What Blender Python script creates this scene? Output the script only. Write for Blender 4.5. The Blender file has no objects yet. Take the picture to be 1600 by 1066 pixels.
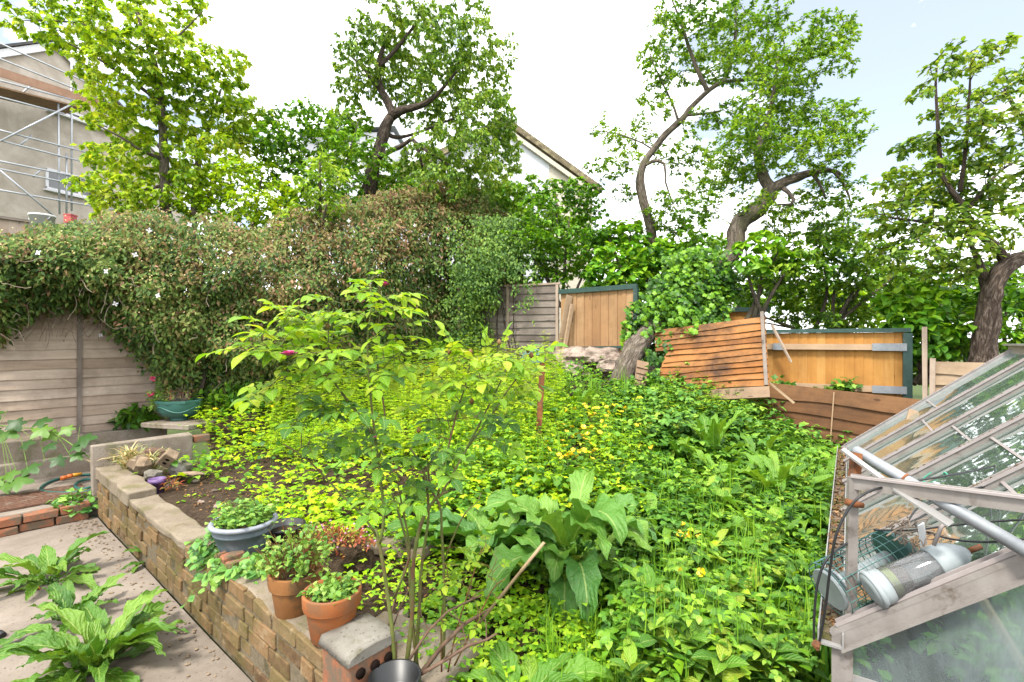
import bpy, bmesh, math, random
import numpy as np
from mathutils import Vector, Matrix, noise

random.seed(11)
RNG = np.random.default_rng(11)
C = bpy.context.scene.collection
F, CX, CY, CAMZ = 780.0, 800.0, 533.0, 1.6
R = math.radians


def P(px, py, d):
    """a point of the garden seen at photo pixel (px, py), d metres in front of the viewer"""
    return Vector(((px - CX) / F * d, d, CAMZ - (py - CY) / F * d))


# garden frame: s runs along the brick wall towards the viewer, t runs up the garden
W0 = Vector((-3.78, 4.54, 0))
U = Vector((.757, -.653, 0)).normalized()
N = Vector((.653, .757, 0)).normalized()
Z = Vector((0, 0, 1))


def XY(s, t, z=0.0):
    return W0 + U * s + N * t + Z * z


def ST(x, y):
    v = Vector((x, y, 0)) - W0
    return v.dot(U), v.dot(N)


def sm(a, b, x):
    k = max(0.0, min(1.0, (x - a) / (b - a)))
    return k * k * (3 - 2 * k)


def hgt(x, y):
    s, t = ST(x, y)
    a = .35 + .76 * sm(0.6, 6.2, t) + .30 * sm(.1, -.6, s) * sm(.6, 1.0, t)
    b = .05 + .2 * sm(1.0, 6.0, t)
    k = sm(2.0, 5.2, s)
    h = a * (1 - k) + b * k
    return h + .03 * noise.noise(Vector((x * 1.7, y * 1.7, 3)))


def ground_at(px, py, lift=0.0):
    """the point where the sight line through a photo pixel meets the bed"""
    d = 1.2
    while d < 14:
        p = P(px, py, d)
        if p.z <= hgt(p.x, p.y) + lift:
            return Vector((p.x, p.y, hgt(p.x, p.y)))
        d += .02
    p = P(px, py, 9)
    return Vector((p.x, p.y, hgt(p.x, p.y)))


# ------------------------------------------------------------------ objects
WL = {}


def tag(o, label=None, cat=None, group=None, kind=None):
    if label: o['label'] = label
    if cat: o['category'] = cat
    if group: o['group'] = group
    if kind: o['kind'] = kind
    return o


def thing(name, loc, label, cat, group=None):
    o = bpy.data.objects.new(name, None)
    o.empty_display_size = .1
    C.objects.link(o)
    o.location = loc
    WL[o.name] = Vector(loc)
    return tag(o, label, cat, group)


def link(name, me, mat, parent=None, origin=None, mods=()):
    o = bpy.data.objects.new(name, me)
    C.objects.link(o)
    if parent is not None:
        o.parent = parent
        WL[o.name] = WL[parent.name].copy()
    else:
        o.location = origin
        WL[o.name] = Vector(origin)
    if mat is not None:
        for m in (mat if isinstance(mat, (list, tuple)) else [mat]):
            me.materials.append(m)
    for kind, kw in mods:
        m = o.modifiers.new(kind.lower(), kind)
        for k, v in kw.items():
            setattr(m, k, v)
    return o


BEVEL = lambda w, n=1: ('BEVEL', dict(width=w, segments=n, limit_method='ANGLE', angle_limit=.6))


class MB:
    def __init__(self):
        self.v, self.f, self.uv, self.sm = [], [], [], []

    def quad(self, idx, uv=None, smooth=False):
        self.f.append(tuple(idx)); self.uv.append(uv or [(0, 0)] * len(idx)); self.sm.append(smooth)

    def box(self, c, ax, ay, az, jit=0.0):
        """box with centre c and half-axis vectors"""
        b = len(self.v)
        c = Vector(c)
        for sx in (-1, 1):
            for sy in (-1, 1):
                for sz in (-1, 1):
                    p = c + ax * sx + ay * sy + az * sz
                    if jit: p = p + Vector((random.uniform(-jit, jit), random.uniform(-jit, jit), random.uniform(-jit, jit)))
                    self.v.append(p)
        L = [ax.length, ay.length, az.length]
        fs = [((0, 1, 3, 2), 1, 2), ((4, 6, 7, 5), 1, 2), ((0, 4, 5, 1), 0, 2), ((2, 3, 7, 6), 0, 2), ((0, 2, 6, 4), 0, 1), ((1, 5, 7, 3), 0, 1)]
        o = random.uniform(0, 50), random.uniform(0, 50)
        for q, a, bb in fs:
            uv = []
            for i in q:
                sg = ((i >> 2) & 1, (i >> 1) & 1, i & 1)
                ua, vb = sg[a] * 2 * L[a], sg[bb] * 2 * L[bb]
                if L[bb] > L[a]: ua, vb = vb, ua
                uv.append((ua + o[0], vb + o[1]))
            self.quad([b + i for i in q], uv)
        return self

    def beam(self, p0, p1, w, h, up=Z, jit=0.0):
        p0, p1 = Vector(p0), Vector(p1)
        d = p1 - p0
        x = d.normalized()
        y = up.cross(x)
        if y.length < 1e-4: y = Vector((0, 1, 0)).cross(x)
        y.normalize()
        zz = x.cross(y).normalized()
        return self.box((p0 + p1) / 2, d / 2, y * (w / 2), zz * (h / 2), jit)

    def tube(self, pts, rad, n=6, cap=True, smooth=True, rough=0.0):
        pts = [Vector(p) for p in pts]
        if not isinstance(rad, (list, tuple)): rad = [rad] * len(pts)
        b = len(self.v)
        prev = None
        ln = 0.0
        lens = []
        for i, p in enumerate(pts):
            if i: ln += (p - pts[i - 1]).length
            lens.append(ln)
            t = (pts[min(i + 1, len(pts) - 1)] - pts[max(i - 1, 0)])
            t = t.normalized() if t.length > 1e-9 else Vector((0, 0, 1))
            if prev is None:
                a = Vector((1, 0, 0)) if abs(t.x) < .8 else Vector((0, 1, 0))
                x = (a - t * a.dot(t)).normalized()
            else:
                x = prev - t * prev.dot(t)
                x = x.normalized() if x.length > 1e-6 else t.orthogonal().normalized()
            prev = x
            y = t.cross(x)
            for k in range(n):
                an = 2 * math.pi * k / n
                r = rad[i]
                if rough:
                    q = p * 7 + Vector((math.cos(an), math.sin(an), 0)) * 1.3
                    r *= 1 + rough * (noise.noise(q) + .7 * noise.noise(Vector((q.x * 2.6, q.y * 2.6, q.z * .9))))
                self.v.append(p + x * (math.cos(an) * r) + y * (math.sin(an) * r))
        for i in range(len(pts) - 1):
            for k in range(n):
                k2 = (k + 1) % n
                self.quad((b + i * n + k, b + i * n + k2, b + (i + 1) * n + k2, b + (i + 1) * n + k),
                          [(lens[i], k / n), (lens[i], (k + 1) / n), (lens[i + 1], (k + 1) / n), (lens[i + 1], k / n)], smooth)
        if cap:
            self.quad([b + k for k in reversed(range(n))]); e = b + (len(pts) - 1) * n
            self.quad([e + k for k in range(n)])
        return self

    def lathe(self, prof, c, n=28, axis=Z, sx=1.0, sy=1.0, smooth=True, close=True):
        """prof = [(r, h)...] turned about axis through c"""
        c = Vector(c); axis = axis.normalized()
        x = axis.orthogonal().normalized() if abs(axis.z) < .99 else Vector((1, 0, 0))
        y = axis.cross(x)
        b = len(self.v)
        for r, h in prof:
            for k in range(n):
                an = 2 * math.pi * k / n
                self.v.append(c + axis * h + x * (math.cos(an) * r * sx) + y * (math.sin(an) * r * sy))
        for i in range(len(prof) - 1):
            for k in range(n):
                k2 = (k + 1) % n
                self.quad((b + i * n + k, b + i * n + k2, b + (i + 1) * n + k2, b + (i + 1) * n + k),
                          [(k / n, i), ((k + 1) / n, i), ((k + 1) / n, i + 1), (k / n, i + 1)], smooth)
        if close:
            self.quad([b + k for k in reversed(range(n))])
            e = b + (len(prof) - 1) * n
            self.quad([e + k for k in range(n)])
        return self

    def rock(self, c, r, sq=(1, 1, .7), seed=0, sub=2, amp=.25):
        bm = bmesh.new()
        bmesh.ops.create_icosphere(bm, subdivisions=sub, radius=1)
        b = len(self.v)
        bm.verts.ensure_lookup_table()
        for v in bm.verts:
            k = 1 + amp * noise.noise(v.co * 1.4 + Vector((seed * 7.1, seed * 3.3, 0))) + amp * .4 * noise.noise(v.co * 4 + Vector((seed, 0, 0)))
            self.v.append(Vector(c) + Vector((v.co.x * sq[0], v.co.y * sq[1], v.co.z * sq[2])) * (r * k))
        for f in bm.faces: self.quad([b + v.index for v in f.verts], None, False)
        bm.free()
        return self

    def mesh(self, name, org):
        me = bpy.data.meshes.new(name)
        o = Vector(org)
        me.from_pydata([tuple(p - o) for p in self.v], [], self.f)
        uvl = me.uv_layers.new(name='UVMap')
        flat = [c for f in self.uv for q in f for c in q]
        uvl.data.foreach_set('uv', flat)
        me.polygons.foreach_set('use_smooth', self.sm)
        me.update()
        return me

    def build(self, name, mat, parent=None, origin=None, mods=()):
        if parent is not None: org = WL[parent.name]
        else:
            if origin is None:
                lo = min(p.z for p in self.v)
                n = len(self.v)
                origin = (sum(p.x for p in self.v) / n, sum(p.y for p in self.v) / n, lo)
            org = origin
        return link(name, self.mesh(name, org), mat, parent, origin, mods)


# ------------------------------------------------------------------ leaves
TPL = {
    'dia': ([(0, 0, 0), (.42, .5, .10), (1, 0, -.08), (.42, -.5, .10)], [(0, 2, 1), (0, 3, 2)]),
    'oval': ([(0, 0, 0), (.28, .45, .07), (.68, .38, .03), (1, 0, -.16), (.68, -.38, .03), (.28, -.45, .07), (.3, 0, .02), (.68, 0, -.04)],
             [(0, 6, 1), (6, 7, 2, 1), (7, 3, 2), (0, 5, 6), (5, 4, 7, 6), (4, 3, 7)]),
}


def _rich():
    """a leaf with a bent blade, midrib and rounded margin, 6 x 4 faces"""
    xs = [0, .12, .3, .5, .7, .87, 1]
    ws = [.02, .26, .45, .5, .4, .21, .01]
    v, f = [], []
    for x, w in zip(xs, ws):
        dz = .10 * math.sin(x * 2.4) - .22 * x * x
        for q in (-1, -.5, 0, .5, 1):
            v.append((x, w * q, dz + .09 * abs(q) * (1 if abs(q) < .8 else .75) * (w / .5)))
    for i in range(6):
        for k in range(4):
            a = i * 5 + k
            f.append((a, a + 5, a + 6, a + 1))
    return v, f


TPL['rich'] = _rich()


def _lobed(nl, depth, droop=.12):
    v = [(.32, 0, .05)]
    n = nl * 4
    for k in range(n):
        an = math.pi + 2 * math.pi * (k + .0) / n
        q = (math.cos((k / n) * nl * 2 * math.pi + math.pi) * .5 + .5)
        r = .5 * (1 - depth * (1 - q)) * (1.15 if math.cos(an) > 0 else .85)
        if k == 0: r = .2
        v.append((.38 + r * math.cos(an) * 1.15, r * math.sin(an) * 1.1, -droop * (r / .5) ** 2))
    f = [(0, 1 + k, 1 + (k + 1) % n) for k in range(n)]
    return v, f


TPL['lobed'] = _lobed(5, .42)
TPL['ivy'] = _lobed(5, .3)
TPL['round'] = _lobed(1, .0, .08)
TPL['blade'] = ([(0, .5, 0), (0, -.5, 0), (.4, .42, .10), (.4, -.42, .10), (.75, .28, .02), (.75, -.28, .02), (1, 0, -.16)],
                [(0, 1, 3, 2), (2, 3, 5, 4), (4, 5, 6)])


class Leaves:
    def __init__(self): self.p, self.d, self.n, self.L, self.W = [], [], [], [], []

    def add(self, p, d, n, L, W):
        self.p.append(tuple(p)); self.d.append(tuple(d)); self.n.append(tuple(n)); self.L.append(L); self.W.append(W)

    def add_arrays(self, p, d, n, L, W):
        self.p.extend(map(tuple, p)); self.d.extend(map(tuple, d)); self.n.extend(map(tuple, n)); self.L.extend(L); self.W.extend(W)

    def build(self, name, mat, parent=None, tpl='dia', origin=None, smooth=False):
        tv, tf = TPL[tpl]
        tv = np.array(tv, float)
        p = np.array(self.p, float).reshape(-1, 3); d = np.array(self.d, float).reshape(-1, 3); n = np.array(self.n, float).reshape(-1, 3)
        L = np.array(self.L, float); W = np.array(self.W, float)
        d /= np.linalg.norm(d, axis=1, keepdims=True) + 1e-9
        n = n - d * (n * d).sum(1, keepdims=True)
        bad = np.linalg.norm(n, axis=1) < 1e-3
        n[bad] = np.cross(d[bad], (1., .3, .2))
        n /= np.linalg.norm(n, axis=1, keepdims=True) + 1e-9
        sd = np.cross(n, d)
        org = np.array(WL[parent.name] if parent is not None else origin, float)
        m, k = len(L), len(tv)
        V = (p[:, None, :] - org + d[:, None, :] * (tv[None, :, 0:1] * L[:, None, None]) + sd[:, None, :] * (tv[None, :, 1:2] * W[:, None, None])
             + n[:, None, :] * (tv[None, :, 2:3] * L[:, None, None]))
        lv = np.array([i for q in tf for i in q]); ls = np.array([len(q) for q in tf])
        loops = (lv[None, :] + (np.arange(m) * k)[:, None]).ravel()
        tot = np.tile(ls, m)
        start = np.concatenate(([0], np.cumsum(tot)[:-1]))
        me = bpy.data.meshes.new(name)
        me.vertices.add(m * k); me.vertices.foreach_set('co', V.astype(np.float32).ravel())
        me.loops.add(len(loops)); me.loops.foreach_set('vertex_index', loops.astype(np.int32))
        me.polygons.add(len(tot)); me.polygons.foreach_set('loop_start', start.astype(np.int32))
        uv = me.uv_layers.new(name='UVMap')
        u2 = np.stack([tv[lv, 0], tv[lv, 1]], 1)
        uv.data.foreach_set('uv', np.tile(u2, (m, 1)).astype(np.float32).ravel())
        me.update(calc_edges=True)
        if smooth: me.polygons.foreach_set('use_smooth', [True] * len(tot))
        me.validate()
        return link(name, me, mat, parent, origin)


def rv(sc=1.0):
    while True:
        v = Vector((random.uniform(-1, 1), random.uniform(-1, 1), random.uniform(-1, 1)))
        if .05 < v.length < 1: return v * sc


# ------------------------------------------------------------------ materials
def S(c):
    """sRGB 0-255 to linear rgba"""
    o = []
    for v in c:
        v /= 255
        o.append(v / 12.92 if v <= .04045 else ((v + .055) / 1.055) ** 2.4)
    return (*o, 1)


class NT:
    def __init__(self, name):
        self.m = bpy.data.materials.new(name); self.m.use_nodes = True
        self.t = self.m.node_tree; self.t.nodes.clear()
        self.out = self.t.nodes.new('ShaderNodeOutputMaterial')

    def n(self, typ, **kw):
        o = self.t.nodes.new(typ)
        for k, v in kw.items():
            if k.startswith('i_'):
                key = k[2:]
                o.inputs[int(key) if key.isdigit() else key.replace('_', ' ')].default_value = v
            else: setattr(o, k, v)
        return o

    def l(self, a, b): self.t.links.new(a, b)

    def ramp(self, fac, stops, interp='LINEAR'):
        r = self.n('ShaderNodeValToRGB'); r.color_ramp.interpolation = interp
        e = r.color_ramp.elements
        while len(e) < len(stops): e.new(.5)
        for q, (pos, col) in zip(e, stops): q.position = pos; q.color = col
        self.l(fac, r.inputs[0])
        return r.outputs[0]

    def noise(self, vec, scale, detail=4, rough=.6, dist=0.0):
        q = self.n('ShaderNodeTexNoise', i_Scale=scale, i_Detail=detail, i_Roughness=rough, i_Distortion=dist)
        if vec is not None: self.l(vec, q.inputs['Vector'])
        return q.outputs[0]

    def coord(self, kind='Object', scale=None):
        c = self.n('ShaderNodeTexCoord').outputs[kind]
        if scale:
            m = self.n('ShaderNodeMapping'); m.inputs['Scale'].default_value = scale
            self.l(c, m.inputs[0]); c = m.outputs[0]
        return c

    def pos(self): return self.n('ShaderNodeNewGeometry').outputs['Position']

    def mix(self, fac, a, b, mode='MIX'):
        q = self.n('ShaderNodeMix', data_type='RGBA', blend_type=mode)
        for s, v in ((0, fac), (6, a), (7, b)):
            if hasattr(v, 'links'): self.l(v, q.inputs[s])
            else: q.inputs[s].default_value = v
        return q.outputs[2]

    def math(self, op, a, b=0.0):
        q = self.n('ShaderNodeMath', operation=op)
        for s, v in ((0, a), (1, b)):
            if hasattr(v, 'links'): self.l(v, q.inputs[s])
            else: q.inputs[s].default_value = v
        return q.outputs[0]

    def bump(self, h, strength=.3, dist=.01):
        b = self.n('ShaderNodeBump', i_Strength=strength, i_Distance=dist); self.l(h, b.inputs['Height'])
        return b.outputs[0]

    def bsdf(self, col, rough=.7, metal=0.0, spec=.3, normal=None):
        b = self.n('ShaderNodeBsdfPrincipled', i_Roughness=rough if not hasattr(rough, 'links') else .5, i_Metallic=metal)
        b.inputs['Specular IOR Level'].default_value = spec
        if hasattr(rough, 'links'): self.l(rough, b.inputs['Roughness'])
        if hasattr(col, 'links'): self.l(col, b.inputs['Base Color'])
        else: b.inputs['Base Color'].default_value = col
        if normal is not None: self.l(normal, b.inputs['Normal'])
        return b.outputs[0]

    def done(self, sh):
        self.l(sh, self.out.inputs[0]); return self.m


DIM = .68   # overall exposure balance of the non-leaf surfaces


def dm(c): return tuple(v * DIM for v in c)


LEAF = (1.42, 1.28, 1.1)


def leaf_mat(name, cols, trans=.38, rough=.45, spec=.35, patch=(1.2, .45), veins=False, spots=0.0, tint=(1.25, 1.15, .6)):
    """per-leaf colour from a ramp; large soft patches shift between the plant's own greens"""
    t = NT(name)
    g = t.n('ShaderNodeNewGeometry')
    rnd = g.outputs['Random Per Island']
    pn = t.noise(g.outputs['Position'], patch[0], 2, .5)
    k = t.math('MULTIPLY', t.math('SUBTRACT', pn, .5), patch[1] * 2.6)
    fac = t.math('ADD', t.math('ADD', t.math('MULTIPLY', t.math('SUBTRACT', rnd, .5), .9), .5), k)
    n = len(cols)
    cols = [(min(.8, c[0] * LEAF[0]), min(.8, c[1] * LEAF[1]), c[2] * LEAF[2]) for c in cols]
    col = t.ramp(fac, [(i / (n - 1), (*c, 1)) for i, c in enumerate(cols)])
    nrm = None
    if veins:
        uv = t.n('ShaderNodeTexCoord').outputs['UV']
        sep = t.n('ShaderNodeSeparateXYZ'); t.l(uv, sep.inputs[0])
        av = t.math('ABSOLUTE', sep.outputs[1])
        mid = t.math('LESS_THAN', av, .028)
        w = t.math('SINE', t.math('MULTIPLY', t.math('SUBTRACT', sep.outputs[0], t.math('MULTIPLY', av, .7)), 46.0))
        side = t.math('MULTIPLY', t.math('GREATER_THAN', w, .9), .14)
        vein = t.math('MAXIMUM', t.math('MULTIPLY', mid, .75), side)
        pale = t.mix(.55, col, (.42, .50, .16, 1))
        mott = t.noise(g.outputs['Position'], 45, 3, .6)
        col = t.mix(t.math('MULTIPLY', t.math('SUBTRACT', mott, .3), .5), col, t.mix(.5, col, (.02, .05, .008, 1)))
        col = t.mix(vein, col, pale)
        if spots:
            sp = t.ramp(t.noise(g.outputs['Position'], 14, 5, .75), [(.60, (0, 0, 0, 1)), (.69, (1, 1, 1, 1))])
            col = t.mix(t.math('MULTIPLY', sp, spots), col, (.16, .085, .02, 1))
        nrm = t.bump(t.math('ADD', t.math('SUBTRACT', t.math('MULTIPLY', w, .16), t.math('MULTIPLY', mid, .8)), t.math('MULTIPLY', t.noise(g.outputs['Position'], 70, 4, .6), 1.1)), .7, .012)
    b = t.bsdf(col, rough, 0, spec, nrm)
    tr = t.n('ShaderNodeBsdfTranslucent')
    tc = t.mix(1.0, col, (*tint, 1), 'MULTIPLY')
    t.l(tc, tr.inputs[0])
    m = t.n('ShaderNodeMixShader', i_0=trans)
    t.l(b, m.inputs[1]); t.l(tr.outputs[0], m.inputs[2])
    return t.done(m.outputs[0])


def wood_mat(name, cols, stain=(.05, .04, .03), amt=.5, rough=.75, grain=1.0):
    t = NT(name); cols = [dm(c) for c in cols]; stain = dm(stain)
    g = t.n('ShaderNodeNewGeometry')
    uv = t.coord('UV', (1.2, 22 * grain, 1))
    a = t.noise(uv, 2.0, 5, .65, .6)
    knots = t.n('ShaderNodeTexVoronoi', i_Scale=1.0)
    t.l(t.coord('UV', (2.2, 7, 1)), knots.inputs['Vector'])
    kn = t.math('LESS_THAN', knots.outputs['Distance'], .085)
    fac = t.math('ADD', t.math('MULTIPLY', g.outputs['Random Per Island'], .55), t.math('MULTIPLY', t.math('SUBTRACT', a, .25), .9))
    n = len(cols)
    col = t.ramp(fac, [(i / (n - 1), (*c, 1)) for i, c in enumerate(cols)])
    st = t.noise(g.outputs['Position'], 2.6, 5, .7)
    st = t.ramp(st, [(.42, (0, 0, 0, 1)), (.68, (1, 1, 1, 1))])
    col = t.mix(t.math('MULTIPLY', st, amt), col, (*stain, 1))
    col = t.mix(t.math('MULTIPLY', kn, .6), col, (*[c * .35 for c in cols[0]], 1))
    return t.done(t.bsdf(col, rough, 0, .2, t.bump(a, .5, .004)))


def plain_mat(name, c1, c2, scale=12, rough=.6, spec=.3, metal=0.0, bump=.15, dist=.004, detail=5, third=None, tscale=3.0, tr=(.5, .62)):
    t = NT(name)
    c1, c2 = dm(c1), dm(c2); third = dm(third) if third else None
    p = t.pos()
    a = t.noise(p, scale, detail, .65)
    col = t.ramp(a, [(.3, (*c1, 1)), (.7, (*c2, 1))])
    if third:
        k = t.ramp(t.noise(p, tscale, 6, .7), [(tr[0], (0, 0, 0, 1)), (tr[1], (1, 1, 1, 1))])
        col = t.mix(k, col, (*third, 1))
    return t.done(t.bsdf(col, rough, metal, spec, t.bump(a, bump, dist) if bump else None))


def bark_mat(name, c1, c2, moss=None):
    t = NT(name); c1, c2 = dm(c1), dm(c2); moss = dm(moss) if moss else None
    uv = t.coord('UV', (3.0, 9.0, 1))
    a = t.noise(uv, 3.0, 6, .7, .8)
    p = t.pos()
    col = t.ramp(a, [(.38, (*[v * .55 for v in c1], 1)), (.50, (*c1, 1)), (.62, (*c2, 1))])
    if moss:
        k = t.ramp(t.noise(p, 5, 4, .6), [(.5, (0, 0, 0, 1)), (.7, (1, 1, 1, 1))])
        col = t.mix(t.math('MULTIPLY', k, .7), col, (*moss, 1))
    return t.done(t.bsdf(col, .85, 0, .15, t.bump(a, 1.0, .035)))
# ------------------------------------------------------------------ camera, sky, sun
sc = bpy.context.scene
cam = bpy.data.cameras.new('camera'); cam.lens = 36 * F / 1600; cam.sensor_width = 36; cam.clip_end = 2000; cam.clip_start = .05
co = bpy.data.objects.new('camera', cam); C.objects.link(co)
co.location = (0, 0, CAMZ); co.rotation_euler = (R(90), 0, 0)
sc.camera = co
sc.view_settings.view_transform = 'Standard'; sc.view_settings.look = 'None'; sc.view_settings.gamma = 1
sc.view_settings.exposure = 1.82
sc.render.engine = 'CYCLES'
cy = sc.cycles
cy.max_bounces = 7; cy.diffuse_bounces = 4; cy.glossy_bounces = 3; cy.transmission_bounces = 6; cy.transparent_max_bounces = 24
cy.caustics_reflective = False; cy.caustics_refractive = False
cy.use_denoising = True

SUN_EL, SUN_AZ = R(58), R(205)      # azimuth clockwise from +Y: high, from behind the viewer's left shoulder
sd = Vector((math.sin(SUN_AZ) * math.cos(SUN_EL), math.cos(SUN_AZ) * math.cos(SUN_EL), math.sin(SUN_EL)))
sun = bpy.data.lights.new('sun', 'SUN'); sun.energy = 2.0; sun.angle = R(10); sun.color = (1, .95, .86)
so = bpy.data.objects.new('sun', sun); C.objects.link(so)
so.rotation_euler = (-sd).to_track_quat('-Z', 'Y').to_euler()

w = bpy.data.worlds.new('World'); sc.world = w; w.use_nodes = True
wt = w.node_tree; wt.nodes.clear()
wn = wt.nodes.new; wl = wt.links.new
sky = wn('ShaderNodeTexSky'); sky.sky_type = 'NISHITA'; sky.sun_disc = False; sky.sun_elevation = SUN_EL; sky.sun_rotation = SUN_AZ
tc = wn('ShaderNodeTexCoord')
sep = wn('ShaderNodeSeparateXYZ'); wl(tc.outputs['Generated'], sep.inputs[0])
mp = wn('ShaderNodeMapping'); mp.inputs['Scale'].default_value = (1.0, 1.0, 2.2); mp.inputs['Location'].default_value = (3.1, .4, 1.2)
wl(tc.outputs['Generated'], mp.inputs[0])
no = wn('ShaderNodeTexNoise'); no.inputs['Scale'].default_value = 4.6; no.inputs['Detail'].default_value = 8; no.inputs['Roughness'].default_value = .58; no.inputs['Distortion'].default_value = .5
wl(mp.outputs[0], no.inputs[0])


def wmath(op, a, b):
    q = wn('ShaderNodeMath'); q.operation = op
    for i_, v in ((0, a), (1, b)):
        if hasattr(v, 'links'): wl(v, q.inputs[i_])
        else: q.inputs[i_].default_value = v
    return q.outputs[0]


# the cloud cover is thinner towards a few parts of the sky
cover = wmath('ADD', wmath('MULTIPLY', wmath('SUBTRACT', no.outputs[0], .5), 3.0), .70)
for (px, py, wid, k) in ((1320, 60, .95, .44), (1470, 50, .955, .28), (1590, 130, .96, .22), (1215, 30, .97, .22), (20, 10, .94, .30)):
    v = Vector((px - CX, F, CY - py)).normalized()
    dt = wn('ShaderNodeVectorMath'); dt.operation = 'DOT_PRODUCT'; wl(tc.outputs['Generated'], dt.inputs[0]); dt.inputs[1].default_value = v
    g_ = wn('ShaderNodeMapRange'); g_.inputs[1].default_value = wid; g_.inputs[2].default_value = 1.0; g_.inputs[3].default_value = 0; g_.inputs[4].default_value = k; g_.interpolation_type = 'SMOOTHSTEP'
    wl(dt.outputs['Value'], g_.inputs[0]); cover = wmath('SUBTRACT', cover, g_.outputs[0])
rp = wn('ShaderNodeValToRGB'); e = rp.color_ramp.elements
e[0].position = .14; e[0].color = (.16, .16, .16, 1); e[1].position = .56; e[1].color = (1, 1, 1, 1)
wl(cover, rp.inputs[0])
cl = wn('ShaderNodeRGB'); cl.outputs[0].default_value = (16.6, 16.8, 17.2, 1)
mx = wn('ShaderNodeMix'); mx.data_type = 'RGBA'
wl(rp.outputs[0], mx.inputs[0]); wl(sky.outputs[0], mx.inputs[6]); wl(cl.outputs[0], mx.inputs[7])
bg = wn('ShaderNodeBackground'); bg.inputs[1].default_value = .06
wl(mx.outputs[2], bg.inputs[0])
wo = wn('ShaderNodeOutputWorld'); wl(bg.outputs[0], wo.inputs[0])

# ------------------------------------------------------------------ surface materials
def concrete_mat(name, c1, c2, dark, moss=None, bump=.5):
    t = NT(name); p = t.pos(); c1, c2, dark = dm(c1), dm(c2), dm(dark); moss = dm(moss) if moss else None
    a = t.noise(p, 3.2, 8, .62)
    col = t.ramp(a, [(.3, (*c1, 1)), (.7, (*c2, 1))])
    k = t.ramp(t.noise(p, 1.1, 6, .7, .6), [(.44, (0, 0, 0, 1)), (.66, (1, 1, 1, 1))])
    col = t.mix(t.math('MULTIPLY', k, .8), col, (*dark, 1))
    sp = t.n('ShaderNodeTexVoronoi', i_Scale=42.0); t.l(p, sp.inputs['Vector'])
    col = t.mix(t.math('MULTIPLY', t.math('LESS_THAN', sp.outputs['Distance'], .2), .45), col, (*[c * .5 for c in dark], 1))
    fine = t.noise(p, 140, 3, .7)
    col = t.mix(t.math('MULTIPLY', t.math('SUBTRACT', fine, .3), .5), col, (*dark, 1))
    if moss:
        m = t.ramp(t.noise(p, 6, 6, .7), [(.52, (0, 0, 0, 1)), (.64, (1, 1, 1, 1))])
        col = t.mix(t.math('MULTIPLY', m, .65), col, (*moss, 1))
    return t.done(t.bsdf(col, .88, 0, .2, t.bump(t.math('ADD', a, t.math('MULTIPLY', fine, .35)), bump, .012)))


M = {}
M['patio'] = concrete_mat('patio_concrete', (.25, .205, .165), (.37, .315, .26), (.15, .12, .095))
M['ledge'] = concrete_mat('old_concrete', (.27, .22, .17), (.42, .37, .31), (.16, .12, .09), (.12, .12, .05))
M['coping'] = concrete_mat('coping_concrete', (.24, .19, .135), (.36, .30, .225), (.14, .11, .075), (.13, .12, .04))
M['lichen'] = concrete_mat('lichen_stone', (.17, .15, .12), (.36, .34, .30), (.08, .065, .05), (.11, .10, .045))

t = NT('old_brick'); p = t.pos(); g = t.n('ShaderNodeNewGeometry')
a = t.noise(p, 22, 6, .7)
fac = t.math('ADD', t.math('MULTIPLY', g.outputs['Random Per Island'], .7), t.math('MULTIPLY', t.math('SUBTRACT', a, .35), .9))
col = t.ramp(fac, [(0, (.06, .033, .017, 1)), (.3, (.115, .074, .036, 1)), (.55, (.155, .108, .054, 1)), (.8, (.16, .092, .043, 1)), (1, (.22, .165, .095, 1))])
mo = t.ramp(t.noise(p, 3.4, 6, .72, .5), [(.46, (0, 0, 0, 1)), (.62, (1, 1, 1, 1))])
col = t.mix(t.math('MULTIPLY', mo, .78), col, (.085, .07, .024, 1))
ef = t.ramp(t.noise(p, 9, 6, .7), [(.56, (0, 0, 0, 1)), (.70, (1, 1, 1, 1))])
col = t.mix(t.math('MULTIPLY', ef, .55), col, (.25, .20, .13, 1))
M['brick'] = t.done(t.bsdf(col, .9, 0, .15, t.bump(a, .8, .01)))
M['redbrick'] = plain_mat('red_brick', (.28, .105, .055), (.38, .16, .085), 30, .85, .15, third=(.17, .125, .085), tscale=9, tr=(.44, .58))
M['mortar'] = plain_mat('old_mortar', (.13, .105, .07), (.22, .18, .12), 30, .95, .1, bump=.7, dist=.01, third=(.075, .065, .03), tscale=5)
M['soil'] = plain_mat('garden_soil', (.035, .024, .015), (.095, .066, .044), 26, .95, .1, bump=1, dist=.03, third=(.15, .10, .065), tscale=30, tr=(.55, .68))
M['earth'] = plain_mat('far_ground', (.05, .08, .02), (.09, .12, .04), 2, .95, .1)
M['grey_wood'] = wood_mat('silvered_wood', [(.31, .225, .16), (.47, .365, .28), (.60, .50, .41)], (.16, .11, .08), .5)
M['grey_wood_dark'] = wood_mat('weathered_wood', [(.13, .105, .085), (.23, .19, .16), (.33, .28, .24)], (.07, .055, .045), .5)
M['brown_wood'] = wood_mat('brown_boards', [(.30, .16, .075), (.42, .24, .115), (.53, .34, .18)], (.17, .10, .05), .35, grain=.7)
M['amber_wood'] = wood_mat('amber_boards', [(.40, .17, .035), (.52, .25, .06), (.62, .35, .11)], (.24, .11, .035), .45, grain=.7)
M['lap_wood'] = wood_mat('worn_lap_boards', [(.12, .05, .018), (.28, .11, .028), (.36, .155, .045), (.33, .18, .085)], (.06, .034, .02), .95)
M['lap_wood_brown'] = wood_mat('brown_lap_boards', [(.11, .05, .022), (.19, .09, .038), (.28, .145, .066)], (.06, .032, .02), .6)
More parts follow.
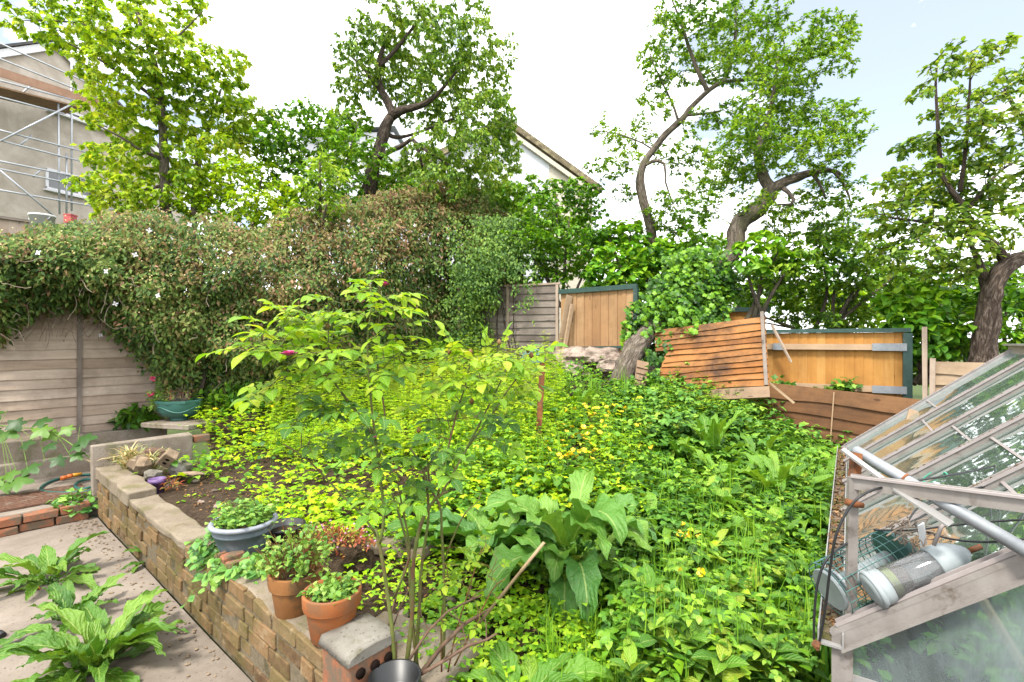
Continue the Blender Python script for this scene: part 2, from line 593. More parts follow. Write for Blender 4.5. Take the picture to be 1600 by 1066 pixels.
M['rail_wood'] = wood_mat('pale_rail', [(.38, .24, .14), (.50, .34, .21), (.58, .42, .28)], (.2, .13, .08), .3)
M['raw_wood'] = wood_mat('raw_plank', [(.33, .22, .13), (.45, .32, .2), (.5, .38, .26)], (.15, .1, .07), .5)
M['green_paint'] = plain_mat('green_paint', (.022, .06, .05), (.045, .095, .08), 14, .55, .35, third=(.12, .11, .08), tscale=8, tr=(.6, .7))
M['galv'] = plain_mat('galvanised', (.27, .29, .31), (.38, .40, .42), 20, .55, .4, .5)
M['rust'] = plain_mat('rust', (.16, .055, .02), (.30, .12, .05), 30, .85, .2, third=(.10, .06, .04), tscale=9)

# ------------------------------------------------------------------ ground
mb = MB(); mb.v = [Vector(q) for q in ((-160, -60, -.3), (160, -60, -.3), (160, 240, -.3), (-160, 240, -.3))]; mb.quad((0, 1, 2, 3))
tag(mb.build('ground', M['earth'], None, (0, 0, -.3)), kind='structure')

mb = MB(); step = .11; ids = {}
ni, nj = int(11 / step), int(11 / step)


def bedv(i, j):
    if (i, j) not in ids:
        q = XY(-1.62 + i * step, -2.0 + j * step)
        h = hgt(q.x, q.y) + .025 * noise.noise(q * 6)
        ids[(i, j)] = len(mb.v); mb.v.append(Vector((q.x, q.y, h)))
    return ids[(i, j)]


for i in range(ni):
    for j in range(nj):
        s, t_ = -1.62 + (i + .5) * step, -2.0 + (j + .5) * step
        if (s < .0 and t_ < .95) or (s < 4.0 and t_ < .10): continue
        mb.quad((bedv(i, j), bedv(i + 1, j), bedv(i + 1, j + 1), bedv(i, j + 1)), None, True)
tag(mb.build('soil_bed', M['soil'], None, (0, 3, 0)), kind='structure')

# patio: a slab with a rough crack pattern in the mesh
mb = MB()
ids = {}
ni, nj = 30, 30


def patv(i, j):
    if (i, j) not in ids:
        s, t_ = -.02 + i * .18, -4.2 + j * .145
        q = XY(s, min(t_, .06))
        ids[(i, j)] = len(mb.v); mb.v.append(Vector((q.x, q.y, .012 * noise.noise(q * 1.3) - (.0 if t_ > -4 else .3))))
    return ids[(i, j)]


for i in range(ni):
    for j in range(nj - 1): mb.quad((patv(i, j), patv(i + 1, j), patv(i + 1, j + 1), patv(i, j + 1)), None, True)
tag(mb.build('patio', M['patio'], None, (-3, 2, 0)), kind='structure')

# raised path beside the fence with its brick edge
mb = MB()
q = XY(-.78, -1.1, .07); mb.box(q, U * .70, N * 2.05, Z * .08)
tag(mb.build('raised_path', M['patio'], None, None, [BEVEL(.015, 2)]), kind='structure')
mb = MB()
for r in range(2):
    x = -2.4 + r * .1
    while x < -.08:
        L = random.uniform(.18, .23)
        mb.box(XY(-.035 + random.uniform(-.008, .008), x + L / 2, .035 + r * .075), U * .05, N * (L / 2 - .006), Z * .033, .006); x += L
tag(mb.build('brick_step', M['redbrick'], None, None, [BEVEL(.006)]), 'worn red brick edging of the step up to the hose and iron cover', 'step')
mb = MB()
c = XY(-.46, -.36, .162)
mb.box(c, U * .27, N * .36, Z * .008)
for k in range(-3, 4):
    for j in range(-4, 5):
        mb.box(c + U * (k * .07) + N * (j * .075) + Z * .0095, U * .024, N * .026, Z * .002)
M['iron'] = plain_mat('rusty_iron', (.10, .05, .032), (.19, .10, .065), 30, .85, .2, third=(.22, .17, .13), tscale=9, tr=(.52, .64))
tag(mb.build('manhole_cover', M['iron']), 'rusty flat iron manhole cover set in the raised path', 'manhole cover')

# concrete ledge under the left fence, and the upright slab at the wall end
mb = MB()
for k, (a0, a1) in enumerate(((-3.2, -.9), (-.88, .92))):
    mb.box(XY(-1.55, (a0 + a1) / 2, .33), U * .13, N * ((a1 - a0) / 2), Z * (.23 + .004 * k), .012)
    mb.box(XY(-1.40, (a0 + a1) / 2, .22), U * .05, N * ((a1 - a0) / 2 - .02), Z * .13, .01)
tag(mb.build('concrete_ledge', M['ledge'], None, None, [BEVEL(.012, 2)]), 'low stained concrete ledge under the grey boarded fence', 'wall')
mb = MB(); mb.box(XY(-.04, .37, .42), U * .05, N * .40, Z * .23, .012)
tag(mb.build('concrete_slab', M['ledge'], None, None, [BEVEL(.01, 2)]), 'upright concrete slab edging the bed beside the variegated plant', 'slab')
mb = MB(); mb.box(XY(-.06, .86, .585), U * .05, N * .075, Z * .035, .004)
tag(mb.build('brick', M['redbrick'], None, None, [BEVEL(.006)]), 'single orange brick at the far end of the upright slab', 'brick')

# ------------------------------------------------------------------ brick retaining wall
wall = thing('retaining_wall', XY(2, .1, 0), 'low mossy brick retaining wall with concrete coping beside the patio', 'wall')
mb = MB()
for r in range(5):
    z0 = .02 + r * .077
    x = (r % 2) * -.11
    while x < 4.04:
        L = random.choice((.225, .225, .11, .2))
        x1 = min(x + L, 4.05)
        if x1 - max(x, 0) > .04:
            lo = max(x, 0)
            if not (r == 4 and 1.3 < x < 4.03 and random.random() < .0):
                dep = random.uniform(-.010, .008)
                top = .372 if r < 4 or x < 2.9 else .385
                mb.box(XY((lo + x1) / 2, .055 - dep, min(z0 + .034, top)), U * ((x1 - lo) / 2 - .007), N * .05, Z * random.uniform(.031, .034), .005)
        x = x1
mb.build('brickwork', M['brick'], wall, mods=[BEVEL(.004)])
mb = MB(); mb.box(XY(2.02, .135, .19), U * 2.01, N * .045, Z * .19)
mb.box(XY(2.02, .06, .186), U * 2.02, N * .047, Z * .186)
mb.build('mortar_core', M['mortar'], wall)


def cap(s0, s1, z0, z1, t0, t1, name, mat, n=8, seed=0):
    m = MB(); a = []
    for i in range(n + 1):
        s = s0 + (s1 - s0) * i / n
        row = []
        for (tt, zz) in ((t0, z0), (t0, z1), ((t0 + t1) / 2, z1 + .004), (t1, z1), (t1, z0)):
            q = XY(s, tt, zz)
            jv = Vector((noise.noise(q * 9 + Vector((seed, 0, 0))), noise.noise(q * 9 + Vector((0, seed, 9))), noise.noise(q * 8 + Vector((9, 0, seed)))))
            row.append(q + jv * .022)
        b = len(m.v); m.v.extend(row); a.append(b)
    for i in range(n):
        for k in range(4): m.quad((a[i] + k, a[i + 1] + k, a[i + 1] + k + 1, a[i] + k + 1))
        m.quad((a[i] + 4, a[i + 1] + 4, a[i + 1], a[i]))
    m.quad([a[0] + k for k in range(5)]); m.quad([a[n] + k for k in reversed(range(5))])
    return m.build(name, mat, wall, mods=[BEVEL(.012, 2)])


cap(-.02, 1.18, .345, .455, -.012, .17, 'coping', M['coping'], 9, 2)
cap(1.20, 2.45, .36, .412, -.008, .17, 'coping', M['coping'], 10, 5)
cap(2.5, 3.1, .35, .385, .05, .19, 'coping', M['coping'], 6, 8)
cap(3.12, 4.04, .36, .402, .015, .22, 'coping', M['coping'], 6, 11)
mb = MB()
for k in range(3):
    mb.box(XY(2.86 + k * .085, .08, .405 + .01 * (k % 2)), (U * .034 + Z * .008), N * .06, Z * .05, .012)
mb.build('loose_bricks', M['redbrick'], wall, mods=[BEVEL(.008)])

# perforated brick pier end with its rounded weathered cap
mb = MB()
c0 = XY(4.14, .10, .21)
mb.box(c0, U * .10, N * .105, Z * .242, .008)
mb.build('pier_brick', M['redbrick'], wall, mods=[BEVEL(.01, 2)])
mb = MB()
nn = 7
for i in range(5):
    s = 4.035 + .21 * i / 4
    for k in range(nn):
        an = math.pi * k / (nn - 1)
        q = XY(s, .10 - .118 * math.cos(an), .450 + .036 * math.sin(an) ** .4)
        mb.v.append(q + Vector((0, 0, .012 * noise.noise(q * 14))))
for i in range(4):
    for k in range(nn - 1): mb.quad((i * nn + k, (i + 1) * nn + k, (i + 1) * nn + k + 1, i * nn + k + 1), None, True)
mb.quad(list(range(nn))); mb.quad([4 * nn + k for k in reversed(range(nn))])
for i in range(4): mb.quad((i * nn, i * nn + nn - 1, (i + 1) * nn + nn - 1, (i + 1) * nn))
mb.build('pier_cap', M['lichen'], wall)
mb = MB()
for k in range(3):
    q = XY(4.2415, .035 + k * .06, .405)
    mb.lathe([(.019, 0), (.019, .006), (.002, .007)], q, 14, U)
M['hole'] = plain_mat('hole_black', (.01, .007, .005), (.02, .012, .01), 20, .95, .05, bump=0)
mb.build('hole', M['hole'], wall)
# ------------------------------------------------------------------ fences
def lap_boards(o, X, Zv, Y, w, h, bh, mat, parent, name='boards', wav=.012, seed=0, cut=None, thick=.009):
    """overlapping horizontal boards; X along, Zv up the panel, Y out of the face"""
    m = MB(); r = random.Random(seed)
    n = max(2, int(h / bh)); 
    for k in range(n):
        z0 = h * k / n
        off = r.uniform(0, 50), r.uniform(0, 50)
        nseg = 9
        x0, x1 = 0, w
        if cut: x0, x1 = cut(z0 / h, w)
        if x1 - x0 < .05: continue
        rows = []
        ph = r.uniform(0, 9)
        for i in range(nseg + 1):
            x = x0 + (x1 - x0) * i / nseg
            e = wav * noise.noise(Vector((x * 2.2, k * 3.7 + seed, ph)))
            zb, zt = z0 - .018 + e, z0 + h / n + .004
            o1 = .027 + r.uniform(-.004, .004); o2 = .003
            rows.append([o + X * x + Zv * zb + Y * o1, o + X * x + Zv * zt + Y * o2, o + X * x + Zv * zt + Y * (o2 - thick), o + X * x + Zv * zb + Y * (o1 - thick)])
        b = len(m.v)
        for q in rows: m.v.extend(q)
        for i in range(nseg):
            u0, u1 = x0 + (x1 - x0) * i / nseg + off[0], x0 + (x1 - x0) * (i + 1) / nseg + off[0]
            for a, c in ((0, 1), (1, 2), (2, 3), (3, 0)):
                v0, v1 = off[1] + (.0, .1, .11, .2)[a], off[1] + (.1, .11, .2, .21)[a]
                m.quad((b + i * 4 + a, b + (i + 1) * 4 + a, b + (i + 1) * 4 + c, b + i * 4 + c), [(u0, v0), (u1, v0), (u1, v1), (u0, v1)])
        m.quad((b, b + 1, b + 2, b + 3)); e = b + nseg * 4; m.quad((e + 3, e + 2, e + 1, e))
    return m.build(name, mat, parent)


def battens(o, X, Zv, Y, spots, h, mat, parent, wd=.04, ext=0.0, name='batten'):
    for x in spots:
        m = MB(); m.beam(o + X * x + Y * .034 - Zv * .02, o + X * x + Y * .034 + Zv * (h + ext), wd, .024, Y)
        m.build(name, mat, parent)


# left boundary: grey overlap panels standing on the ledge, the clematis hangs over them
lo = ['grey overlap fence panel at the left edge of the view beside the hop leaves',
      'grey overlap fence panel with one upright batten between the ledge and the hanging clematis',
      'dark overlap fence panel buried under the clematis behind the green planter',
      'dark overlap fence panel buried under the clematis near the back corner']
for k, (t0, t1, zb, h) in enumerate(((-2.6, -.72, .56, 1.5), (-.68, 1.15, .565, 1.6), (1.18, 3.3, .75, 1.55), (3.33, 6.15, 1.0, 1.5))):
    o = XY(-1.57, t0, zb)
    pr = thing('garden_fence', XY(-1.57, (t0 + t1) / 2, zb), lo[k], 'fence panel', 'fence panels along the left boundary')
    lap_boards(o, N, Z, U, t1 - t0, h, .105, M['grey_wood'], pr, seed=k + 3)
    battens(o, N, Z, U, (.03, (t1 - t0) * (.42 if k != 1 else .43), t1 - t0 - .03), h, M['grey_wood_dark'], pr)
    m = MB(); m.beam(o + Z * (h + .015), o + N * (t1 - t0) + Z * (h + .015), .05, .03); m.build('top_rail', M['grey_wood_dark'], pr)

# back left: grey panel beside the clematis
def frame_panel(pxa, da, pxb, db, zb):
    a, b = P(pxa, 533, da), P(pxb, 533, db); a.z = b.z = zb
    X = (b - a); wd = X.length; X.normalize(); Y = X.cross(Z)
    return a, X, Y, wd


a, X, Y, wd = frame_panel(716, 9.3, 874, 8.5, .78)
pr = thing('garden_fence', a + X * (wd / 2), 'grey overlap fence panel between the clematis and the brown board panel', 'fence panel', 'fence panels along the back boundary')
lap_boards(a, X, Z, Y, wd, 1.78, .115, M['grey_wood_dark'], pr, seed=21)
battens(a, X, Z, Y, (.03, wd * .52, wd - .03), 1.78, M['grey_wood'], pr, .045)
m = MB(); m.beam(a + Z * 1.80 - X * .02, a + X * (wd + .02) + Z * 1.80, .06, .03); m.build('top_rail', M['grey_wood'], pr)


def board_panel(a, X, Y, wd, h, nb, mat, parent, slope=0.0):
    m = MB(); r = random.Random(int(wd * 100))
    for k in range(nb):
        x = wd * (k + .5) / nb
        tl = .085 + r.uniform(-.02, .02)
        m.box(a + X * x + Y * .006 + Z * (h + slope * (k + .5) / nb) / 2, (X * math.cos(tl) + Y * math.sin(tl)) * (wd / nb / 2 + .006), (Y * math.cos(tl) - X * math.sin(tl)) * .005, Z * (h + slope * (k + .5) / nb) / 2, .002)
    m.build('boards', mat, parent, mods=[BEVEL(.002)])


a, X, Y, wd = frame_panel(877, 8.45, 992, 7.62, .98)
pr = thing('garden_fence', a + X * (wd / 2), 'brown vertical board fence panel with a dark green frame and a low rail', 'fence panel', 'fence panels along the back boundary')
board_panel(a, X, Y, wd, 1.43, 9, M['brown_wood'], pr)
m = MB(); m.beam(a + Z * 1.45 + Y * .02 - X * .02, a + X * (wd + .05) + Z * 1.45 + Y * .02, .07, .075); m.build('top_rail', M['green_paint'], pr)
m = MB(); m.beam(a + X * (wd + .03) + Y * .02, a + X * (wd + .03) + Y * .02 + Z * 1.42, .07, .07, Y); m.build('post', M['green_paint'], pr)
m = MB(); m.beam(a + Z * .50 + Y * .03, a + X * wd + Z * .53 + Y * .03, .03, .04); m.build('lower_rail', M['green_paint'], pr)

# second, further fence with amber boards
a, X, Y, wd = frame_panel(1092, 8.1, 1192, 7.9, .9)
pr = thing('garden_fence', a + X * (wd / 2), 'small amber fence top with dark green rail showing above the collapsed panel', 'fence panel', 'fence panels along the back boundary')
board_panel(a, X, Y, wd, 1.18, 9, M['amber_wood'], pr)
m = MB(); m.beam(a + Z * 1.2 + Y * .02 - X * .1, a + X * (wd + .08) + Z * 1.2 + Y * .02, .08, .07); m.build('top_rail', M['green_paint'], pr)
m = MB(); m.beam(a + X * (wd - .06) + Y * .045 + Z * .0, a + X * (wd - .06) + Y * .045 + Z * 1.15, .09, .06, Y); m.build('post', M['green_paint'], pr)
m = MB(); m.beam(a + X * .3 + Z * .97 + Y * .045, a + X * (wd - .11) + Z * .97 + Y * .045, .035, .07); m.build('rail', M['rail_wood'], pr)
m = MB(); m.beam(a + X * (wd - .55) + Z * .97 + Y * .066, a + X * (wd - .12) + Z * .97 + Y * .066, .008, .085); m.build('bracket', M['galv'], pr)

a, X, Y, wd = frame_panel(1168, 6.55, 1412, 5.72, .6)
pr = thing('garden_fence', a + X * (wd / 2), 'bright amber feather board fence panel with two pale rails and metal brackets', 'fence panel', 'fence panels along the back boundary')
board_panel(a, X, Y, wd, 1.10, 17, M['amber_wood'], pr)
m = MB(); m.beam(a + Z * 1.125 + Y * .0 - X * .02, a + X * (wd + .06) + Z * 1.125, .11, .045); m.build('top_rail', M['green_paint'], pr)
m = MB(); m.beam(a + X * (wd + .03) + Y * .03 - Z * .3, a + X * (wd + .03) + Y * .03 + Z * 1.09, .085, .06, Y); m.build('post', M['green_paint'], pr)
for z in (.44, .93):
    m = MB(); m.beam(a + Z * z + Y * .045, a + X * (wd - .02) + Z * z + Y * .045, .05, .07); m.build('rail', M['rail_wood'], pr)
    m = MB(); m.beam(a + X * (wd - .30) + Z * z + Y * .074, a + X * (wd + .02) + Z * z + Y * .074, .006, .085)
    m.beam(a + X * (wd - .04) + Z * z + Y * .079, a + X * (wd - .02) + Z * z + Y * .079, .006, .09); m.build('bracket', M['galv'], pr)
    if z > .6:
        m = MB(); m.beam(a + X * .30 + Z * z + Y * .074, a + X * .42 + Z * z + Y * .074, .006, .085); m.build('bracket', M['galv'], pr)

M['raw_dark'] = wood_mat('worn_board', [(.20, .12, .07), (.30, .20, .125), (.38, .27, .18)], (.09, .06, .04), .6)
# collapsed lap panel leaning beside the ivy trunk
TL, TR, BL, BR = P(1052, 522, 6.95), P(1203, 504, 6.30), P(1022, 612, 6.6), P(1194, 618, 5.95)
pr = thing('garden_fence', (BL + BR) / 2, 'collapsed tilted lap panel of weathered orange boards leaning beside the ivy trunk', 'fence panel', 'broken fence panels')
X = (TR - TL).normalized(); Zv = ((TL - BL) + (TR - BR)) / 2; h = Zv.length; Zv = (Zv - X * Zv.dot(X)).normalized()
Y = X.cross(Zv).normalized()
o = BL + X * .02; wd = (BR - BL).length + .05
lap_boards(o, X, Zv, Y, wd, h, .086, M['lap_wood'], pr, wav=.03, seed=31, cut=lambda q, w: (w * (-.02 + .20 * max(0, q - .0) if q < .62 else .02 - .06 * q), w))
battens(o, X, Zv, Y, (wd - .03,), h, M['grey_wood_dark'], pr, .04, .06)
m = MB(); m.beam(o - Zv * .10 - X * .05 + Y * .02, o + X * wd - Zv * .10 + Y * .02, .02, .14, Zv); m.build('bottom_board', M['raw_dark'], pr)

# broken end of that panel lying by the trunk
a = P(990, 600, 6.5)
pr = thing('fence_fragment', a, 'small broken off corner of lap boards propped between trunk and ivy', 'fence piece', 'broken fence panels')
X = (P(1006, 604, 6.5) - a).normalized(); Zv = (P(1014, 560, 6.65) - P(995, 600, 6.5)).normalized(); Zv = (Zv - X * Zv.dot(X)).normalized()
lap_boards(a, X, Zv, X.cross(Zv), .16, .34, .07, M['raw_dark'], pr, seed=35)

# low panel lying along the back right
TL, BL = P(1197, 598, 6.1), P(1225, 690, 5.75)
TR, BR = P(1445, 626, 5.05), P(1460, 700, 4.9)
pr = thing('garden_fence', (BL + BR) / 2, 'low brown lap panel standing in front of the amber fence', 'fence panel', 'broken fence panels')
X = (TR - TL).normalized(); Zv = (Z - X * X.z).normalized(); Y = X.cross(Zv).normalized()
h = .72; wd = (TR - TL).length
lap_boards(TL - Zv * h, X, Zv, Y, wd, h, .13, M['lap_wood_brown'], pr, wav=.03, seed=41)
m = MB(); m.beam(TL - Zv * .02 + X * (wd * .48) + Y * .03, TL - Zv * h + X * (wd * .48) + Y * .03, .012, .012, Y); m.build('batten', M['rail_wood'], pr)

# right end panel
a, X, Y, wd = frame_panel(1447, 5.3, 1610, 4.75, .7)
pr = thing('garden_fence', a + X * (wd / 2), 'tan lap panel with a tall split post behind the far end of the greenhouse', 'fence panel', 'fence panels along the back boundary')
lap_boards(a + X * .03, X, Z, Y, wd, .68, .11, M['raw_wood'], pr, seed=51, wav=.02)
m = MB(); m.beam(a - Z * .3 + Y * .03, a + Z * 1.05 + Y * .03 - X * .01, .04, .045, Y); m.build('post', M['grey_wood'], pr)
m = MB(); m.beam(a - Z * .2 + Y * .06 + X * .05, a + Z * .72 + Y * .05 + X * .06, .045, .03, Y); m.build('batten', M['grey_wood'], pr)

# loose timber
def stick(name, p0, p1, w_, h_, mat, label, cat, group=None, jit=.004):
    m = MB(); m.beam(p0, p1, w_, h_, Z if abs((p1 - p0).normalized().z) < .8 else Vector((.5, -.8, 0)).normalized(), jit)
    return tag(m.build(name, mat, None, p0), label, cat, group)


stick('plank', P(872, 562, 8.1), P(890, 462, 8.25), .12, .03, M['raw_wood'], 'pale split plank leaning on the brown board panel, the taller of two', 'plank', 'planks leaning on fences')
stick('plank', P(880, 556, 8.0), P(894, 476, 8.2), .06, .04, M['raw_wood'], 'narrow splintered plank leaning beside the taller pale plank', 'plank', 'planks leaning on fences')
stick('plank', P(980, 560, 7.3), P(1004, 488, 7.5), .11, .03, M['grey_wood'], 'grey plank leaning against the ivy trunk beside the green post', 'plank', 'planks leaning on fences')
stick('batten', P(1206, 508, 6.2), P(1236, 566, 6.1), .03, .02, M['grey_wood'], 'thin broken batten hanging across the amber boards', 'batten')
stick('batten', P(1202, 598, 5.9), P(1241, 630, 5.75), .03, .02, M['raw_wood'], 'short pale batten lying across the low brown panel', 'batten')

# rubble bank below the brown panel
M['stone'] = plain_mat('pale_rubble', (.26, .19, .15), (.44, .36, .30), 9, .9, .15, bump=.8, dist=.03, third=(.12, .09, .07), tscale=6)
for k, (px, py, d, r, sq, lb) in enumerate(((905, 562, 7.7, .34, (1.3, .8, .5), 'long pale boulder under the left end of the brown panel'),
                                        (938, 556, 7.5, .24, (1.2, .8, .55), 'pinkish boulder in the middle of the rubble bank below the brown panel'),
                                        (962, 572, 7.25, .26, (1.1, .8, .5), 'flat pale boulder beside the leaning ivy trunk'),
                                        (890, 582, 7.4, .22, (1.2, .8, .5), 'small low stone at the foot of the leaning pale planks'))):
    m = MB(); m.rock(P(px, py, d), r, sq, k + 1, 3, .45)
    tag(m.build('boulder', M['stone']), lb, 'boulder', 'rubble bank stones')
m = MB(); m.box(XY(1.2, 5.62, .88), U * 1.6, N * .1, Z * .25, .05)
tag(m.build('bank_wall', M['stone']), 'crumbling low rubble wall holding the bank under the brown panel', 'wall')
# ------------------------------------------------------------------ houses beyond the garden
M['render_grey'] = concrete_mat('grey_render', (.52, .46, .385), (.68, .61, .53), (.42, .36, .29), bump=.2)
M['render_cream'] = plain_mat('cream_render', (.58, .52, .42), (.68, .62, .52), 3, .85, .2, bump=.1)
M['render_white'] = plain_mat('white_render', (.66, .67, .70), (.76, .77, .80), 3, .85, .2, bump=.1)
M['upvc'] = plain_mat('white_frame', (.72, .72, .74), (.80, .80, .82), 8, .4, .4, bump=0)
M['pane'] = plain_mat('dark_pane', (.05, .055, .06), (.10, .11, .115), 1.5, .06, .8, bump=0)
M['slate'] = plain_mat('roof_slate', (.06, .058, .06), (.11, .105, .10), 7, .7, .3)
M['verge'] = plain_mat('mossy_verge', (.12, .095, .06), (.22, .18, .11), 9, .9, .2, third=(.35, .30, .18), tscale=4)
M['steel'] = plain_mat('scaffold_steel', (.42, .45, .48), (.58, .60, .63), 30, .4, .5, .5, bump=0)
M['scaff_board'] = wood_mat('scaffold_boards', [(.22, .13, .07), (.33, .20, .11), (.42, .28, .17)])
M['fascia_board'] = plain_mat('toe_board', (.36, .21, .135), (.46, .28, .19), 6, .8, .2)

E = Vector((.36, .93, 0)).normalized(); EN = Vector((.93, -.36, 0)).normalized()   # gable wall direction and its outward side
HA = Vector(((87 - CX) / F * 16, 16, 0))


def HQ(q, z, out=0.0): return HA + E * q + Z * z + EN * out


def hq(px, py):
    """q, z on the gable wall plane of the grey house"""
    k = (px - CX) / F
    q = (HA.x - k * HA.y) / (k * E.y - E.x)
    d = HA.y + E.y * q
    return q, CAMZ - (py - CY) / F * d


house = thing('grey_house', HQ(0, 0), 'grey rendered house gable with scaffolding behind the maple', 'house')
qa, za = hq(87, 66)
m = MB(); hw = 4.2; ev = za - hw * .72
pts = [HQ(-hw, -1), HQ(hw, -1), HQ(hw, ev), HQ(0, za), HQ(-hw, ev)]
m.v = [p + EN * o for o in (0, -7) for p in pts]
m.quad((0, 1, 2, 3, 4)); m.quad((9, 8, 7, 6, 5))
for k in range(5): m.quad((k, k + 5, (k + 1) % 5 + 5, (k + 1) % 5))
m.build('wall', M['render_grey'], house)
rf = MB()
for sg in (-1, 1):
    a, b = HQ(0, za + .12, .18), HQ(sg * (hw + .3), ev - .10, .18)
    rf.v += [a, b, b - EN * 7.4, a - EN * 7.4, a - Z * .09, b - Z * .09, b - EN * 7.4 - Z * .09, a - EN * 7.4 - Z * .09]
    k = len(rf.v) - 8
    for f in ((0, 1, 2, 3), (7, 6, 5, 4), (0, 4, 5, 1), (1, 5, 6, 2), (2, 6, 7, 3), (3, 7, 4, 0)): rf.quad([k + i for i in f])
roof = rf.build('roof', M['slate'], house)
bb = MB()
for sg in (-1, 1):
    a, b = HQ(0, za - .02, .10), HQ(sg * (hw + .2), ev - .2, .10)
    bb.beam(a - Z * .1, b - Z * .1, .05, .2)
bb.build('barge_board', M['upvc'], roof)


def window(px0, py0, px1, py1, nx=2):
    q0, z1 = hq(px0, py0); q1, z0 = hq(px1, py1)
    f = MB(); tw = .07
    for z in (z0, z1): f.beam(HQ(q0, z, .03), HQ(q1, z, .03), .08, tw)
    for i in range(nx + 1):
        q = q0 + (q1 - q0) * i / nx
        f.beam(HQ(q, z0 + tw / 2, .03), HQ(q, z1 - tw / 2, .03), .078, tw, E)
    fr = f.build('window', M['upvc'], house)
    g = MB(); g.beam(HQ(q0, (z0 + z1) / 2, .015), HQ(q1, (z0 + z1) / 2, .015), .02, abs(z1 - z0) - .02); g.build('pane', M['pane'], fr)
    s_ = MB(); s_.beam(HQ(q0 - .08, z0 - .07, .08), HQ(q1 + .08, z0 - .07, .08), .16, .06); s_.build('sill', M['upvc'], fr)


window(76, 164, 168, 203); window(72, 264, 168, 316)

sca = thing('scaffolding', HQ(0, 0, 1.2), 'steel pole scaffolding with boarded platform against the grey house gable', 'scaffolding')


def hqo(px, py, out):
    k = (px - CX) / F
    o = HA + EN * out
    q = (o.x - k * o.y) / (k * E.y - E.x)
    d = o.y + E.y * q
    return HQ(q, CAMZ - (py - CY) / F * d, out)


for (x0, y0, x1, y1, o) in ((-40, 50, 205, 160, 1.3), (-40, 76, 200, 172, 1.3), (-30, 118, 120, 158, 1.32), (-30, 144, 100, 178, 1.32), (-30, 196, 150, 242, 1.3), (-30, 212, 150, 258, 1.3), (-30, 246, 160, 284, 1.3), (-30, 258, 165, 298, 1.3), (-30, 292, 190, 330, 1.3),
                            (93, 335, 91, 162, 1.25), (112, 330, 112, 60, 1.25), (104, 340, 104, 240, 1.25), (0, 221, 110, 164, 1.38), (0, 266, 88, 341, 1.38),
                            (30, 150, 50, 132, .9), (30, 228, 49, 212, .9), (52, 277, 67, 262, .9)):
    m = MB(); m.tube([hqo(x0, y0, o), hqo(x1, y1, o)], .026, 8); m.build('pole', M['steel'], sca)
m = MB()
a, b = hqo(-40, 128, 1.2), hqo(128, 170, 1.2)
for k in range(4): m.beam(a - EN * (.26 * k), b - EN * (.26 * k), .24, .045)
m.build('platform', M['scaff_board'], sca)
m = MB(); m.beam(hqo(-40, 100, 1.26), hqo(178, 170, 1.26), .035, .24); m.build('toe_board', M['fascia_board'], sca)

# neighbour's boundary with the bucket
q0, q1 = P(-30, 352, 7.6), P(118, 372, 8.4)
nf = thing('garden_fence', (q0 + q1) / 2, 'dark capped boundary fence above the clematis at the left edge', 'fence panel')
X = (q1 - q0).normalized(); X.z = 0; X.normalize(); Y = X.cross(Z)
m = MB()
for k in range(11): m.box(q0 + X * (.08 + .15 * k) - Z * .6, X * .073, Y * .01, Z * .74, .002)
m.build('boards', M['grey_wood'], nf)
m = MB(); m.beam(q0 + Z * .16 - X * .2, q0 + X * 1.9 + Z * .12, .12, .04); m.build('top_rail', M['grey_wood_dark'], nf)
m = MB(); m.beam(q0 - Z * .12 - X * .2 + Y * .05, q0 + X * 1.2 - Z * .16 + Y * .05, .08, .05); m.build('rail', M['grey_wood_dark'], nf)
M['white_plastic'] = plain_mat('white_plastic', (.66, .66, .66), (.76, .76, .76), 9, .45, .4, bump=0)
bk = thing('bucket', P(66, 364, 6.3), 'white plastic bucket sitting on top of the clematis', 'bucket')
m = MB(); m.lathe([(.10, 0), (.125, .2), (.132, .2), (.132, .225), (.118, .225), (.095, .02)], P(66, 364, 6.3), 24); m.build('body', M['white_plastic'], bk)
m = MB(); c = P(66, 364, 6.3) + Z * .2
m.tube([c + Vector((.13 * math.cos(a), -.03 - .05 * math.sin(a), -.09 * math.sin(a))) for a in np.linspace(0, math.pi, 12)], .004, 5); m.build('handle', M['steel'], bk)
m = MB(); c = P(110, 343, 12.5); m.box(c, Vector((.09, 0, 0)), Vector((0, .09, 0)), Z * .09); m.box(c + Z * .105, Vector((.10, 0, 0)), Vector((0, .10, 0)), Z * .015)
M['red_paint'] = plain_mat('red_plastic', (.40, .05, .05), (.5, .09, .08), 9, .5, .4, bump=0)
tag(m.build('red_box', M['red_paint']), 'small red lidded box at the foot of the scaffolded house', 'box')
m = MB(); m.box(c - Z * 1.6, E * 1.6, EN * .12, Z * 1.44)
tag(m.build('garden_wall', M['render_grey']), 'grey block boundary wall in front of the scaffolded house', 'wall')

# cream house: gable wall turned to the viewer
ch = thing('cream_house', P(800, 533, 19) - Z * 1.6, 'cream and white gable of a house between the middle trees', 'house')
G = Vector((.97, .24, 0)).normalized(); GN = Vector((.24, -.97, 0)).normalized()
B0 = Vector(((800 - CX) / F * 19, 19, 0))


def cq(px, py):
    k = (px - CX) / F
    q = (k * B0.y - B0.x) / (G.x - k * G.y); d = B0.y + G.y * q
    return q, CAMZ - (py - CY) / F * d


def CQ(q, z, o=0.0): return B0 + G * q + Z * z + GN * o


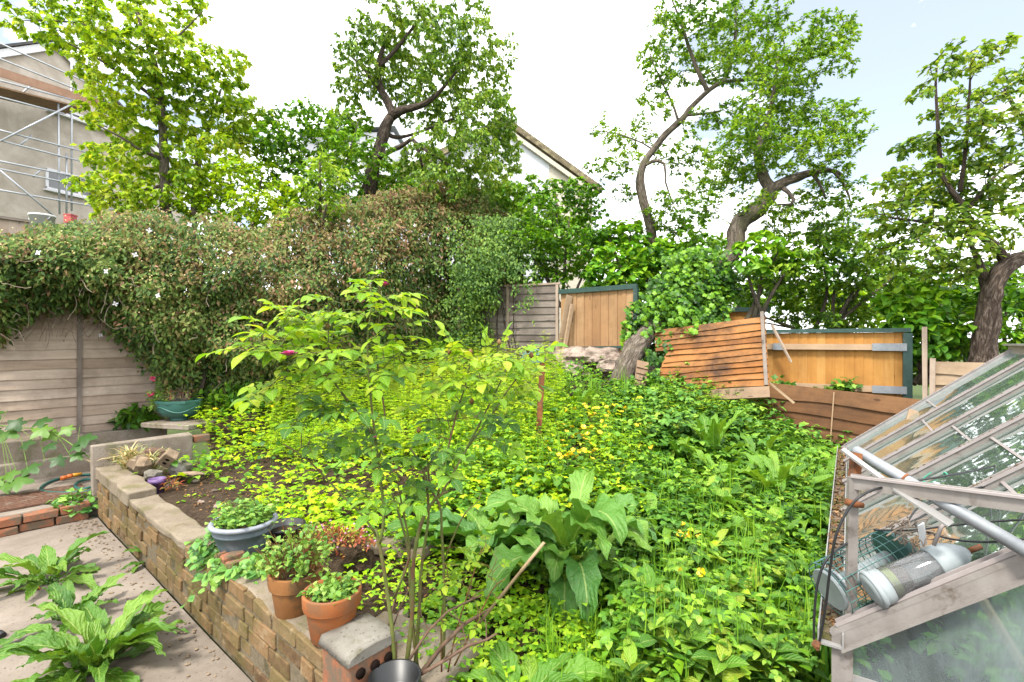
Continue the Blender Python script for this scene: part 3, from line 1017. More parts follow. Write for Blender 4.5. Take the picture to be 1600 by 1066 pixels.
qe, ze = cq(926, 291); q8, z8 = cq(800, 200)
sl = (z8 - ze) / (qe - q8)
qp = q8 - .3; zp = z8 + sl * .3; ql = 2 * qp - qe
qm, _ = cq(858, 260)
m = MB(); pts = [CQ(qm, -1), CQ(qe, -1), CQ(qe, ze), CQ(qm, ze + sl * (qe - qm))]
m.v = [p + GN * o for o in (0, -6) for p in pts]
m.quad((0, 1, 2, 3)); m.quad((7, 6, 5, 4))
for k in range(4): m.quad((k, k + 4, (k + 1) % 4 + 4, (k + 1) % 4))
m.build('wall', M['render_cream'], ch)
m = MB(); pts = [CQ(ql, -1), CQ(qm - .004, -1), CQ(qm - .004, ze + sl * (qe - qm)), CQ(qp, zp), CQ(ql, ze)]
m.v = [p + GN * o for o in (.02, -6) for p in pts]
m.quad((0, 1, 2, 3, 4)); m.quad((9, 8, 7, 6, 5))
for k in range(5): m.quad((k, k + 5, (k + 1) % 5 + 5, (k + 1) % 5))
m.build('wall', M['render_white'], ch)
m = MB()
for sg, q in ((1, qe + .3), (-1, ql - .3)):
    a, b = CQ(qp, zp + .15, .22), CQ(q, ze - .3 * sl + .15, .22)
    k = len(m.v); m.v += [a, b, b - GN * 6.4, a - GN * 6.4, a - Z * .26, b - Z * .26, b - GN * 6.4 - Z * .26, a - GN * 6.4 - Z * .26]
    for f in ((0, 1, 2, 3), (7, 6, 5, 4), (0, 4, 5, 1), (1, 5, 6, 2), (2, 6, 7, 3), (3, 7, 4, 0)): m.quad([k + i for i in f])
rf = m.build('roof', M['verge'], ch)
m = MB(); m.beam(CQ(qp, zp - .3, .12), CQ(qe, ze - .3, .12), .1, .16); m.build('barge_board', M['render_cream'], rf)

# a further pale house low between the trees
m = MB(); c = P(560, 300, 30)
fh = thing('pale_house', (c.x, c.y, 0), 'distant pale house with a flat grey roof edge behind the middle tree', 'house')
m.box((c.x, c.y, 6.1), Vector((2.6, 0, 0)), Vector((0, 2, 0)), Z * 7.2); m.build('wall', M['render_white'], fh)
m = MB(); m.box((c.x, c.y - .2, 13.4), Vector((2.7, .2, .25)), Vector((0, 2.2, 0)), Z * .06); m.build('roof', M['steel'], fh)
# ------------------------------------------------------------------ trees and shrubs
M['bark_grey'] = bark_mat('bark_grey', (.16, .128, .10), (.33, .275, .225), (.20, .19, .10))
M['bark_dark'] = bark_mat('bark_dark', (.075, .056, .043), (.21, .165, .13))
M['bark_brown'] = bark_mat('bark_brown', (.11, .078, .058), (.30, .235, .19))
M['twig'] = plain_mat('twig_bark', (.08, .06, .04), (.17, .14, .09), 14, .85, .15, bump=0)
M['dead_twig'] = plain_mat('dead_twig', (.22, .16, .12), (.36, .29, .23), 14, .9, .1, bump=0)

M['lf_maple'] = leaf_mat('maple_leaves', [(.07, .17, .008), (.14, .27, .012), (.22, .35, .018), (.32, .40, .04)], .5, patch=(.9, .5))
M['lf_mid'] = leaf_mat('middle_tree_leaves', [(.04, .105, .014), (.085, .19, .022), (.14, .26, .03), (.22, .32, .05)], .42, patch=(.9, .5))
M['lf_plum'] = leaf_mat('twisted_tree_leaves', [(.03, .095, .012), (.07, .18, .014), (.125, .255, .02), (.20, .33, .03)], .42, patch=(.9, .55))
M['lf_apple'] = leaf_mat('apple_leaves', [(.035, .09, .014), (.08, .175, .02), (.145, .255, .03), (.26, .34, .07)], .42, patch=(1.3, .4))
M['lf_yellow'] = leaf_mat('yellow_shrub_leaves', [(.08, .20, .005), (.17, .32, .006), (.28, .40, .010)], .45, patch=(1.4, .5))
M['lf_bush'] = leaf_mat('bush_leaves', [(.025, .085, .008), (.06, .18, .010), (.11, .26, .014), (.17, .33, .02)], .4, patch=(1.1, .6))
M['lf_hazel'] = leaf_mat('hazel_leaves', [(.02, .075, .008), (.05, .17, .010), (.10, .26, .014), (.19, .36, .02)], .42, patch=(.9, .7))
M['lf_ash'] = leaf_mat('ash_leaves', [(.10, .24, .02), (.19, .34, .035), (.28, .40, .07)], .42, patch=(1.5, .3))
M['lf_ivy'] = leaf_mat('ivy_leaves', [(.014, .05, .008), (.035, .11, .010), (.075, .19, .012), (.13, .28, .018)], .3, .45, .3, patch=(1.8, .7))


def tree_graph(limbs, blobs, seg=.14, up=.15, sag=0.0, merge=1.0):
    """limbs: traced polylines [(points, r0, r1)]; blobs: (centre, (rx, ry, rz), n). Twigs reach from the limbs into the blobs."""
    pos, par, rad = [], [], []
    def addpoly(pts, r0, r1):
        # smooth through the traced points
        q = [Vector(p) for p in pts]
        prev = None
        if len(pos):
            A = np.array([tuple(v) for v in pos]); dd = np.linalg.norm(A - np.array(q[0]), axis=1); j = int(dd.argmin())
            if dd[j] < .5: prev = j
        n = len(q) - 1
        tot = max(3, int(sum((q[i + 1] - q[i]).length for i in range(n)) / seg))
        out = []
        for i in range(tot + 1):
            x = i / tot * n; k = min(int(x), n - 1); f = x - k
            p0, p1, p2, p3 = q[max(k - 1, 0)], q[k], q[k + 1], q[min(k + 2, n)]
            v = .5 * ((2 * p1) + (p2 - p0) * f + (2 * p0 - 5 * p1 + 4 * p2 - p3) * f * f + (3 * p1 - p0 - 3 * p2 + p3) * f ** 3)
            r = r0 + (r1 - r0) * (i / tot)
            pos.append(v); par.append(prev if prev is not None else -1); rad.append(r); prev = len(pos) - 1
            out.append((v, r))
        return out
    limb_polys = [addpoly(*l) for l in limbs]
    nl = len(pos)
    tg = []
    for c, r, n in blobs:
        for _ in range(n):
            v = rv(); v = v.normalized() * (v.length ** .6)
            tg.append(Vector((c.x + v.x * r[0], c.y + v.y * r[1], c.z + v.z * r[2])))
    A = np.zeros((nl + len(tg) * 14, 3)); depth = np.zeros(len(A)); n = nl
    A[:nl] = [tuple(p) for p in pos]
    d0 = [min((t - p).length for p in pos[::3]) for t in tg]
    twigs = []
    for i in np.argsort(d0):
        t = tg[i]; ta = np.array(t)
        dd = np.linalg.norm(A[:n] - ta, axis=1) + depth[:n] * .22 * merge + np.maximum(0, A[:n, 2] - t.z) * .35
        j = int(dd.argmin()); a = Vector(A[j])
        L = (t - a).length
        if L < .05: continue
        k = max(2, min(12, int(L / seg)))
        mid = (a + t) / 2 + rv(L * .16) + Z * (L * up)
        pl = [a]
        for q in range(1, k + 1):
            f = q / k
            v = a * (1 - f) ** 2 + mid * (2 * f * (1 - f)) + t * f * f - Z * (sag * L * f * f)
            v += rv(.012)
            pl.append(v)
            if n < len(A): A[n] = v; depth[n] = depth[j] + L * f; n += 1
        twigs.append((pl, L))
    return limb_polys, twigs


def scatter_on_twigs(lv, twigs, per_m, L, W, droop=.35, spread=1.0, start=.25, upn=.9, jit=.03, tip=3):
    for pl, ln in twigs:
        segs = [(pl[i], pl[i + 1]) for i in range(len(pl) - 1)]
        lens = [(b - a).length for a, b in segs]; tot = sum(lens)
        n = max(2, int(tot * (1 - start) * per_m * 2.2)) + tip
        for _ in range(n):
            x = tot * (start + (1 - start) * random.random() ** .75); k = 0
            while k < len(lens) - 1 and x > lens[k]: x -= lens[k]; k += 1
            a, b = segs[k]; f = min(1, x / max(lens[k], 1e-5))
            p = a.lerp(b, f) + rv(jit)
            tg = (b - a).normalized()
            d = tg * .6 + rv(spread); d.z = d.z * .5 - droop
            nn = Z * upn + rv(.75)
            s = random.uniform(.75, 1.4)
            lv.add(p, d, nn, L * s, W * s * random.uniform(.85, 1.15))


def make_tree(name, label, cat, base, limbs, blobs, bark, leaf, L, W, per_m, group=None, tpl='dia', up=.15, sag=0.0, droop=.35, start=.25,
              twr=.0085, twmat='twig', jit=.03, rough=.22, crown='crown', spread=1.0, tip=3, merge=1.0):
    root = thing(name, base, label, cat, group)
    lp, tw = tree_graph(limbs, blobs, up=up, sag=sag, merge=merge)
    m = MB()
    for pl in lp: m.tube([p for p, r in pl], [r for p, r in pl], 16, rough=rough)
    for pl, ln in tw:
        r0 = twr * (.7 + min(1.6, ln * .9)); k = len(pl)
        m.tube(pl, [r0 * (1 - .72 * i / (k - 1)) for i in range(k)], 3, False)
    m.build('trunk' if cat == 'tree' else 'stems', M[bark], root)
    lv = Leaves(); scatter_on_twigs(lv, tw, per_m, L, W, droop, spread, start, jit=jit, tip=tip)
    lv.build(crown, M[leaf], root, tpl)
    return root


def BL(d, dd, items, dens=1.0):
    """blobs traced in photo pixels (px, py, rx, ry[, depth]) standing around depth d, dd metres deep"""
    o = []
    for it in items:
        px, py, rx, ry = it[:4]; z = it[4] if len(it) > 4 else d + random.uniform(-.35, .35) * dd
        n = int(max(4, rx * ry / 62 * dens * 2.8))
        o.append((P(px, py, z), (rx / F * z, dd * .5 * min(1, (rx + ry) / 110), ry / F * z), n))
    return o


def TR(d, pts):
    o = []
    for q in pts:
        o.append(P(q[0], q[1], q[2] if len(q) > 2 else d))
    return o


# maple-like tree at the left, boughs in layered sprays
make_tree('maple_tree', 'tall light green tree with layered boughs in front of the grey scaffolded house', 'tree', P(262, 470, 9),
          [(TR(9, [(265, 470), (262, 380), (258, 300), (256, 240), (252, 170), (244, 110), (228, 60), (212, 10), (205, -30)]), .10, .02),
           (TR(9, [(300, 400), (305, 300, 9.3), (312, 240, 9.5), (330, 190, 9.7), (345, 140, 9.8)]), .07, .02),
           (TR(9, [(257, 250), (220, 235, 8.7), (190, 215, 8.5), (150, 195, 8.4)]), .035, .01),
           (TR(9, [(250, 160), (210, 130, 8.8), (150, 90, 8.6), (100, 65, 8.5)]), .035, .01),
           (TR(9, [(236, 85), (180, 55, 8.9), (110, 35, 8.8), (40, 32, 8.7)]), .03, .008),
           (TR(9, [(240, 90), (280, 55, 9.2), (315, 20, 9.2)]), .03, .008),
           (TR(9, [(256, 290), (210, 300, 8.7), (180, 310, 8.5), (155, 305, 8.4)]), .03, .008)],
          BL(9, 2.2, [(60, 36, 62, 9), (25, 34, 25, 6), (118, 30, 55, 18), (165, 10, 80, 16), (150, 65, 60, 14), (205, 45, 60, 26), (262, 30, 46, 26), (300, 12, 30, 14),
                      (105, 72, 34, 12), (175, 100, 55, 17), (235, 95, 55, 28), (290, 85, 42, 30), (335, 100, 38, 26), (370, 95, 18, 14), (150, 130, 40, 12), (205, 150, 62, 22),
                      (272, 140, 52, 26), (330, 145, 48, 30), (372, 140, 22, 18), (145, 176, 32, 12), (192, 200, 44, 18), (240, 195, 62, 26), (310, 200, 56, 30), (360, 190, 38, 30),
                      (400, 170, 22, 20), (182, 250, 46, 20), (220, 255, 64, 26), (290, 255, 48, 28), (345, 240, 42, 28), (395, 215, 30, 28),
                      (178, 292, 34, 18), (190, 300, 58, 26), (260, 310, 56, 28), (200, 335, 50, 16), (320, 290, 36, 22), (425, 200, 20, 22)], 1.25),
          'bark_grey', 'lf_maple', .092, .066, 17, 'trees beyond the fences', droop=.55, start=.15, sag=.10, tip=5)

make_tree('middle_tree', 'round crowned tree with a dark bent trunk rising behind the clematis', 'tree', P(565, 450, 10),
          [(TR(10, [(560, 470), (566, 380), (574, 310), (584, 260), (596, 222), (604, 195), (612, 178), (606, 160), (596, 140), (590, 110), (600, 70)]), .165, .04),
           (TR(10, [(611, 182), (628, 172, 9.9), (648, 168, 9.8), (668, 160, 9.7), (690, 140, 9.6), (715, 110, 9.6)]), .095, .02),
           (TR(10, [(584, 252), (606, 238, 9.8), (628, 228, 9.7), (645, 218, 9.6), (655, 240, 9.5), (660, 262, 9.5)]), .055, .02),
           (TR(10, [(645, 219), (672, 240, 9.5), (690, 250, 9.4), (715, 268, 9.4)]), .035, .01),
           (TR(10, [(600, 205), (620, 215, 10.2), (660, 205, 10.4), (720, 180, 10.4)]), .05, .015),
           (TR(10, [(597, 145), (570, 110, 10.2), (545, 85, 10.3)]), .05, .01),
           (TR(10, [(592, 105), (625, 70, 10), (650, 35, 10), (655, 15, 10)]), .05, .01)],
          BL(10, 2.6, [(545, 82, 22, 22), (570, 55, 30, 26), (600, 30, 34, 26), (640, 22, 34, 20), (690, 28, 40, 22), (735, 22, 34, 16), (560, 110, 36, 26), (600, 85, 44, 34),
                       (650, 75, 48, 36), (700, 75, 46, 36), (745, 65, 36, 30), (775, 70, 20, 12), (800, 62, 10, 10), (800, 92, 8, 10), (545, 140, 24, 20), (590, 130, 36, 24), (640, 125, 44, 28),
                       (690, 130, 46, 34), (740, 120, 42, 36), (778, 130, 24, 30), (655, 170, 40, 22), (705, 180, 46, 32), (755, 180, 42, 34), (788, 185, 22, 34), (690, 225, 44, 26),
                       (740, 232, 42, 28), (780, 235, 26, 28), (720, 270, 40, 18), (775, 275, 24, 22), (640, 280, 36, 24), (600, 290, 24, 20), (690, 285, 44, 24), (740, 305, 44, 22), (785, 300, 30, 24), (800, 230, 16, 24), (660, 250, 36, 22), (535, 190, 20, 22), (550, 165, 20, 18), (805, 260, 12, 18)], 2.1),
          'bark_dark', 'lf_mid', .074, .042, 30, 'trees beyond the fences', droop=.65, start=.2, sag=.12, tip=4)

# the leaning ivy tree: its trunk starts in the garden and bends up over the collapsed panel
make_tree('leaning_tree', 'leaning twisted tree with pale bent trunk rising out of the ivy over the collapsed panel', 'tree', P(978, 612, 7.1),
          [(TR(7.3, [(952, 640, 6.85), (968, 602, 6.9), (982, 566, 6.95), (1004, 528, 7.1), (1060, 470, 7.5), (1105, 432, 7.6), (1135, 408, 7.7), (1150, 385, 7.7), (1150, 360, 7.7), (1160, 345, 7.7), (1180, 332, 7.65), (1198, 310, 7.6), (1208, 292, 7.6)]), .165, .10),
           (TR(7.6, [(1206, 296, 7.6), (1225, 285), (1250, 276), (1275, 268), (1300, 266), (1318, 275)]), .085, .02),
           (TR(7.6, [(1205, 298, 7.6), (1190, 270, 7.8), (1185, 230, 7.9), (1200, 190, 8), (1210, 140, 8), (1215, 90, 8)]), .09, .02),
           (TR(7.6, [(1268, 270), (1282, 290, 7.5), (1290, 310, 7.5)]), .03, .01),
           (TR(7.6, [(1218, 290), (1236, 305, 7.5), (1240, 318, 7.4), (1215, 320, 7.4)]), .04, .012),
           (TR(7.6, [(1300, 266), (1320, 290, 7.5), (1330, 320, 7.5)]), .025, .008)],
          BL(7.9, 2.2, [(1205, 25, 28, 14), (1250, 62, 36, 24), (1290, 55, 34, 22), (1322, 60, 14, 20), (1328, 105, 10, 14), (1270, 100, 44, 20), (1225, 110, 40, 30), (1190, 150, 44, 34),
                       (1240, 160, 36, 26), (1215, 195, 44, 30), (1260, 200, 44, 32), (1310, 180, 26, 26), (1330, 205, 18, 30), (1165, 210, 38, 32), (1135, 240, 34, 30), (1175, 255, 40, 26), (1230, 240, 44, 26),
                       (1290, 235, 40, 26), (1150, 285, 30, 20), (1120, 275, 26, 24), (1270, 300, 22, 16), (1320, 300, 24, 24), (1280, 335, 30, 24), (1215, 340, 24, 14), (1300, 270, 30, 14), (1330, 350, 22, 26), (1220, 365, 30, 20), (1180, 320, 30, 18), (1250, 320, 30, 20), (1100, 320, 26, 22)], 2.1),
          'bark_grey', 'lf_plum', .057, .034, 36, 'trees beyond the fences', droop=.15, start=.2, tip=4, rough=.35)

make_tree('twisted_tree', 'slender twisted tree with a curving pale stem left of the leaning ivy tree', 'tree', P(1015, 470, 9),
          [(TR(9, [(1018, 480), (1022, 420), (1018, 365), (1012, 340), (1004, 310), (1000, 280), (1006, 256), (1022, 232), (1042, 208), (1064, 188), (1080, 168), (1102, 146), (1126, 130), (1150, 126), (1175, 124)]), .10, .026),
           (TR(9, [(1130, 130), (1140, 105), (1148, 70, 9.1), (1150, 30, 9.2), (1148, -10, 9.2)]), .045, .012),
           (TR(9, [(1106, 144), (1090, 110, 9), (1075, 70, 9), (1062, 30, 9), (1050, 0, 9)]), .045, .012),
           (TR(9, [(1004, 262), (1020, 252, 8.9), (1038, 256, 8.8), (1040, 285, 8.8), (1052, 320, 8.8)]), .035, .012),
           (TR(9, [(1072, 180), (1100, 178, 8.9), (1130, 172, 8.8)]), .03, .01),
           (TR(9, [(1160, 125), (1190, 100, 9), (1220, 70, 9)]), .03, .01),
           (TR(9, [(1020, 234), (1000, 222, 9), (960, 208, 9), (930, 206, 9)]), .018, .006),
           (TR(9, [(1060, 190), (1050, 160), (1030, 120), (1015, 85)]), .025, .008)],
          BL(9, 2.0, [(1055, 12, 34, 16), (1110, 20, 40, 26), (1160, 20, 34, 22), (1040, 50, 30, 24), (1085, 60, 40, 30), (1140, 65, 42, 32), (1185, 60, 30, 30), (1010, 88, 20, 16), (1030, 110, 28, 26),
                      (1075, 110, 34, 24), (1120, 100, 34, 24), (1165, 105, 36, 28), (1020, 150, 22, 22), (1035, 170, 18, 16), (1090, 190, 22, 16), (1130, 185, 26, 22), (945, 206, 24, 8), (944, 183, 6, 8), (960, 225, 26, 12), (1000, 215, 22, 14),
                      (930, 258, 22, 10), (960, 262, 26, 14), (985, 245, 18, 14), (1035, 240, 22, 16), (1060, 260, 20, 18), (1075, 225, 18, 16), (1085, 290, 20, 20), (1060, 320, 22, 20), (1030, 320, 18, 22), (975, 300, 20, 14), (1205, 120, 26, 20), (1100, 245, 18, 18), (1010, 345, 26, 16), (1050, 350, 26, 16), (1000, 190, 16, 14)], 1.9),
          'bark_grey', 'lf_plum', .062, .037, 32, 'trees beyond the fences', droop=.1, start=.2, tip=4, rough=.3)

make_tree('apple_tree', 'apple tree with gnarled brown trunk behind the far end of the greenhouse', 'tree', P(1540, 580, 5.6),
          [(TR(5.6, [(1532, 600), (1536, 560), (1540, 520), (1545, 480), (1552, 445), (1570, 418), (1592, 405), (1625, 400)]), .125, .075),
           (TR(5.6, [(1548, 460), (1535, 430, 5.7), (1528, 405, 5.8), (1515, 380, 5.9)]), .06, .02),
           (TR(5.6, [(1575, 412), (1556, 388), (1538, 370), (1515, 345), (1502, 318), (1480, 290), (1465, 255)]), .055, .016),
           (TR(5.6, [(1625, 400), (1640, 340), (1620, 270, 5.8), (1600, 200, 5.9), (1570, 140, 6)]), .06, .015),
           (TR(5.6, [(1508, 330), (1535, 300, 5.7), (1560, 270, 5.8), (1590, 250, 5.9)]), .03, .01),
           (TR(5.6, [(1470, 265), (1465, 190, 5.6), (1462, 130), (1466, 90)]), .02, .006),
           (TR(5.6, [(1500, 300), (1510, 220), (1515, 140), (1518, 80)]), .022, .006),
           (TR(5.6, [(1515, 345), (1470, 350, 5.5), (1430, 345, 5.4), (1390, 340, 5.3)]), .025, .008)],
          BL(5.7, 1.9, [(1466, 105, 10, 32), (1518, 95, 14, 26), (1545, 85, 18, 18), (1440, 145, 14, 10), (1470, 165, 16, 22), (1510, 150, 22, 26), (1555, 140, 20, 20), (1590, 110, 18, 20), (1525, 195, 40, 20), (1580, 185, 30, 30),
                       (1480, 220, 34, 18), (1440, 225, 26, 14), (1410, 230, 14, 10), (1540, 240, 46, 24), (1590, 250, 26, 28), (1490, 265, 40, 20), (1430, 268, 34, 16), (1395, 280, 24, 14), (1460, 305, 42, 22), (1520, 300, 44, 24),
                       (1575, 305, 34, 26), (1400, 315, 34, 16), (1375, 330, 20, 14), (1440, 345, 40, 20), (1500, 350, 40, 20), (1560, 345, 36, 20), (1395, 365, 30, 16), (1450, 385, 40, 18), (1510, 400, 34, 16), (1420, 415, 34, 16), (1380, 400, 26, 14), (1590, 370, 20, 20), (1480, 430, 30, 14), (1540, 420, 24, 14), (1425, 300, 30, 16)], 1.2),
          'bark_brown', 'lf_apple', .068, .042, 21, 'trees beyond the fences', tpl='oval', droop=.2, start=.15, tip=4, rough=.4, merge=.6)

# shrubs behind the fences
def shrub(name, label, base, d, dd, items, leaf, L, W, per_m, tpl='dia', dens=1.0, cat='shrub', stems=5, spread_px=25, grp='shrubs behind the fences', **kw):
    bx, by = base
    limbs = []
    for k in range(stems):
        it = random.choice(items)
        limbs.append((TR(d, [(bx + random.uniform(-1, 1) * spread_px, by, d), ((bx + it[0]) / 2 + random.uniform(-8, 8), (by + it[1]) / 2, d + random.uniform(-.2, .2)), (it[0], it[1], d + random.uniform(-.3, .3))]), .035, .010))
    return make_tree(name, label, cat, P(bx, by, d), limbs, BL(d, dd, items, dens), 'bark_grey', leaf, L, W, per_m, grp, tpl, crown='foliage', rough=.1, **kw)


shrub('shrub', 'bright yellow green bushy shrub low behind the clematis between the two left trees', (385, 440), 8.6, 1.6,
      [(330, 290, 34, 24), (370, 270, 38, 22), (410, 275, 36, 24), (350, 320, 44, 26), (400, 320, 44, 28), (440, 305, 28, 24), (300, 325, 28, 20), (430, 345, 36, 20), (370, 350, 44, 18)], 'lf_yellow', .07, .05, 28, dens=1.9)
shrub('shrub', 'mid green tall shrub filling the gap left of the middle tree', (480, 440), 9.4, 2.0,
      [(420, 215, 26, 22), (455, 195, 34, 26), (490, 185, 34, 24), (525, 205, 30, 26), (440, 240, 40, 26), (485, 235, 42, 28), (530, 245, 34, 28), (460, 280, 38, 26), (505, 285, 40, 28), (545, 285, 30, 24), (470, 325, 44, 24), (535, 325, 40, 20), (590, 325, 40, 18), (600, 275, 34, 22), (560, 190, 22, 18), (640, 300, 30, 18), (550, 225, 30, 22), (590, 240, 26, 22)], 'lf_bush', .078, .053, 27, dens=1.8)
shrub('ash_sapling', 'pale green feathery ash sapling standing above the clematis', (498, 420), 7.4, .8,
      [(500, 255, 26, 16), (520, 275, 26, 16), (490, 290, 34, 20), (455, 330, 24, 18), (510, 320, 28, 20), (440, 350, 18, 16)], 'lf_ash', .10, .032, 30, dens=1.0, cat='sapling', stems=3, spread_px=8, droop=.3)
shrub('shrub', 'fresh green broad shrub right of the clematis above the grey back panel', (870, 480), 9.3, 1.8,
      [(790, 300, 26, 16), (830, 295, 30, 22), (870, 305, 36, 24), (905, 300, 28, 22), (840, 330, 40, 24), (890, 340, 44, 26), (925, 325, 22, 22), (850, 370, 42, 24), (905, 380, 44, 26), (830, 400, 36, 22), (880, 415, 44, 22), (930, 400, 30, 28), (930, 290, 14, 14), (940, 360, 24, 24), (820, 370, 34, 26), (870, 400, 40, 30), (850, 440, 40, 16)], 'lf_bush', .078, .055, 28, dens=2.0)
shrub('hazel', 'large leaved hazel between the brown board panel and the slender twisted tree', (985, 500), 8.6, 1.4,
      [(950, 370, 28, 20), (985, 365, 30, 22), (960, 400, 34, 22), (1000, 400, 34, 24), (940, 430, 28, 18), (980, 435, 36, 20), (1030, 395, 30, 24), (1025, 430, 34, 22)], 'lf_hazel', .105, .09, 24, tpl='oval', dens=1.4)
shrub('shrub', 'dense dark leaved shrub behind the leaning trunk and the small amber fence', (1130, 520), 8.6, 1.6,
      [(1060, 370, 34, 24), (1100, 380, 34, 26), (1060, 415, 40, 26), (1110, 430, 44, 28), (1150, 440, 40, 26), (1060, 455, 40, 22), (1190, 430, 36, 26), (1140, 470, 44, 16), (1225, 440, 34, 24), (1085, 345, 24, 18), (1200, 470, 34, 18)], 'lf_bush', .08, .055, 26, dens=1.3)
shrub('hazel', 'large leaved hazel sprig growing up beside the bent pale trunk', (1175, 500), 7.3, .9,
      [(1165, 388, 22, 12), (1195, 375, 26, 14), (1215, 395, 24, 14), (1180, 410, 26, 14), (1235, 415, 26, 14)], 'lf_hazel', .11, .085, 20, tpl='oval', dens=1.0)
shrub('shrub', 'leafy shrub above the bright amber fence with sky showing through', (1290, 530), 7.9, 1.6,
      [(1240, 395, 34, 20), (1280, 385, 34, 22), (1320, 400, 36, 22), (1260, 430, 40, 24), (1310, 440, 40, 24), (1350, 430, 34, 22), (1250, 470, 36, 20), (1300, 480, 40, 18), (1350, 475, 36, 20), (1275, 500, 40, 12), (1335, 505, 40, 12), (1225, 495, 20, 12), (1380, 395, 26, 18), (1400, 430, 34, 20), (1210, 430, 30, 24), (1290, 360, 30, 16), (1345, 370, 26, 18)], 'lf_plum', .078, .052, 30, dens=2.3)
shrub('shrub', 'bright yellow green shrub glimpsed far behind the amber fence', (1330, 520), 11.5, 1.6,
      [(1300, 465, 34, 20), (1340, 470, 36, 22), (1290, 490, 34, 18), (1360, 490, 34, 18), (1440, 455, 40, 24), (1500, 450, 36, 24), (1410, 490, 40, 20)], 'lf_yellow', .10, .07, 24, dens=1.3)
shrub('hazel', 'round leaved dark hazel between the amber fence and the apple trunk', (1450, 600), 6.2, 1.2,
      [(1400, 470, 26, 20), (1440, 460, 34, 24), (1480, 470, 34, 24), (1425, 500, 34, 22), (1465, 505, 34, 24), (1500, 500, 28, 24), (1440, 540, 34, 22), (1480, 545, 32, 22), (1430, 575, 24, 22), (1500, 540, 22, 20)], 'lf_hazel', .10, .085, 24, tpl='oval', dens=1.3)
shrub('shrub', 'small leaved shrub right of the apple trunk above the greenhouse ridge', (1580, 600), 6.0, 1.2,
      [(1575, 470, 26, 22), (1600, 500, 34, 26), (1570, 520, 28, 22), (1600, 450, 26, 20), (1585, 545, 30, 18), (1630, 520, 30, 30), (1640, 460, 30, 30)], 'lf_hazel', .075, .055, 24, tpl='oval', dens=.9)
shrub('shrub', 'distant dark green tree line bush far behind the amber fences', (1250, 520), 16, 3,
      [(960, 455, 60, 24), (1060, 450, 60, 26), (1170, 455, 60, 26), (1260, 460, 60, 24), (1370, 465, 60, 22), (1460, 470, 60, 22), (1570, 470, 60, 24), (1000, 400, 60, 30), (1100, 395, 60, 26), (640, 320, 70, 26), (740, 320, 70, 26), (820, 340, 60, 30), (880, 370, 50, 30)], 'lf_bush', .17, .13, 20, dens=1.1)

shrub('shrub', 'dark green bush filling the background between the hazel and the apple trunk', (1440, 520), 9.0, 1.6,
      [(1390, 440, 36, 22), (1440, 425, 40, 24), (1500, 430, 40, 26), (1550, 440, 36, 26), (1420, 465, 40, 22), (1480, 470, 44, 22), (1540, 480, 40, 22), (1590, 420, 34, 26), (1610, 470, 40, 26)], 'lf_bush', .085, .06, 26, dens=1.6)
shrub('shrub', 'leafy background shrub under the crown of the middle tree', (680, 420), 11.5, 2.0,
      [(600, 300, 44, 24), (650, 270, 44, 26), (700, 300, 48, 26), (750, 285, 44, 26), (790, 320, 44, 24), (640, 330, 50, 20), (720, 335, 50, 20), (570, 330, 40, 22), (545, 250, 30, 24)], 'lf_mid', .085, .06, 26, dens=1.6)
# ------------------------------------------------------------------ ivy on the leaning trunk
iv = thing('ivy', P(1030, 540, 7.0), 'glossy green ivy wrapped over the leaning trunk beside the collapsed panel', 'ivy')
lv = Leaves(); mb = MB()
path = TR(7.3, [(1000, 560, 7.15), (1020, 515, 7.3), (1050, 478, 7.4), (1080, 450, 7.5), (1108, 430, 7.6)])
for k in range(400):
    f = .75 + random.random() ** .9 * 3.24; i = int(f); c = path[i].lerp(path[i + 1], f - i)
    q = rv(); wdt = .30 + .32 * sm(0, 1.6, f) - .18 * sm(2.6, 4, f)
    p = c + Vector((q.x * wdt, -abs(q.y) * .38, q.z * wdt * 1.0 - .12 * sm(.5, 2, f)))
    for _ in range(9):
        o = p + rv(.10); d = rv(.7) + Vector((0, -.5, -.5)); s = random.uniform(.7, 1.25)
        lv.add(o, d, Vector((0, -1, .35)) + rv(.6), .072 * s, .068 * s)
for px, py, d, n, sp in ((1022, 590, 6.6, 18, .08), (1028, 608, 6.5, 18, .12), (1018, 560, 6.8, 14, .08), (1075, 505, 6.9, 60, .18), (1110, 500, 6.9, 40, .14), (1045, 540, 6.9, 30, .10)):
    for _ in range(n):
        o = P(px, py, d) + rv(1) * sp * 1.6; d_ = rv(.7) + Vector((0, -.4, -.5))
        for _k in range(3):
            s = random.uniform(.7, 1.2); lv.add(o + rv(.06), d_ + rv(.5), Vector((0, -1, .4)) + rv(.6), .07 * s, .066 * s)
for k in range(170):
    c = P(random.gauss(1082, 24), random.uniform(392, 480), 7.45 + random.uniform(-.2, .25))
    for _ in range(8):
        s = random.uniform(.7, 1.25); lv.add(c + rv(.12), rv(.7) + Vector((0, -.5, -.5)), Vector((0, -1, .35)) + rv(.6), .07 * s, .066 * s)
lv.build('leaves', M['lf_ivy'], iv, 'ivy')
for k in range(26):
    f = random.random() * 3.5; i = int(f); c = path[i].lerp(path[i + 1], f - i)
    q = [c + Vector((random.uniform(-.15, .15), -.2, .05))]
    for _ in range(7): q.append(q[-1] + Vector((random.uniform(-.06, .06), random.uniform(-.02, .02), -.07)))
    mb.tube(q, .006, 4, False)
mb.build('stems', M['dead_twig'], iv)
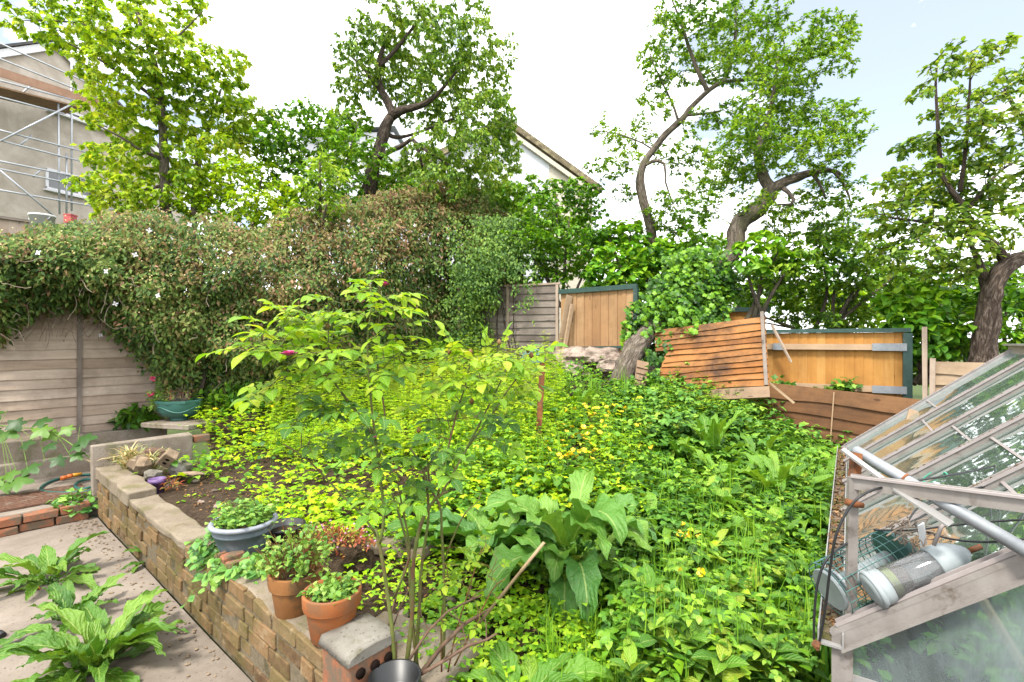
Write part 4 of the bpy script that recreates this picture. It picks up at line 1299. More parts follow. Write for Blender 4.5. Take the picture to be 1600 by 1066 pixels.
# ------------------------------------------------------------------ clematis over the left boundary
M['cl_green'] = leaf_mat('clematis_leaves', [(.022, .05, .014), (.042, .09, .022), (.075, .14, .03), (.13, .16, .05)], .25, .55, .2, patch=(1.3, .6))
M['cl_bronze'] = leaf_mat('clematis_young_leaves', [(.085, .05, .03), (.12, .10, .04), (.11, .13, .04), (.24, .155, .11)], .3, .6, .2, patch=(1.6, .5))
M['cl_bud'] = leaf_mat('clematis_seed_buds', [(.26, .25, .09), (.38, .34, .16), (.42, .32, .22)], .2, .6, .2)
M['petal_white'] = plain_mat('white_petal', (.74, .68, .72), (.82, .80, .82), 20, .6, .3, bump=0)

# photo outline of the mass: px, upper edge, lower edge, bulge towards the viewer in metres
OUT = [(-40, 372, 530, .45), (0, 368, 535, .45), (50, 362, 490, .5), (110, 356, 478, .5), (165, 345, 500, .55), (215, 340, 560, .65), (260, 340, 615, .75), (310, 345, 640, .85), (360, 350, 640, .9),
       (420, 350, 640, .95), (470, 330, 635, 1.0), (520, 316, 620, 1.0), (580, 305, 600, 1.0), (640, 290, 575, .95), (700, 283, 560, .85), (750, 296, 540, .7), (790, 330, 500, .5), (815, 372, 470, .35)]


def outl(px):
    for i in range(len(OUT) - 1):
        a, b = OUT[i], OUT[i + 1]
        if a[0] <= px <= b[0]:
            f = (px - a[0]) / (b[0] - a[0]); return [a[k] + (b[k] - a[k]) * f for k in (1, 2, 3)]
    return OUT[-1][1:]


def fence_depth(px):
    """depth at which the sight line in column px meets the left boundary"""
    k = (px - CX) / F; o = XY(-1.62, 0)
    t = (k * o.y - o.x) / (N.x - k * N.y)
    t = max(-2.2, min(6.15, t))
    return (o + N * t).y


cl = thing('clematis', XY(-1.6, 2.2, .6), 'huge mound of clematis with bronze top growth smothering the left fence', 'climbing plant')
lg, lb, bu = Leaves(), Leaves(), Leaves()
stems = MB()
surf = []
Nc = 12500
for k in range(Nc):
    px = -40 + 855 * random.random() ** 1.0
    top, bot, bul = outl(px)
    v = random.random()
    py = top + (bot - top) * v
    fd = fence_depth(px)
    # the mass leans out most at two thirds of its height and thins at its hanging edge
    prof = math.sin(math.pi * min(1, .18 + v * .80)) ** .7
    lum = noise.noise(Vector((px * .014, py * .020, 1.7))) * .9 + noise.noise(Vector((px * .035, py * .045, 4.2))) * .5
    d = fd - bul * prof * (1 + .45 * lum) - .04
    if v < .16: d = fd + (.16 - v) / .16 * .9 * random.random() - bul * prof * .8
    edge = noise.noise(Vector((px * .03, 7.7, 0))) * 14 + noise.noise(Vector((px * .09, 2.7, 0))) * 9
    if v < .25: py += edge * 1.3 * (1 - v * 4)
    if v > .62:
        hang = noise.noise(Vector((px * .028, 3.1, 2))) * .5 + noise.noise(Vector((px * .08, 1.1, 2))) * .35 + .5
        if (v - .62) / .38 > .42 + .7 * hang and random.random() < .85: continue
    back = random.random()
    d += (.55 if v < .6 else .3) * back ** 2 + random.uniform(-.03, .03)
    c = P(px, py, max(d, 3.6))
    if c.z < hgt(c.x, c.y) + .05: continue
    nrm = Vector((.35 * U.x, -1 + .2 * U.y, .35 + .5 * (1 - v)))
    bz = .62 - v * 1.0 + .5 * noise.noise(Vector((px * .012, py * .018, 9))) + (.14 if 380 < px < 700 else -.22)
    tgt = lb if random.random() < bz else lg
    scl = (.8 + .25 * random.random()) * max(1, d / 6.3)
    for _ in range(10):
        p = c + rv(.11)
        dd = rv(.8) + Vector((0, -.25, -.55))
        s = random.uniform(.7, 1.3) * scl
        tt = tgt if random.random() < .85 else (lb if tgt is lg else lg)
        tt.add(p, dd, nrm + rv(.75), .062 * s, .030 * s)
    if random.random() < .22 and v < .75:
        for _ in range(1 + int(random.random() * 2.5)):
            bu.add(c + nrm.normalized() * random.uniform(.02, .09) + rv(.09), rv(1), nrm + rv(.4), .017, .016)
    if k % 9 == 0: surf.append((px, py, d, v, c, nrm))
lg.build('foliage', M['cl_green'], cl, 'dia'); lb.build('young_leaves', M['cl_bronze'], cl, 'dia')
bu.build('seed_buds', M['cl_bud'], cl, 'oval')
for (px, py, d, v, c, nrm) in surf:
    # dry stems looping out of the mass, longest on the underside
    if random.random() > (.15 + .35 * v): continue
    q = [c + rv(.05)]; dr = Vector((random.uniform(-.6, .6), random.uniform(-.3, .1), random.uniform(-1, .3)))
    for _ in range(random.randint(4, 9)):
        dr += rv(.9) + Vector((0, 0, -.1)); q.append(q[-1] + dr.normalized() * .05)
    stems.tube(q, .0035, 3, False)
for k in range(90):
    px = random.uniform(560, 760); py = random.uniform(440, 540); d = fence_depth(px) - .5
    q = [P(px, py, d)]; dr = Vector((random.uniform(-.4, .4), -.1, -1))
    for _ in range(10):
        dr += rv(.5) + Vector((0, 0, -.1)); q.append(q[-1] + dr.normalized() * .08)
    stems.tube(q, .005, 3, False)
for k in range(40):
    px = random.uniform(60, 180); py = random.uniform(460, 500); d = fence_depth(px) - .12
    q = [P(px, py, d)]; dr = Vector((random.uniform(-.8, .8), -.1, -.6))
    for _ in range(7):
        dr += rv(.5) + Vector((0, 0, -.15)); q.append(q[-1] + dr.normalized() * .05)
    stems.tube(q, .003, 3, False)
stems.build('dry_sprays', M['dead_twig'], cl)
# old woody trunks under the mass
m = MB()
for px in (285, 330, 395, 470, 560, 640, 690):
    fd = fence_depth(px) - .35
    q = [P(px, 660, fd - .1)]; q[0].z = hgt(q[0].x, q[0].y) - .05
    for i in range(9): q.append(q[-1] + Vector((random.uniform(-.12, .12), random.uniform(-.05, .12), .17)))
    m.tube(q, [.03 - .0018 * i for i in range(10)], 6, rough=.3)
m.build('trunk', M['bark_dark'], cl)
# white flowers
proto = None
fm = MB()
for k in range(4):
    an = math.pi / 2 * k; dx = Vector((math.cos(an), 0, math.sin(an))); sx = Vector((-math.sin(an), 0, math.cos(an)))
    b = len(fm.v)
    fm.v += [Vector((0, 0, 0)), dx * .016 + sx * .011 + Vector((0, -.006, 0)), dx * .034 + Vector((0, -.002, 0)), dx * .016 - sx * .011 + Vector((0, -.006, 0))]
    fm.quad((b, b + 1, b + 2, b + 3))
me = fm.mesh('flower', (0, 0, 0)); me.materials.append(M['petal_white'])
for (px, py) in ((233, 360), (211, 398), (166, 424), (247, 462), (269, 372), (157, 524), (296, 351), (360, 395), (412, 400), (180, 475), (700, 372), (648, 352), (420, 352), (60, 395), (330, 345), (545, 345)):
    top, bot, bul = outl(px); v = (py - top) / (bot - top)
    fd = fence_depth(px); d = fd - bul * math.sin(math.pi * max(0.1, min(1, .18 + v * .8))) ** .7 * 1.25 - .15
    o = bpy.data.objects.new('flower', me); C.objects.link(o); o.parent = cl
    o.location = P(px, py, d) - WL[cl.name]; o.rotation_euler = (random.uniform(-.5, .5), random.uniform(0, 2), random.uniform(-.5, .5)); o.scale = (.95,) * 3

M['lf_climb'] = leaf_mat('climber_leaves', [(.025, .07, .014), (.05, .12, .02), (.09, .18, .03), (.15, .25, .045)], .32, .5, .25, patch=(1.6, .5))
# jasmine-like darker climber over the grey back panel
jc = thing('climber', P(790, 470, 8.8), 'small leaved green climber spilling over the grey back panel beside the clematis', 'climbing plant')
lv = Leaves(); m = MB()
for k in range(900):
    px = random.gauss(775, 32); py = random.uniform(340, 540)
    if py > 440 + 90 * noise.noise(Vector((px * .03, 0, 5))) + (40 if px < 775 else -5): continue
    if px > 838: continue
    d = 8.95 - .55 * math.sin(math.pi * max(0, min(1, (py - 330) / 200))) + random.uniform(0, .2)
    c = P(px, py, d)
    for _ in range(8):
        s = random.uniform(.7, 1.3); lv.add(c + rv(.12), rv(.8) + Vector((0, -.3, -.6)), Vector((0, -1, .5)) + rv(.7), .062 * s, .034 * s)
for px, py in ((800, 425), (815, 440), (825, 470), (822, 480), (808, 452)):
    for _ in range(7):
        c = P(px + random.gauss(0, 9), py + random.gauss(0, 7), 8.35)
        for _ in range(4):
            s = random.uniform(.7, 1.3); lv.add(c + rv(.07), rv(.8) + Vector((0, -.3, -.6)), Vector((0, -1, .5)) + rv(.7), .062 * s, .034 * s)
for k in range(420):
    px = random.gauss(738, 17); py = random.uniform(420, 575)
    if px > 772 - max(0, py - 470) * .12: continue
    c = P(px, py, 8.95 + random.uniform(-.25, .15))
    for _ in range(8):
        s = random.uniform(.7, 1.3); lv.add(c + rv(.12), rv(.8) + Vector((0, -.3, -.6)), Vector((0, -1, .5)) + rv(.7), .062 * s, .034 * s)
lv.build('foliage', M['lf_climb'], jc)
for k in range(8):
    q = [P(760 + 7 * k, 560, 8.75)]
    for i in range(9): q.append(q[-1] + Vector((random.uniform(-.06, .06), random.uniform(-.04, .04), .16)))
    m.tube(q, .008, 4)
m.build('stems', M['bark_dark'], jc)
# ------------------------------------------------------------------ ground cover
M['w_bright'] = leaf_mat('bright_weed_leaves', [(.10, .24, .006), (.19, .36, .006), (.27, .44, .008), (.36, .47, .02)], .42, .5, .3, patch=(1.4, .5))
M['w_tall'] = leaf_mat('tall_weed_leaves', [(.09, .23, .008), (.18, .35, .012), (.28, .43, .02), (.36, .45, .05)], .42, .5, .3, patch=(1.2, .5))
M['w_mid'] = leaf_mat('mid_weed_leaves', [(.025, .09, .01), (.055, .165, .014), (.10, .24, .018), (.18, .34, .03)], .38, .5, .35, patch=(1.5, .6))
M['w_broad'] = leaf_mat('broad_weed_leaves', [(.028, .095, .012), (.055, .165, .016), (.09, .225, .018), (.15, .29, .025), (.22, .32, .03)], .34, .45, .4, patch=(1.8, .6), veins=True, spots=.25)
M['w_bramble'] = leaf_mat('bramble_leaves', [(.025, .085, .014), (.05, .15, .02), (.09, .22, .03), (.18, .32, .04)], .33, .5, .35, patch=(1.6, .6))
M['w_small'] = leaf_mat('creeping_leaves', [(.05, .15, .008), (.10, .25, .010), (.17, .34, .012), (.26, .42, .02)], .38, .5, .35, patch=(2.2, .6))
M['w_grass'] = leaf_mat('grass_blades', [(.06, .17, .015), (.11, .26, .02), (.18, .33, .03)], .35, .5, .35, patch=(2, .3))
M['w_stem'] = plain_mat('weed_stems', (.10, .20, .03), (.20, .30, .06), 16, .7, .2, bump=0)
M['dock'] = leaf_mat('dock_leaves', [(.026, .10, .018), (.045, .145, .022), (.07, .185, .024), (.11, .235, .03)], .26, .42, .45, patch=(1.5, .3), veins=True, spots=.3)
M['dock_light'] = leaf_mat('light_dock_leaves', [(.035, .12, .012), (.065, .18, .014), (.10, .235, .016), (.16, .29, .025)], .32, .42, .45, patch=(1.5, .4), veins=True, spots=.45)
M['dock_patio'] = leaf_mat('patio_dock_leaves', [(.024, .09, .010), (.042, .125, .012), (.065, .165, .014), (.105, .21, .02)], .28, .42, .45, patch=(1.5, .4), veins=True, spots=.35)
M['bc_yellow'] = plain_mat('buttercup_petal', (.82, .52, .006), (.88, .62, .01), 30, .3, .5, bump=0)

# depth of the bed along sight lines, on a coarse pixel grid
GX, GY = list(range(140, 1441, 20)), list(range(556, 1176, 10))
GD = {}
for px in GX:
    for py in GY:
        d = 1.3; q = None
        while d < 13:
            p = P(px, py, d)
            s, t_ = ST(p.x, p.y)
            if p.z <= hgt(p.x, p.y): q = d; break
            d += .045
        GD[(px, py)] = q


def gpt(px, py):
    a = int((px - 140) // 20) * 20 + 140; b = int((py - 556) // 10) * 10 + 556
    v = [GD.get((a + i, b + j)) for i in (0, 20) for j in (0, 10)]
    if None in v: return None
    fx, fy = (px - a) / 20, (py - b) / 10
    d = v[0] * (1 - fx) * (1 - fy) + v[1] * (1 - fx) * fy + v[2] * fx * (1 - fy) + v[3] * fx * fy
    p = P(px, py, d); s, t_ = ST(p.x, p.y)
    if s < .12 and t_ < .98: return None
    if s < 4.15 and t_ < .30: return None
    if s < -1.5 or t_ > 6.2: return None
    # keep clear of the greenhouse floor
    r = p - G0
    if r.dot(GA) > -.1 and r.dot(GC) > -.03: return None
    return Vector((p.x, p.y, hgt(p.x, p.y)))


G0 = P(1316, 985, 1.41); G0.z = 0
GA = Vector((.56, .83, 0)).normalized(); GC = Vector((.83, -.56, 0)).normalized()

LB, LT, LM, LBR, LS, LG, LWB = Leaves(), Leaves(), Leaves(), Leaves(), Leaves(), Leaves(), Leaves()
TS = MB()


def creep(p, h, n, L, tgt, rad=.09, tri=False):
    for _ in range(n):
        q = p + Vector((random.gauss(0, rad), random.gauss(0, rad), h * random.uniform(.25, 1.1)))
        d = rv(1); d.z = d.z * .25 - .12
        nn = Z + rv(.55)
        s = random.uniform(.6, 1.25)
        if tri:
            d.normalize(); sd = nn.cross(d).normalized()
            for a in (-1.15, 0, 1.15):
                tgt.add(q, d * math.cos(a) + sd * math.sin(a), nn + rv(.2), L * s * .62, L * s * .46)
        else: tgt.add(q, d, nn, L * s, L * s * random.uniform(.85, 1.05))


def upright(p, h, nl, L, W, tgt, lean=.15, whorl=6, up=.25, topk=1.0):
    ax = (Z + rv(lean)).normalized()
    q = [p + ax * (h * i / 4) + rv(.012) * i * .5 for i in range(5)]
    TS.tube(q, [.0028, .0026, .0022, .0018, .001], 3, False)
    for i in range(nl):
        f = .2 + .8 * (i + random.random()) / nl
        c = p + ax * (h * f); a0 = random.uniform(0, 6.3)
        for k in range(whorl):
            a = a0 + 6.283 * k / whorl + random.uniform(-.2, .2)
            s = random.uniform(.75, 1.2) * (1 - .45 * (f - .2) * topk)
            tgt.add(c, Vector((math.cos(a), math.sin(a), up + random.uniform(-.3, .2))), Z + rv(.35), L * s, W * s)


def tuft(p, n, L, W, tgt, spread=.6):
    for _ in range(n):
        a = random.uniform(0, 6.3); k = random.uniform(.1, spread)
        tgt.add(p + rv(.02), Vector((math.cos(a) * k, math.sin(a) * k, 1)), Vector((math.cos(a), math.sin(a), .3)) + rv(.3), L * random.uniform(.6, 1.2), W)


def zone(n, x0, x1, y0, y1, fn, dens=lambda px, py: 1.0):
    for _ in range(n):
        px, py = random.uniform(x0, x1), random.uniform(y0, y1)
        if random.random() > dens(px, py): continue
        p = gpt(px, py)
        if p is not None: fn(p, px, py)


nz = lambda px, py, s=.012, o=0: noise.noise(Vector((px * s, py * s * 1.6, o)))
# bright creeping carpet on the left and behind the rose; a bare soil path is left open by the wall
zone(2300, 225, 700, 600, 860, lambda p, x, y: creep(p, .13, 4, .058, LB if random.random() < .8 else LS, .09, random.random() < .45),
     lambda x, y: (1.0 if y < 735 else .55 if x > 420 else .16) * (.75 + .9 * nz(x, y, .02)) * (0.48 if (x < 400 and y > 745 and x < 640 - (y - 745) * 1.2) else 1))
zone(1100, 430, 870, 585, 720, lambda p, x, y: creep(p, .24, 4, random.uniform(.035, .065), LB if random.random() < .7 else LM, .10, random.random() < .5))
zone(900, 420, 880, 585, 730, lambda p, x, y: upright(p, random.uniform(.18, .42), 6, .05, .013, LT, .25, 6))
zone(260, 250, 880, 600, 760, lambda p, x, y: creep(p, .2, 5, random.uniform(.03, .09), LM, .10))
zone(760, 430, 880, 570, 680, lambda p, x, y: upright(p, random.uniform(.28, .58), 6, .055, .016, LT, .12))
zone(230, 700, 870, 560, 660, lambda p, x, y: upright(p, random.uniform(.35, .75), 8, .05, .016, LT, .10), lambda x, y: .5 + nz(x, y, .02, 3))
zone(260, 250, 700, 600, 720, lambda p, x, y: upright(p, random.uniform(.15, .32), 4, .05, .018, LT, .2))
# nettles and mixed mid-green growth in the middle
zone(1200, 690, 1010, 650, 850, lambda p, x, y: creep(p, .26, 4, .062, LM if random.random() < .6 else LB, .10, random.random() < .6))
zone(210, 690, 1000, 640, 800, lambda p, x, y: upright(p, random.uniform(.2, .45), 5, .07, .034, LM if random.random() < .5 else LT, .15, 3, .1))
zone(420, 870, 1060, 560, 640, lambda p, x, y: creep(p, .12 if 925 < x < 1015 else .33, 4, .07, LM, .12, True))
# brambles under the collapsed panel
zone(1250, 960, 1290, 610, 730, lambda p, x, y: creep(p, (.36 if x > 1010 else .2) + .25 * nz(x, y, .02, 5), 4, .105, LBR, .13, True), lambda x, y: 1 if y < 705 else .5)
zone(560, 1040, 1260, 618, 690, lambda p, x, y: upright(p, random.uniform(.3, .55), 6, .06, .022, LT if random.random() < .6 else LM, .15, 4), lambda x, y: .9 if x > 1090 else .4)
# the right-hand slope
zone(1500, 960, 1330, 690, 1060, lambda p, x, y: creep(p, .20, 4, .07, LM, .10, random.random() < .6))
zone(900, 1000, 1330, 690, 880, lambda p, x, y: creep(p, .26, 3, .085, LM if random.random() < .6 else LBR, .10, True))


def rosette(p, n, L, W, tgt, up=.8, h=.05):
    a0 = random.uniform(0, 6.3)
    for k in range(n):
        a = a0 + 2.4 * k; e = up * random.uniform(.35, 1.25)
        tgt.add(p + Z * (h * random.random()), Vector((math.cos(a), math.sin(a), e)), Vector((-math.cos(a) * e, -math.sin(a) * e, 1)) + rv(.4), L * random.uniform(.6, 1.15), W * random.uniform(.7, 1.1))


def mixed(p, x, y):
    k = random.random(); q = p + Z * random.uniform(0, .2)
    if k < .42: rosette(q, random.randint(3, 7), random.uniform(.09, .17), random.uniform(.045, .085), LWB, random.uniform(.2, 1.0), .09)
    elif k < .62: creep(q, .16, 4, random.uniform(.05, .085), LBR, .09, True)
    elif k < .82: upright(p, random.uniform(.25, .5), 6, random.uniform(.06, .10), random.uniform(.025, .045), LM, .2, random.choice((2, 3)), .2)
    else: creep(q, .15, 5, random.uniform(.03, .06), LS, .08)


zone(1050, 985, 1340, 800, 1130, mixed, lambda x, y: .62 + 1.1 * nz(x, y, .016, 21))
zone(70, 985, 1330, 760, 1100, lambda p, x, y: tuft(p, 9, .42, .009, LG, .35))
zone(80, 1000, 1330, 700, 840, lambda p, x, y: rosette(p + Z * .05, 7, .19, .075, LWB, .9, .1))
zone(150, 720, 1010, 760, 930, lambda p, x, y: rosette(p + Z * .03, 6, .13, .065, LWB, .7, .1))
# low round leaves at the bottom, with soil between
zone(1300, 640, 1010, 850, 1130, lambda p, x, y: creep(p, .06, 5, .042, LS, .06), lambda x, y: .5 + 1.2 * nz(x, y, .015, 8) + (.25 if x > 760 else -.1))
zone(500, 620, 1010, 840, 1100, lambda p, x, y: creep(p, .12, 4, .045, LS, .07, True), lambda x, y: .35 + nz(x, y, .02, 12))
zone(260, 400, 660, 770, 960, lambda p, x, y: creep(p, .10, 4, .05, LB if random.random() < .6 else LS, .07, True), lambda x, y: .6)
zone(16, 860, 1000, 1000, 1120, lambda p, x, y: tuft(p, 12, .20, .009, LG, 1.1))
zone(10, 1000, 1320, 1000, 1120, lambda p, x, y: tuft(p, 10, .24, .010, LG, .8))
for px, py in ((1290, 1075), (1300, 1090), (1275, 1080), (1310, 1060), (1285, 1100)):
    p = gpt(px, min(py, 1120)) or Vector((G0.x - .15, G0.y + .1, .05)); tuft(p, 16, .36, .013, LG, .4)
zone(60, 660, 1000, 600, 760, lambda p, x, y: tuft(p, 14, .35, .009, LG, .35))
zone(150, 230, 420, 700, 880, lambda p, x, y: creep(p, .03, 3, .035, LS, .05), lambda x, y: .5 + nz(x, y, .03, 2))

STF = dict(kind='stuff')
org = (0, 4, .2)
tag(LB.build('low_weeds', M['w_bright'], None, 'lobed', org), 'bright yellow green creeping weeds carpeting the bed behind the wall', None, None, 'stuff')
tag(LT.build('tall_weeds', M['w_tall'], None, 'oval', org), 'tall pale goosegrass and nettle growth in front of the back fences', None, None, 'stuff')
tag(LM.build('mixed_weeds', M['w_mid'], None, 'oval', org), 'mid green mixed weeds filling the middle and right of the bed', None, None, 'stuff')
tag(LBR.build('bramble_undergrowth', M['w_bramble'], None, 'rich', org, True), 'darker bramble undergrowth below the collapsed panel', None, None, 'stuff')
tag(LS.build('creeping_weeds', M['w_small'], None, 'round', org), 'small round leaved creeping weeds over the bare soil at the front', None, None, 'stuff')
tag(LG.build('grass', M['w_grass'], None, 'blade', org), 'thin grass tufts among the weeds at the front', None, None, 'stuff')
tag(LWB.build('broadleaf_weeds', M['w_broad'], None, 'rich', org, True), 'dense broad leaved weeds left of the greenhouse', None, None, 'stuff')
tag(TS.build('weed_stems', M['w_stem'], None, org), 'thin upright stems of the tall weeds', None, None, 'stuff')

# ------------------------------------------------------------------ docks
def dock_mesh(name, n, L, W, up=(.5, 1.3), droop=1.2, wave=.05, seed=0, az=None, stalk=.25):
    r = random.Random(seed); m = MB(); NX, NY = 20, 6
    ph0 = r.uniform(0, 6.3)
    for k in range(n):
        a = (ph0 + 2.39996 * k) if az is None else r.uniform(*az)
        l = L * r.uniform(.65, 1.1); w_ = W * r.uniform(.75, 1.15) * (.75 + .25 * l / L)
        el = r.uniform(*up); dr = droop * r.uniform(.6, 1.3); st = stalk * r.uniform(.5, 1.2)
        tw = r.uniform(-.5, .5); p1, p2 = r.uniform(0, 6), r.uniform(0, 6)
        hd = Vector((math.cos(a), math.sin(a), 0)); sd = Vector((-math.sin(a), math.cos(a), 0))
        c = Vector((r.uniform(-.03, .03), r.uniform(-.03, .03), 0)); ang = el
        spine = []
        for i in range(5):                       # petiole
            spine.append(c.copy()); c = c + (hd * math.cos(ang) + Z * math.sin(ang)) * (l * st / 4)
        m.tube(spine, [.007 * L / .4] * 5, 4, False)
        b = len(m.v)
        curl = r.uniform(.12, .3)
        for i in range(NX + 1):
            x = i / NX
            t_ = hd * math.cos(ang) + Z * math.sin(ang); nn = Z * math.cos(ang) - hd * math.sin(ang)
            prof = (math.sin(math.pi * min(1, x * .94 + .06)) ** .75) * (1.05 - .42 * x) * .86
            s2 = (sd * math.cos(tw * x) + nn * math.sin(tw * x)); n2 = nn * math.cos(tw * x) - sd * math.sin(tw * x)
            for j in range(NY + 1):
                q = j / NY * 2 - 1
                wv = wave * L * abs(q) ** 1.4 * (math.sin(x * 13 + p1 + (p2 if q > 0 else 0)) + .6 * math.sin(x * 31 + p2 * 2 + (p1 if q > 0 else 0)) + .25 * math.sin(x * 52 + p1 * 3)) * (1 if x < .95 else .2)
                ed = 1 + .09 * math.sin(x * 26 + p2 + 3 * q) + .06 * math.sin(x * 47 + p1)
                m.v.append(c + s2 * (q * w_ / 2 * prof * ed) + n2 * (abs(q) * w_ * curl * prof + wv))
            c = c + t_ * (l / NX); ang -= dr / NX * (.5 + x)
        for i in range(NX):
            for j in range(NY):
                u0, u1, v0, v1 = i / NX, (i + 1) / NX, (j / NY - .5), ((j + 1) / NY - .5)
                m.quad((b + i * (NY + 1) + j, b + (i + 1) * (NY + 1) + j, b + (i + 1) * (NY + 1) + j + 1, b + i * (NY + 1) + j + 1), [(u0, v0), (u1, v0), (u1, v1), (u0, v1)], True)
    return m


def dock(label, p, mat, *a, group=None, **k):
    m = dock_mesh('dock', *a, **k)
    o = link('dock_plant', m.mesh('dock_plant', (0, 0, 0)), M[mat], None, p)
    return tag(o, label, 'dock plant', group)


pg = Vector((P(70, 910, 3.32).x, 3.32, .0))
dock('leafy dock sprouting from the patio beside the fallen orange leaf', Vector((-3.05, 3.3, 0)), 'dock_patio', 24, .30, .115, (.05, 1.0), 1.2, .03, seed=3, stalk=.35, group='docks on the patio')
dock('small low dock sprout at the middle left of the patio behind the two larger clumps', Vector((-2.62, 3.62, 0)), 'dock_patio', 10, .17, .06, (.2, .9), 1.0, .03, seed=5, group='docks on the patio')
dock('biggest wavy leaved dock clump at the front of the patio', Vector((-2.02, 2.42, 0)), 'dock_patio', 40, .34, .125, (.0, 1.1), 1.2, .035, seed=8, stalk=.3, group='docks on the patio')
dock('dock growing between the two larger patio clumps', Vector((-2.5, 2.85, 0)), 'dock_patio', 16, .27, .10, (.2, 1.0), 1.1, .035, seed=9, stalk=.3, group='docks on the patio')
dock('tiny dock seedling on the patio near the wall foot', Vector((-1.52, 2.86, 0)), 'dock_patio', 7, .10, .045, (.2, .7), .9, .03, seed=12, group='docks on the patio')
DG = 'docks in the bed'
c = ground_at(885, 900)
dock('large dark green dock with leaves hanging towards the viewer at the centre of the bed', c + Z * .06, 'dock', 36, .54, .25, (.05, 1.1), 2.0, .05, seed=15, stalk=.45, group=DG)
dock('dark dock left of the large central one behind the bamboo stick', ground_at(775, 880), 'dock', 16, .46, .23, (.4, 1.2), 1.7, .035, seed=17, stalk=.4, group=DG)
dock('broad dock behind the rose canes left of the stick', ground_at(690, 870), 'dock_light', 12, .36, .15, (.4, 1.1), 1.5, .035, seed=18, stalk=.4, group=DG)
dock('dock just behind the large central one by the buttercups', ground_at(870, 790), 'dock_light', 14, .36, .14, (.5, 1.2), 1.6, .04, seed=19, stalk=.4, group=DG)
dock('upright dock with long leaves at the top of the right slope below the brambles', ground_at(1110, 735), 'dock_light', 16, .44, .13, (.9, 1.45), 1.1, .03, seed=21, stalk=.4, group=DG)
dock('tall leaning dock near the low brown panel', ground_at(1215, 800), 'dock_light', 15, .50, .14, (.8, 1.4), 1.5, .03, seed=23, stalk=.35, group=DG)
dock('wide dock with bowed leaves beside the greenhouse gutter', ground_at(1255, 850), 'dock_light', 15, .46, .15, (.5, 1.2), 1.5, .03, seed=25, stalk=.35, group=DG)
dock('dock right of the yellow flowers in the middle of the right slope', ground_at(1050, 800), 'dock_light', 12, .32, .12, (.5, 1.2), 1.4, .03, seed=27, stalk=.35, group=DG)
dock('dock low on the right slope among the broad leaved weeds', ground_at(1150, 960), 'dock_light', 14, .30, .13, (.4, 1.1), 1.4, .03, seed=29, stalk=.35, group=DG)
for k, (px, py, n_, l_, w_, lb) in enumerate(((1130, 785, 14, .42, .13, 'dock with strap leaves in the middle of the right slope above the broad weeds'), (1185, 745, 13, .44, .13, 'upright dock between the tall leaning dock and the brambles'),
                                        (1015, 870, 12, .34, .13, 'dock right of the large dark one beside the single buttercups'), (1105, 870, 13, .36, .13, 'dock halfway down the right slope below the strap leaved one'),
                                        (1200, 900, 13, .38, .14, 'dock left of the gutter halfway along the greenhouse'), (1065, 740, 12, .38, .12, 'dock below the left end of the brambles'), (1060, 1000, 12, .30, .13, 'dock low down right of the grass tufts'), (1275, 800, 11, .40, .12, 'dock at the far end of the greenhouse gutter'))):
    p = gpt(px, py)
    if p: dock(lb, p, 'dock_light', n_, l_, w_, (.5, 1.35), 1.5, .03, seed=60 + k, stalk=.4, group=DG)
dock('dock under the bird feeders beside the greenhouse post', ground_at(1240, 985), 'dock_light', 14, .32, .12, (.5, 1.2), 1.3, .03, seed=31, stalk=.35, group=DG)
dock('pale broad dock cut by the bottom edge right of the black pot', ground_at(820, 1110), 'dock_light', 11, .26, .14, (.3, .9), 1.2, .03, seed=33, stalk=.35, group=DG)
dock('dock with long arching leaves just below the buttercup cluster', ground_at(960, 790), 'dock_light', 12, .34, .12, (.5, 1.2), 1.5, .03, seed=35, stalk=.35, group=DG)
dock('young dock in the middle of the bright carpet behind the rusty post', ground_at(900, 650), 'dock_light', 10, .34, .12, (.6, 1.3), 1.3, .03, seed=37, stalk=.35, group=DG)

# ------------------------------------------------------------------ buttercups
def petal_mesh():
    m = MB()
    for k in range(5):
        a = 2 * math.pi * k / 5; b = len(m.v)
        d = Vector((math.cos(a), math.sin(a), 0)); s_ = Vector((-math.sin(a), math.cos(a), 0))
        m.v += [Vector((0, 0, 0)), d * .010 - s_ * .009 + Z * .003, d * .019 - s_ * .006 + Z * .008, d * .019 + s_ * .006 + Z * .008, d * .010 + s_ * .009 + Z * .003]
        m.quad((b, b + 1, b + 2, b + 3, b + 4))
    m.lathe([(.0045, 0), (.005, .003), (.002, .005)], (0, 0, 0), 6)
    return m


bm_ = petal_mesh().mesh('flower', (0, 0, 0)); bm_.materials.append(M['bc_yellow'])


def buttercup(p, h, nf, label, group):
    root = thing('buttercup', p, label, 'buttercup', group)
    m = MB(); tips = []
    for k in range(nf):
        q = [p]; lean = rv(.35) + Z
        for i in range(5): q.append(q[-1] + (lean + rv(.15)).normalized() * (h * random.uniform(.8, 1.15) / 5))
        m.tube(q, .0016, 3, False); tips.append(q[-1])
    m.build('stem', M['w_stem'], root)
    for tpt in tips:
        o = bpy.data.objects.new('flower', bm_); C.objects.link(o); o.parent = root
        o.location = tpt - p; o.rotation_euler = (random.uniform(-.6, .6) + .35, random.uniform(-.5, .5), random.uniform(0, 6)); o.scale = (random.uniform(1.0, 1.4),) * 3


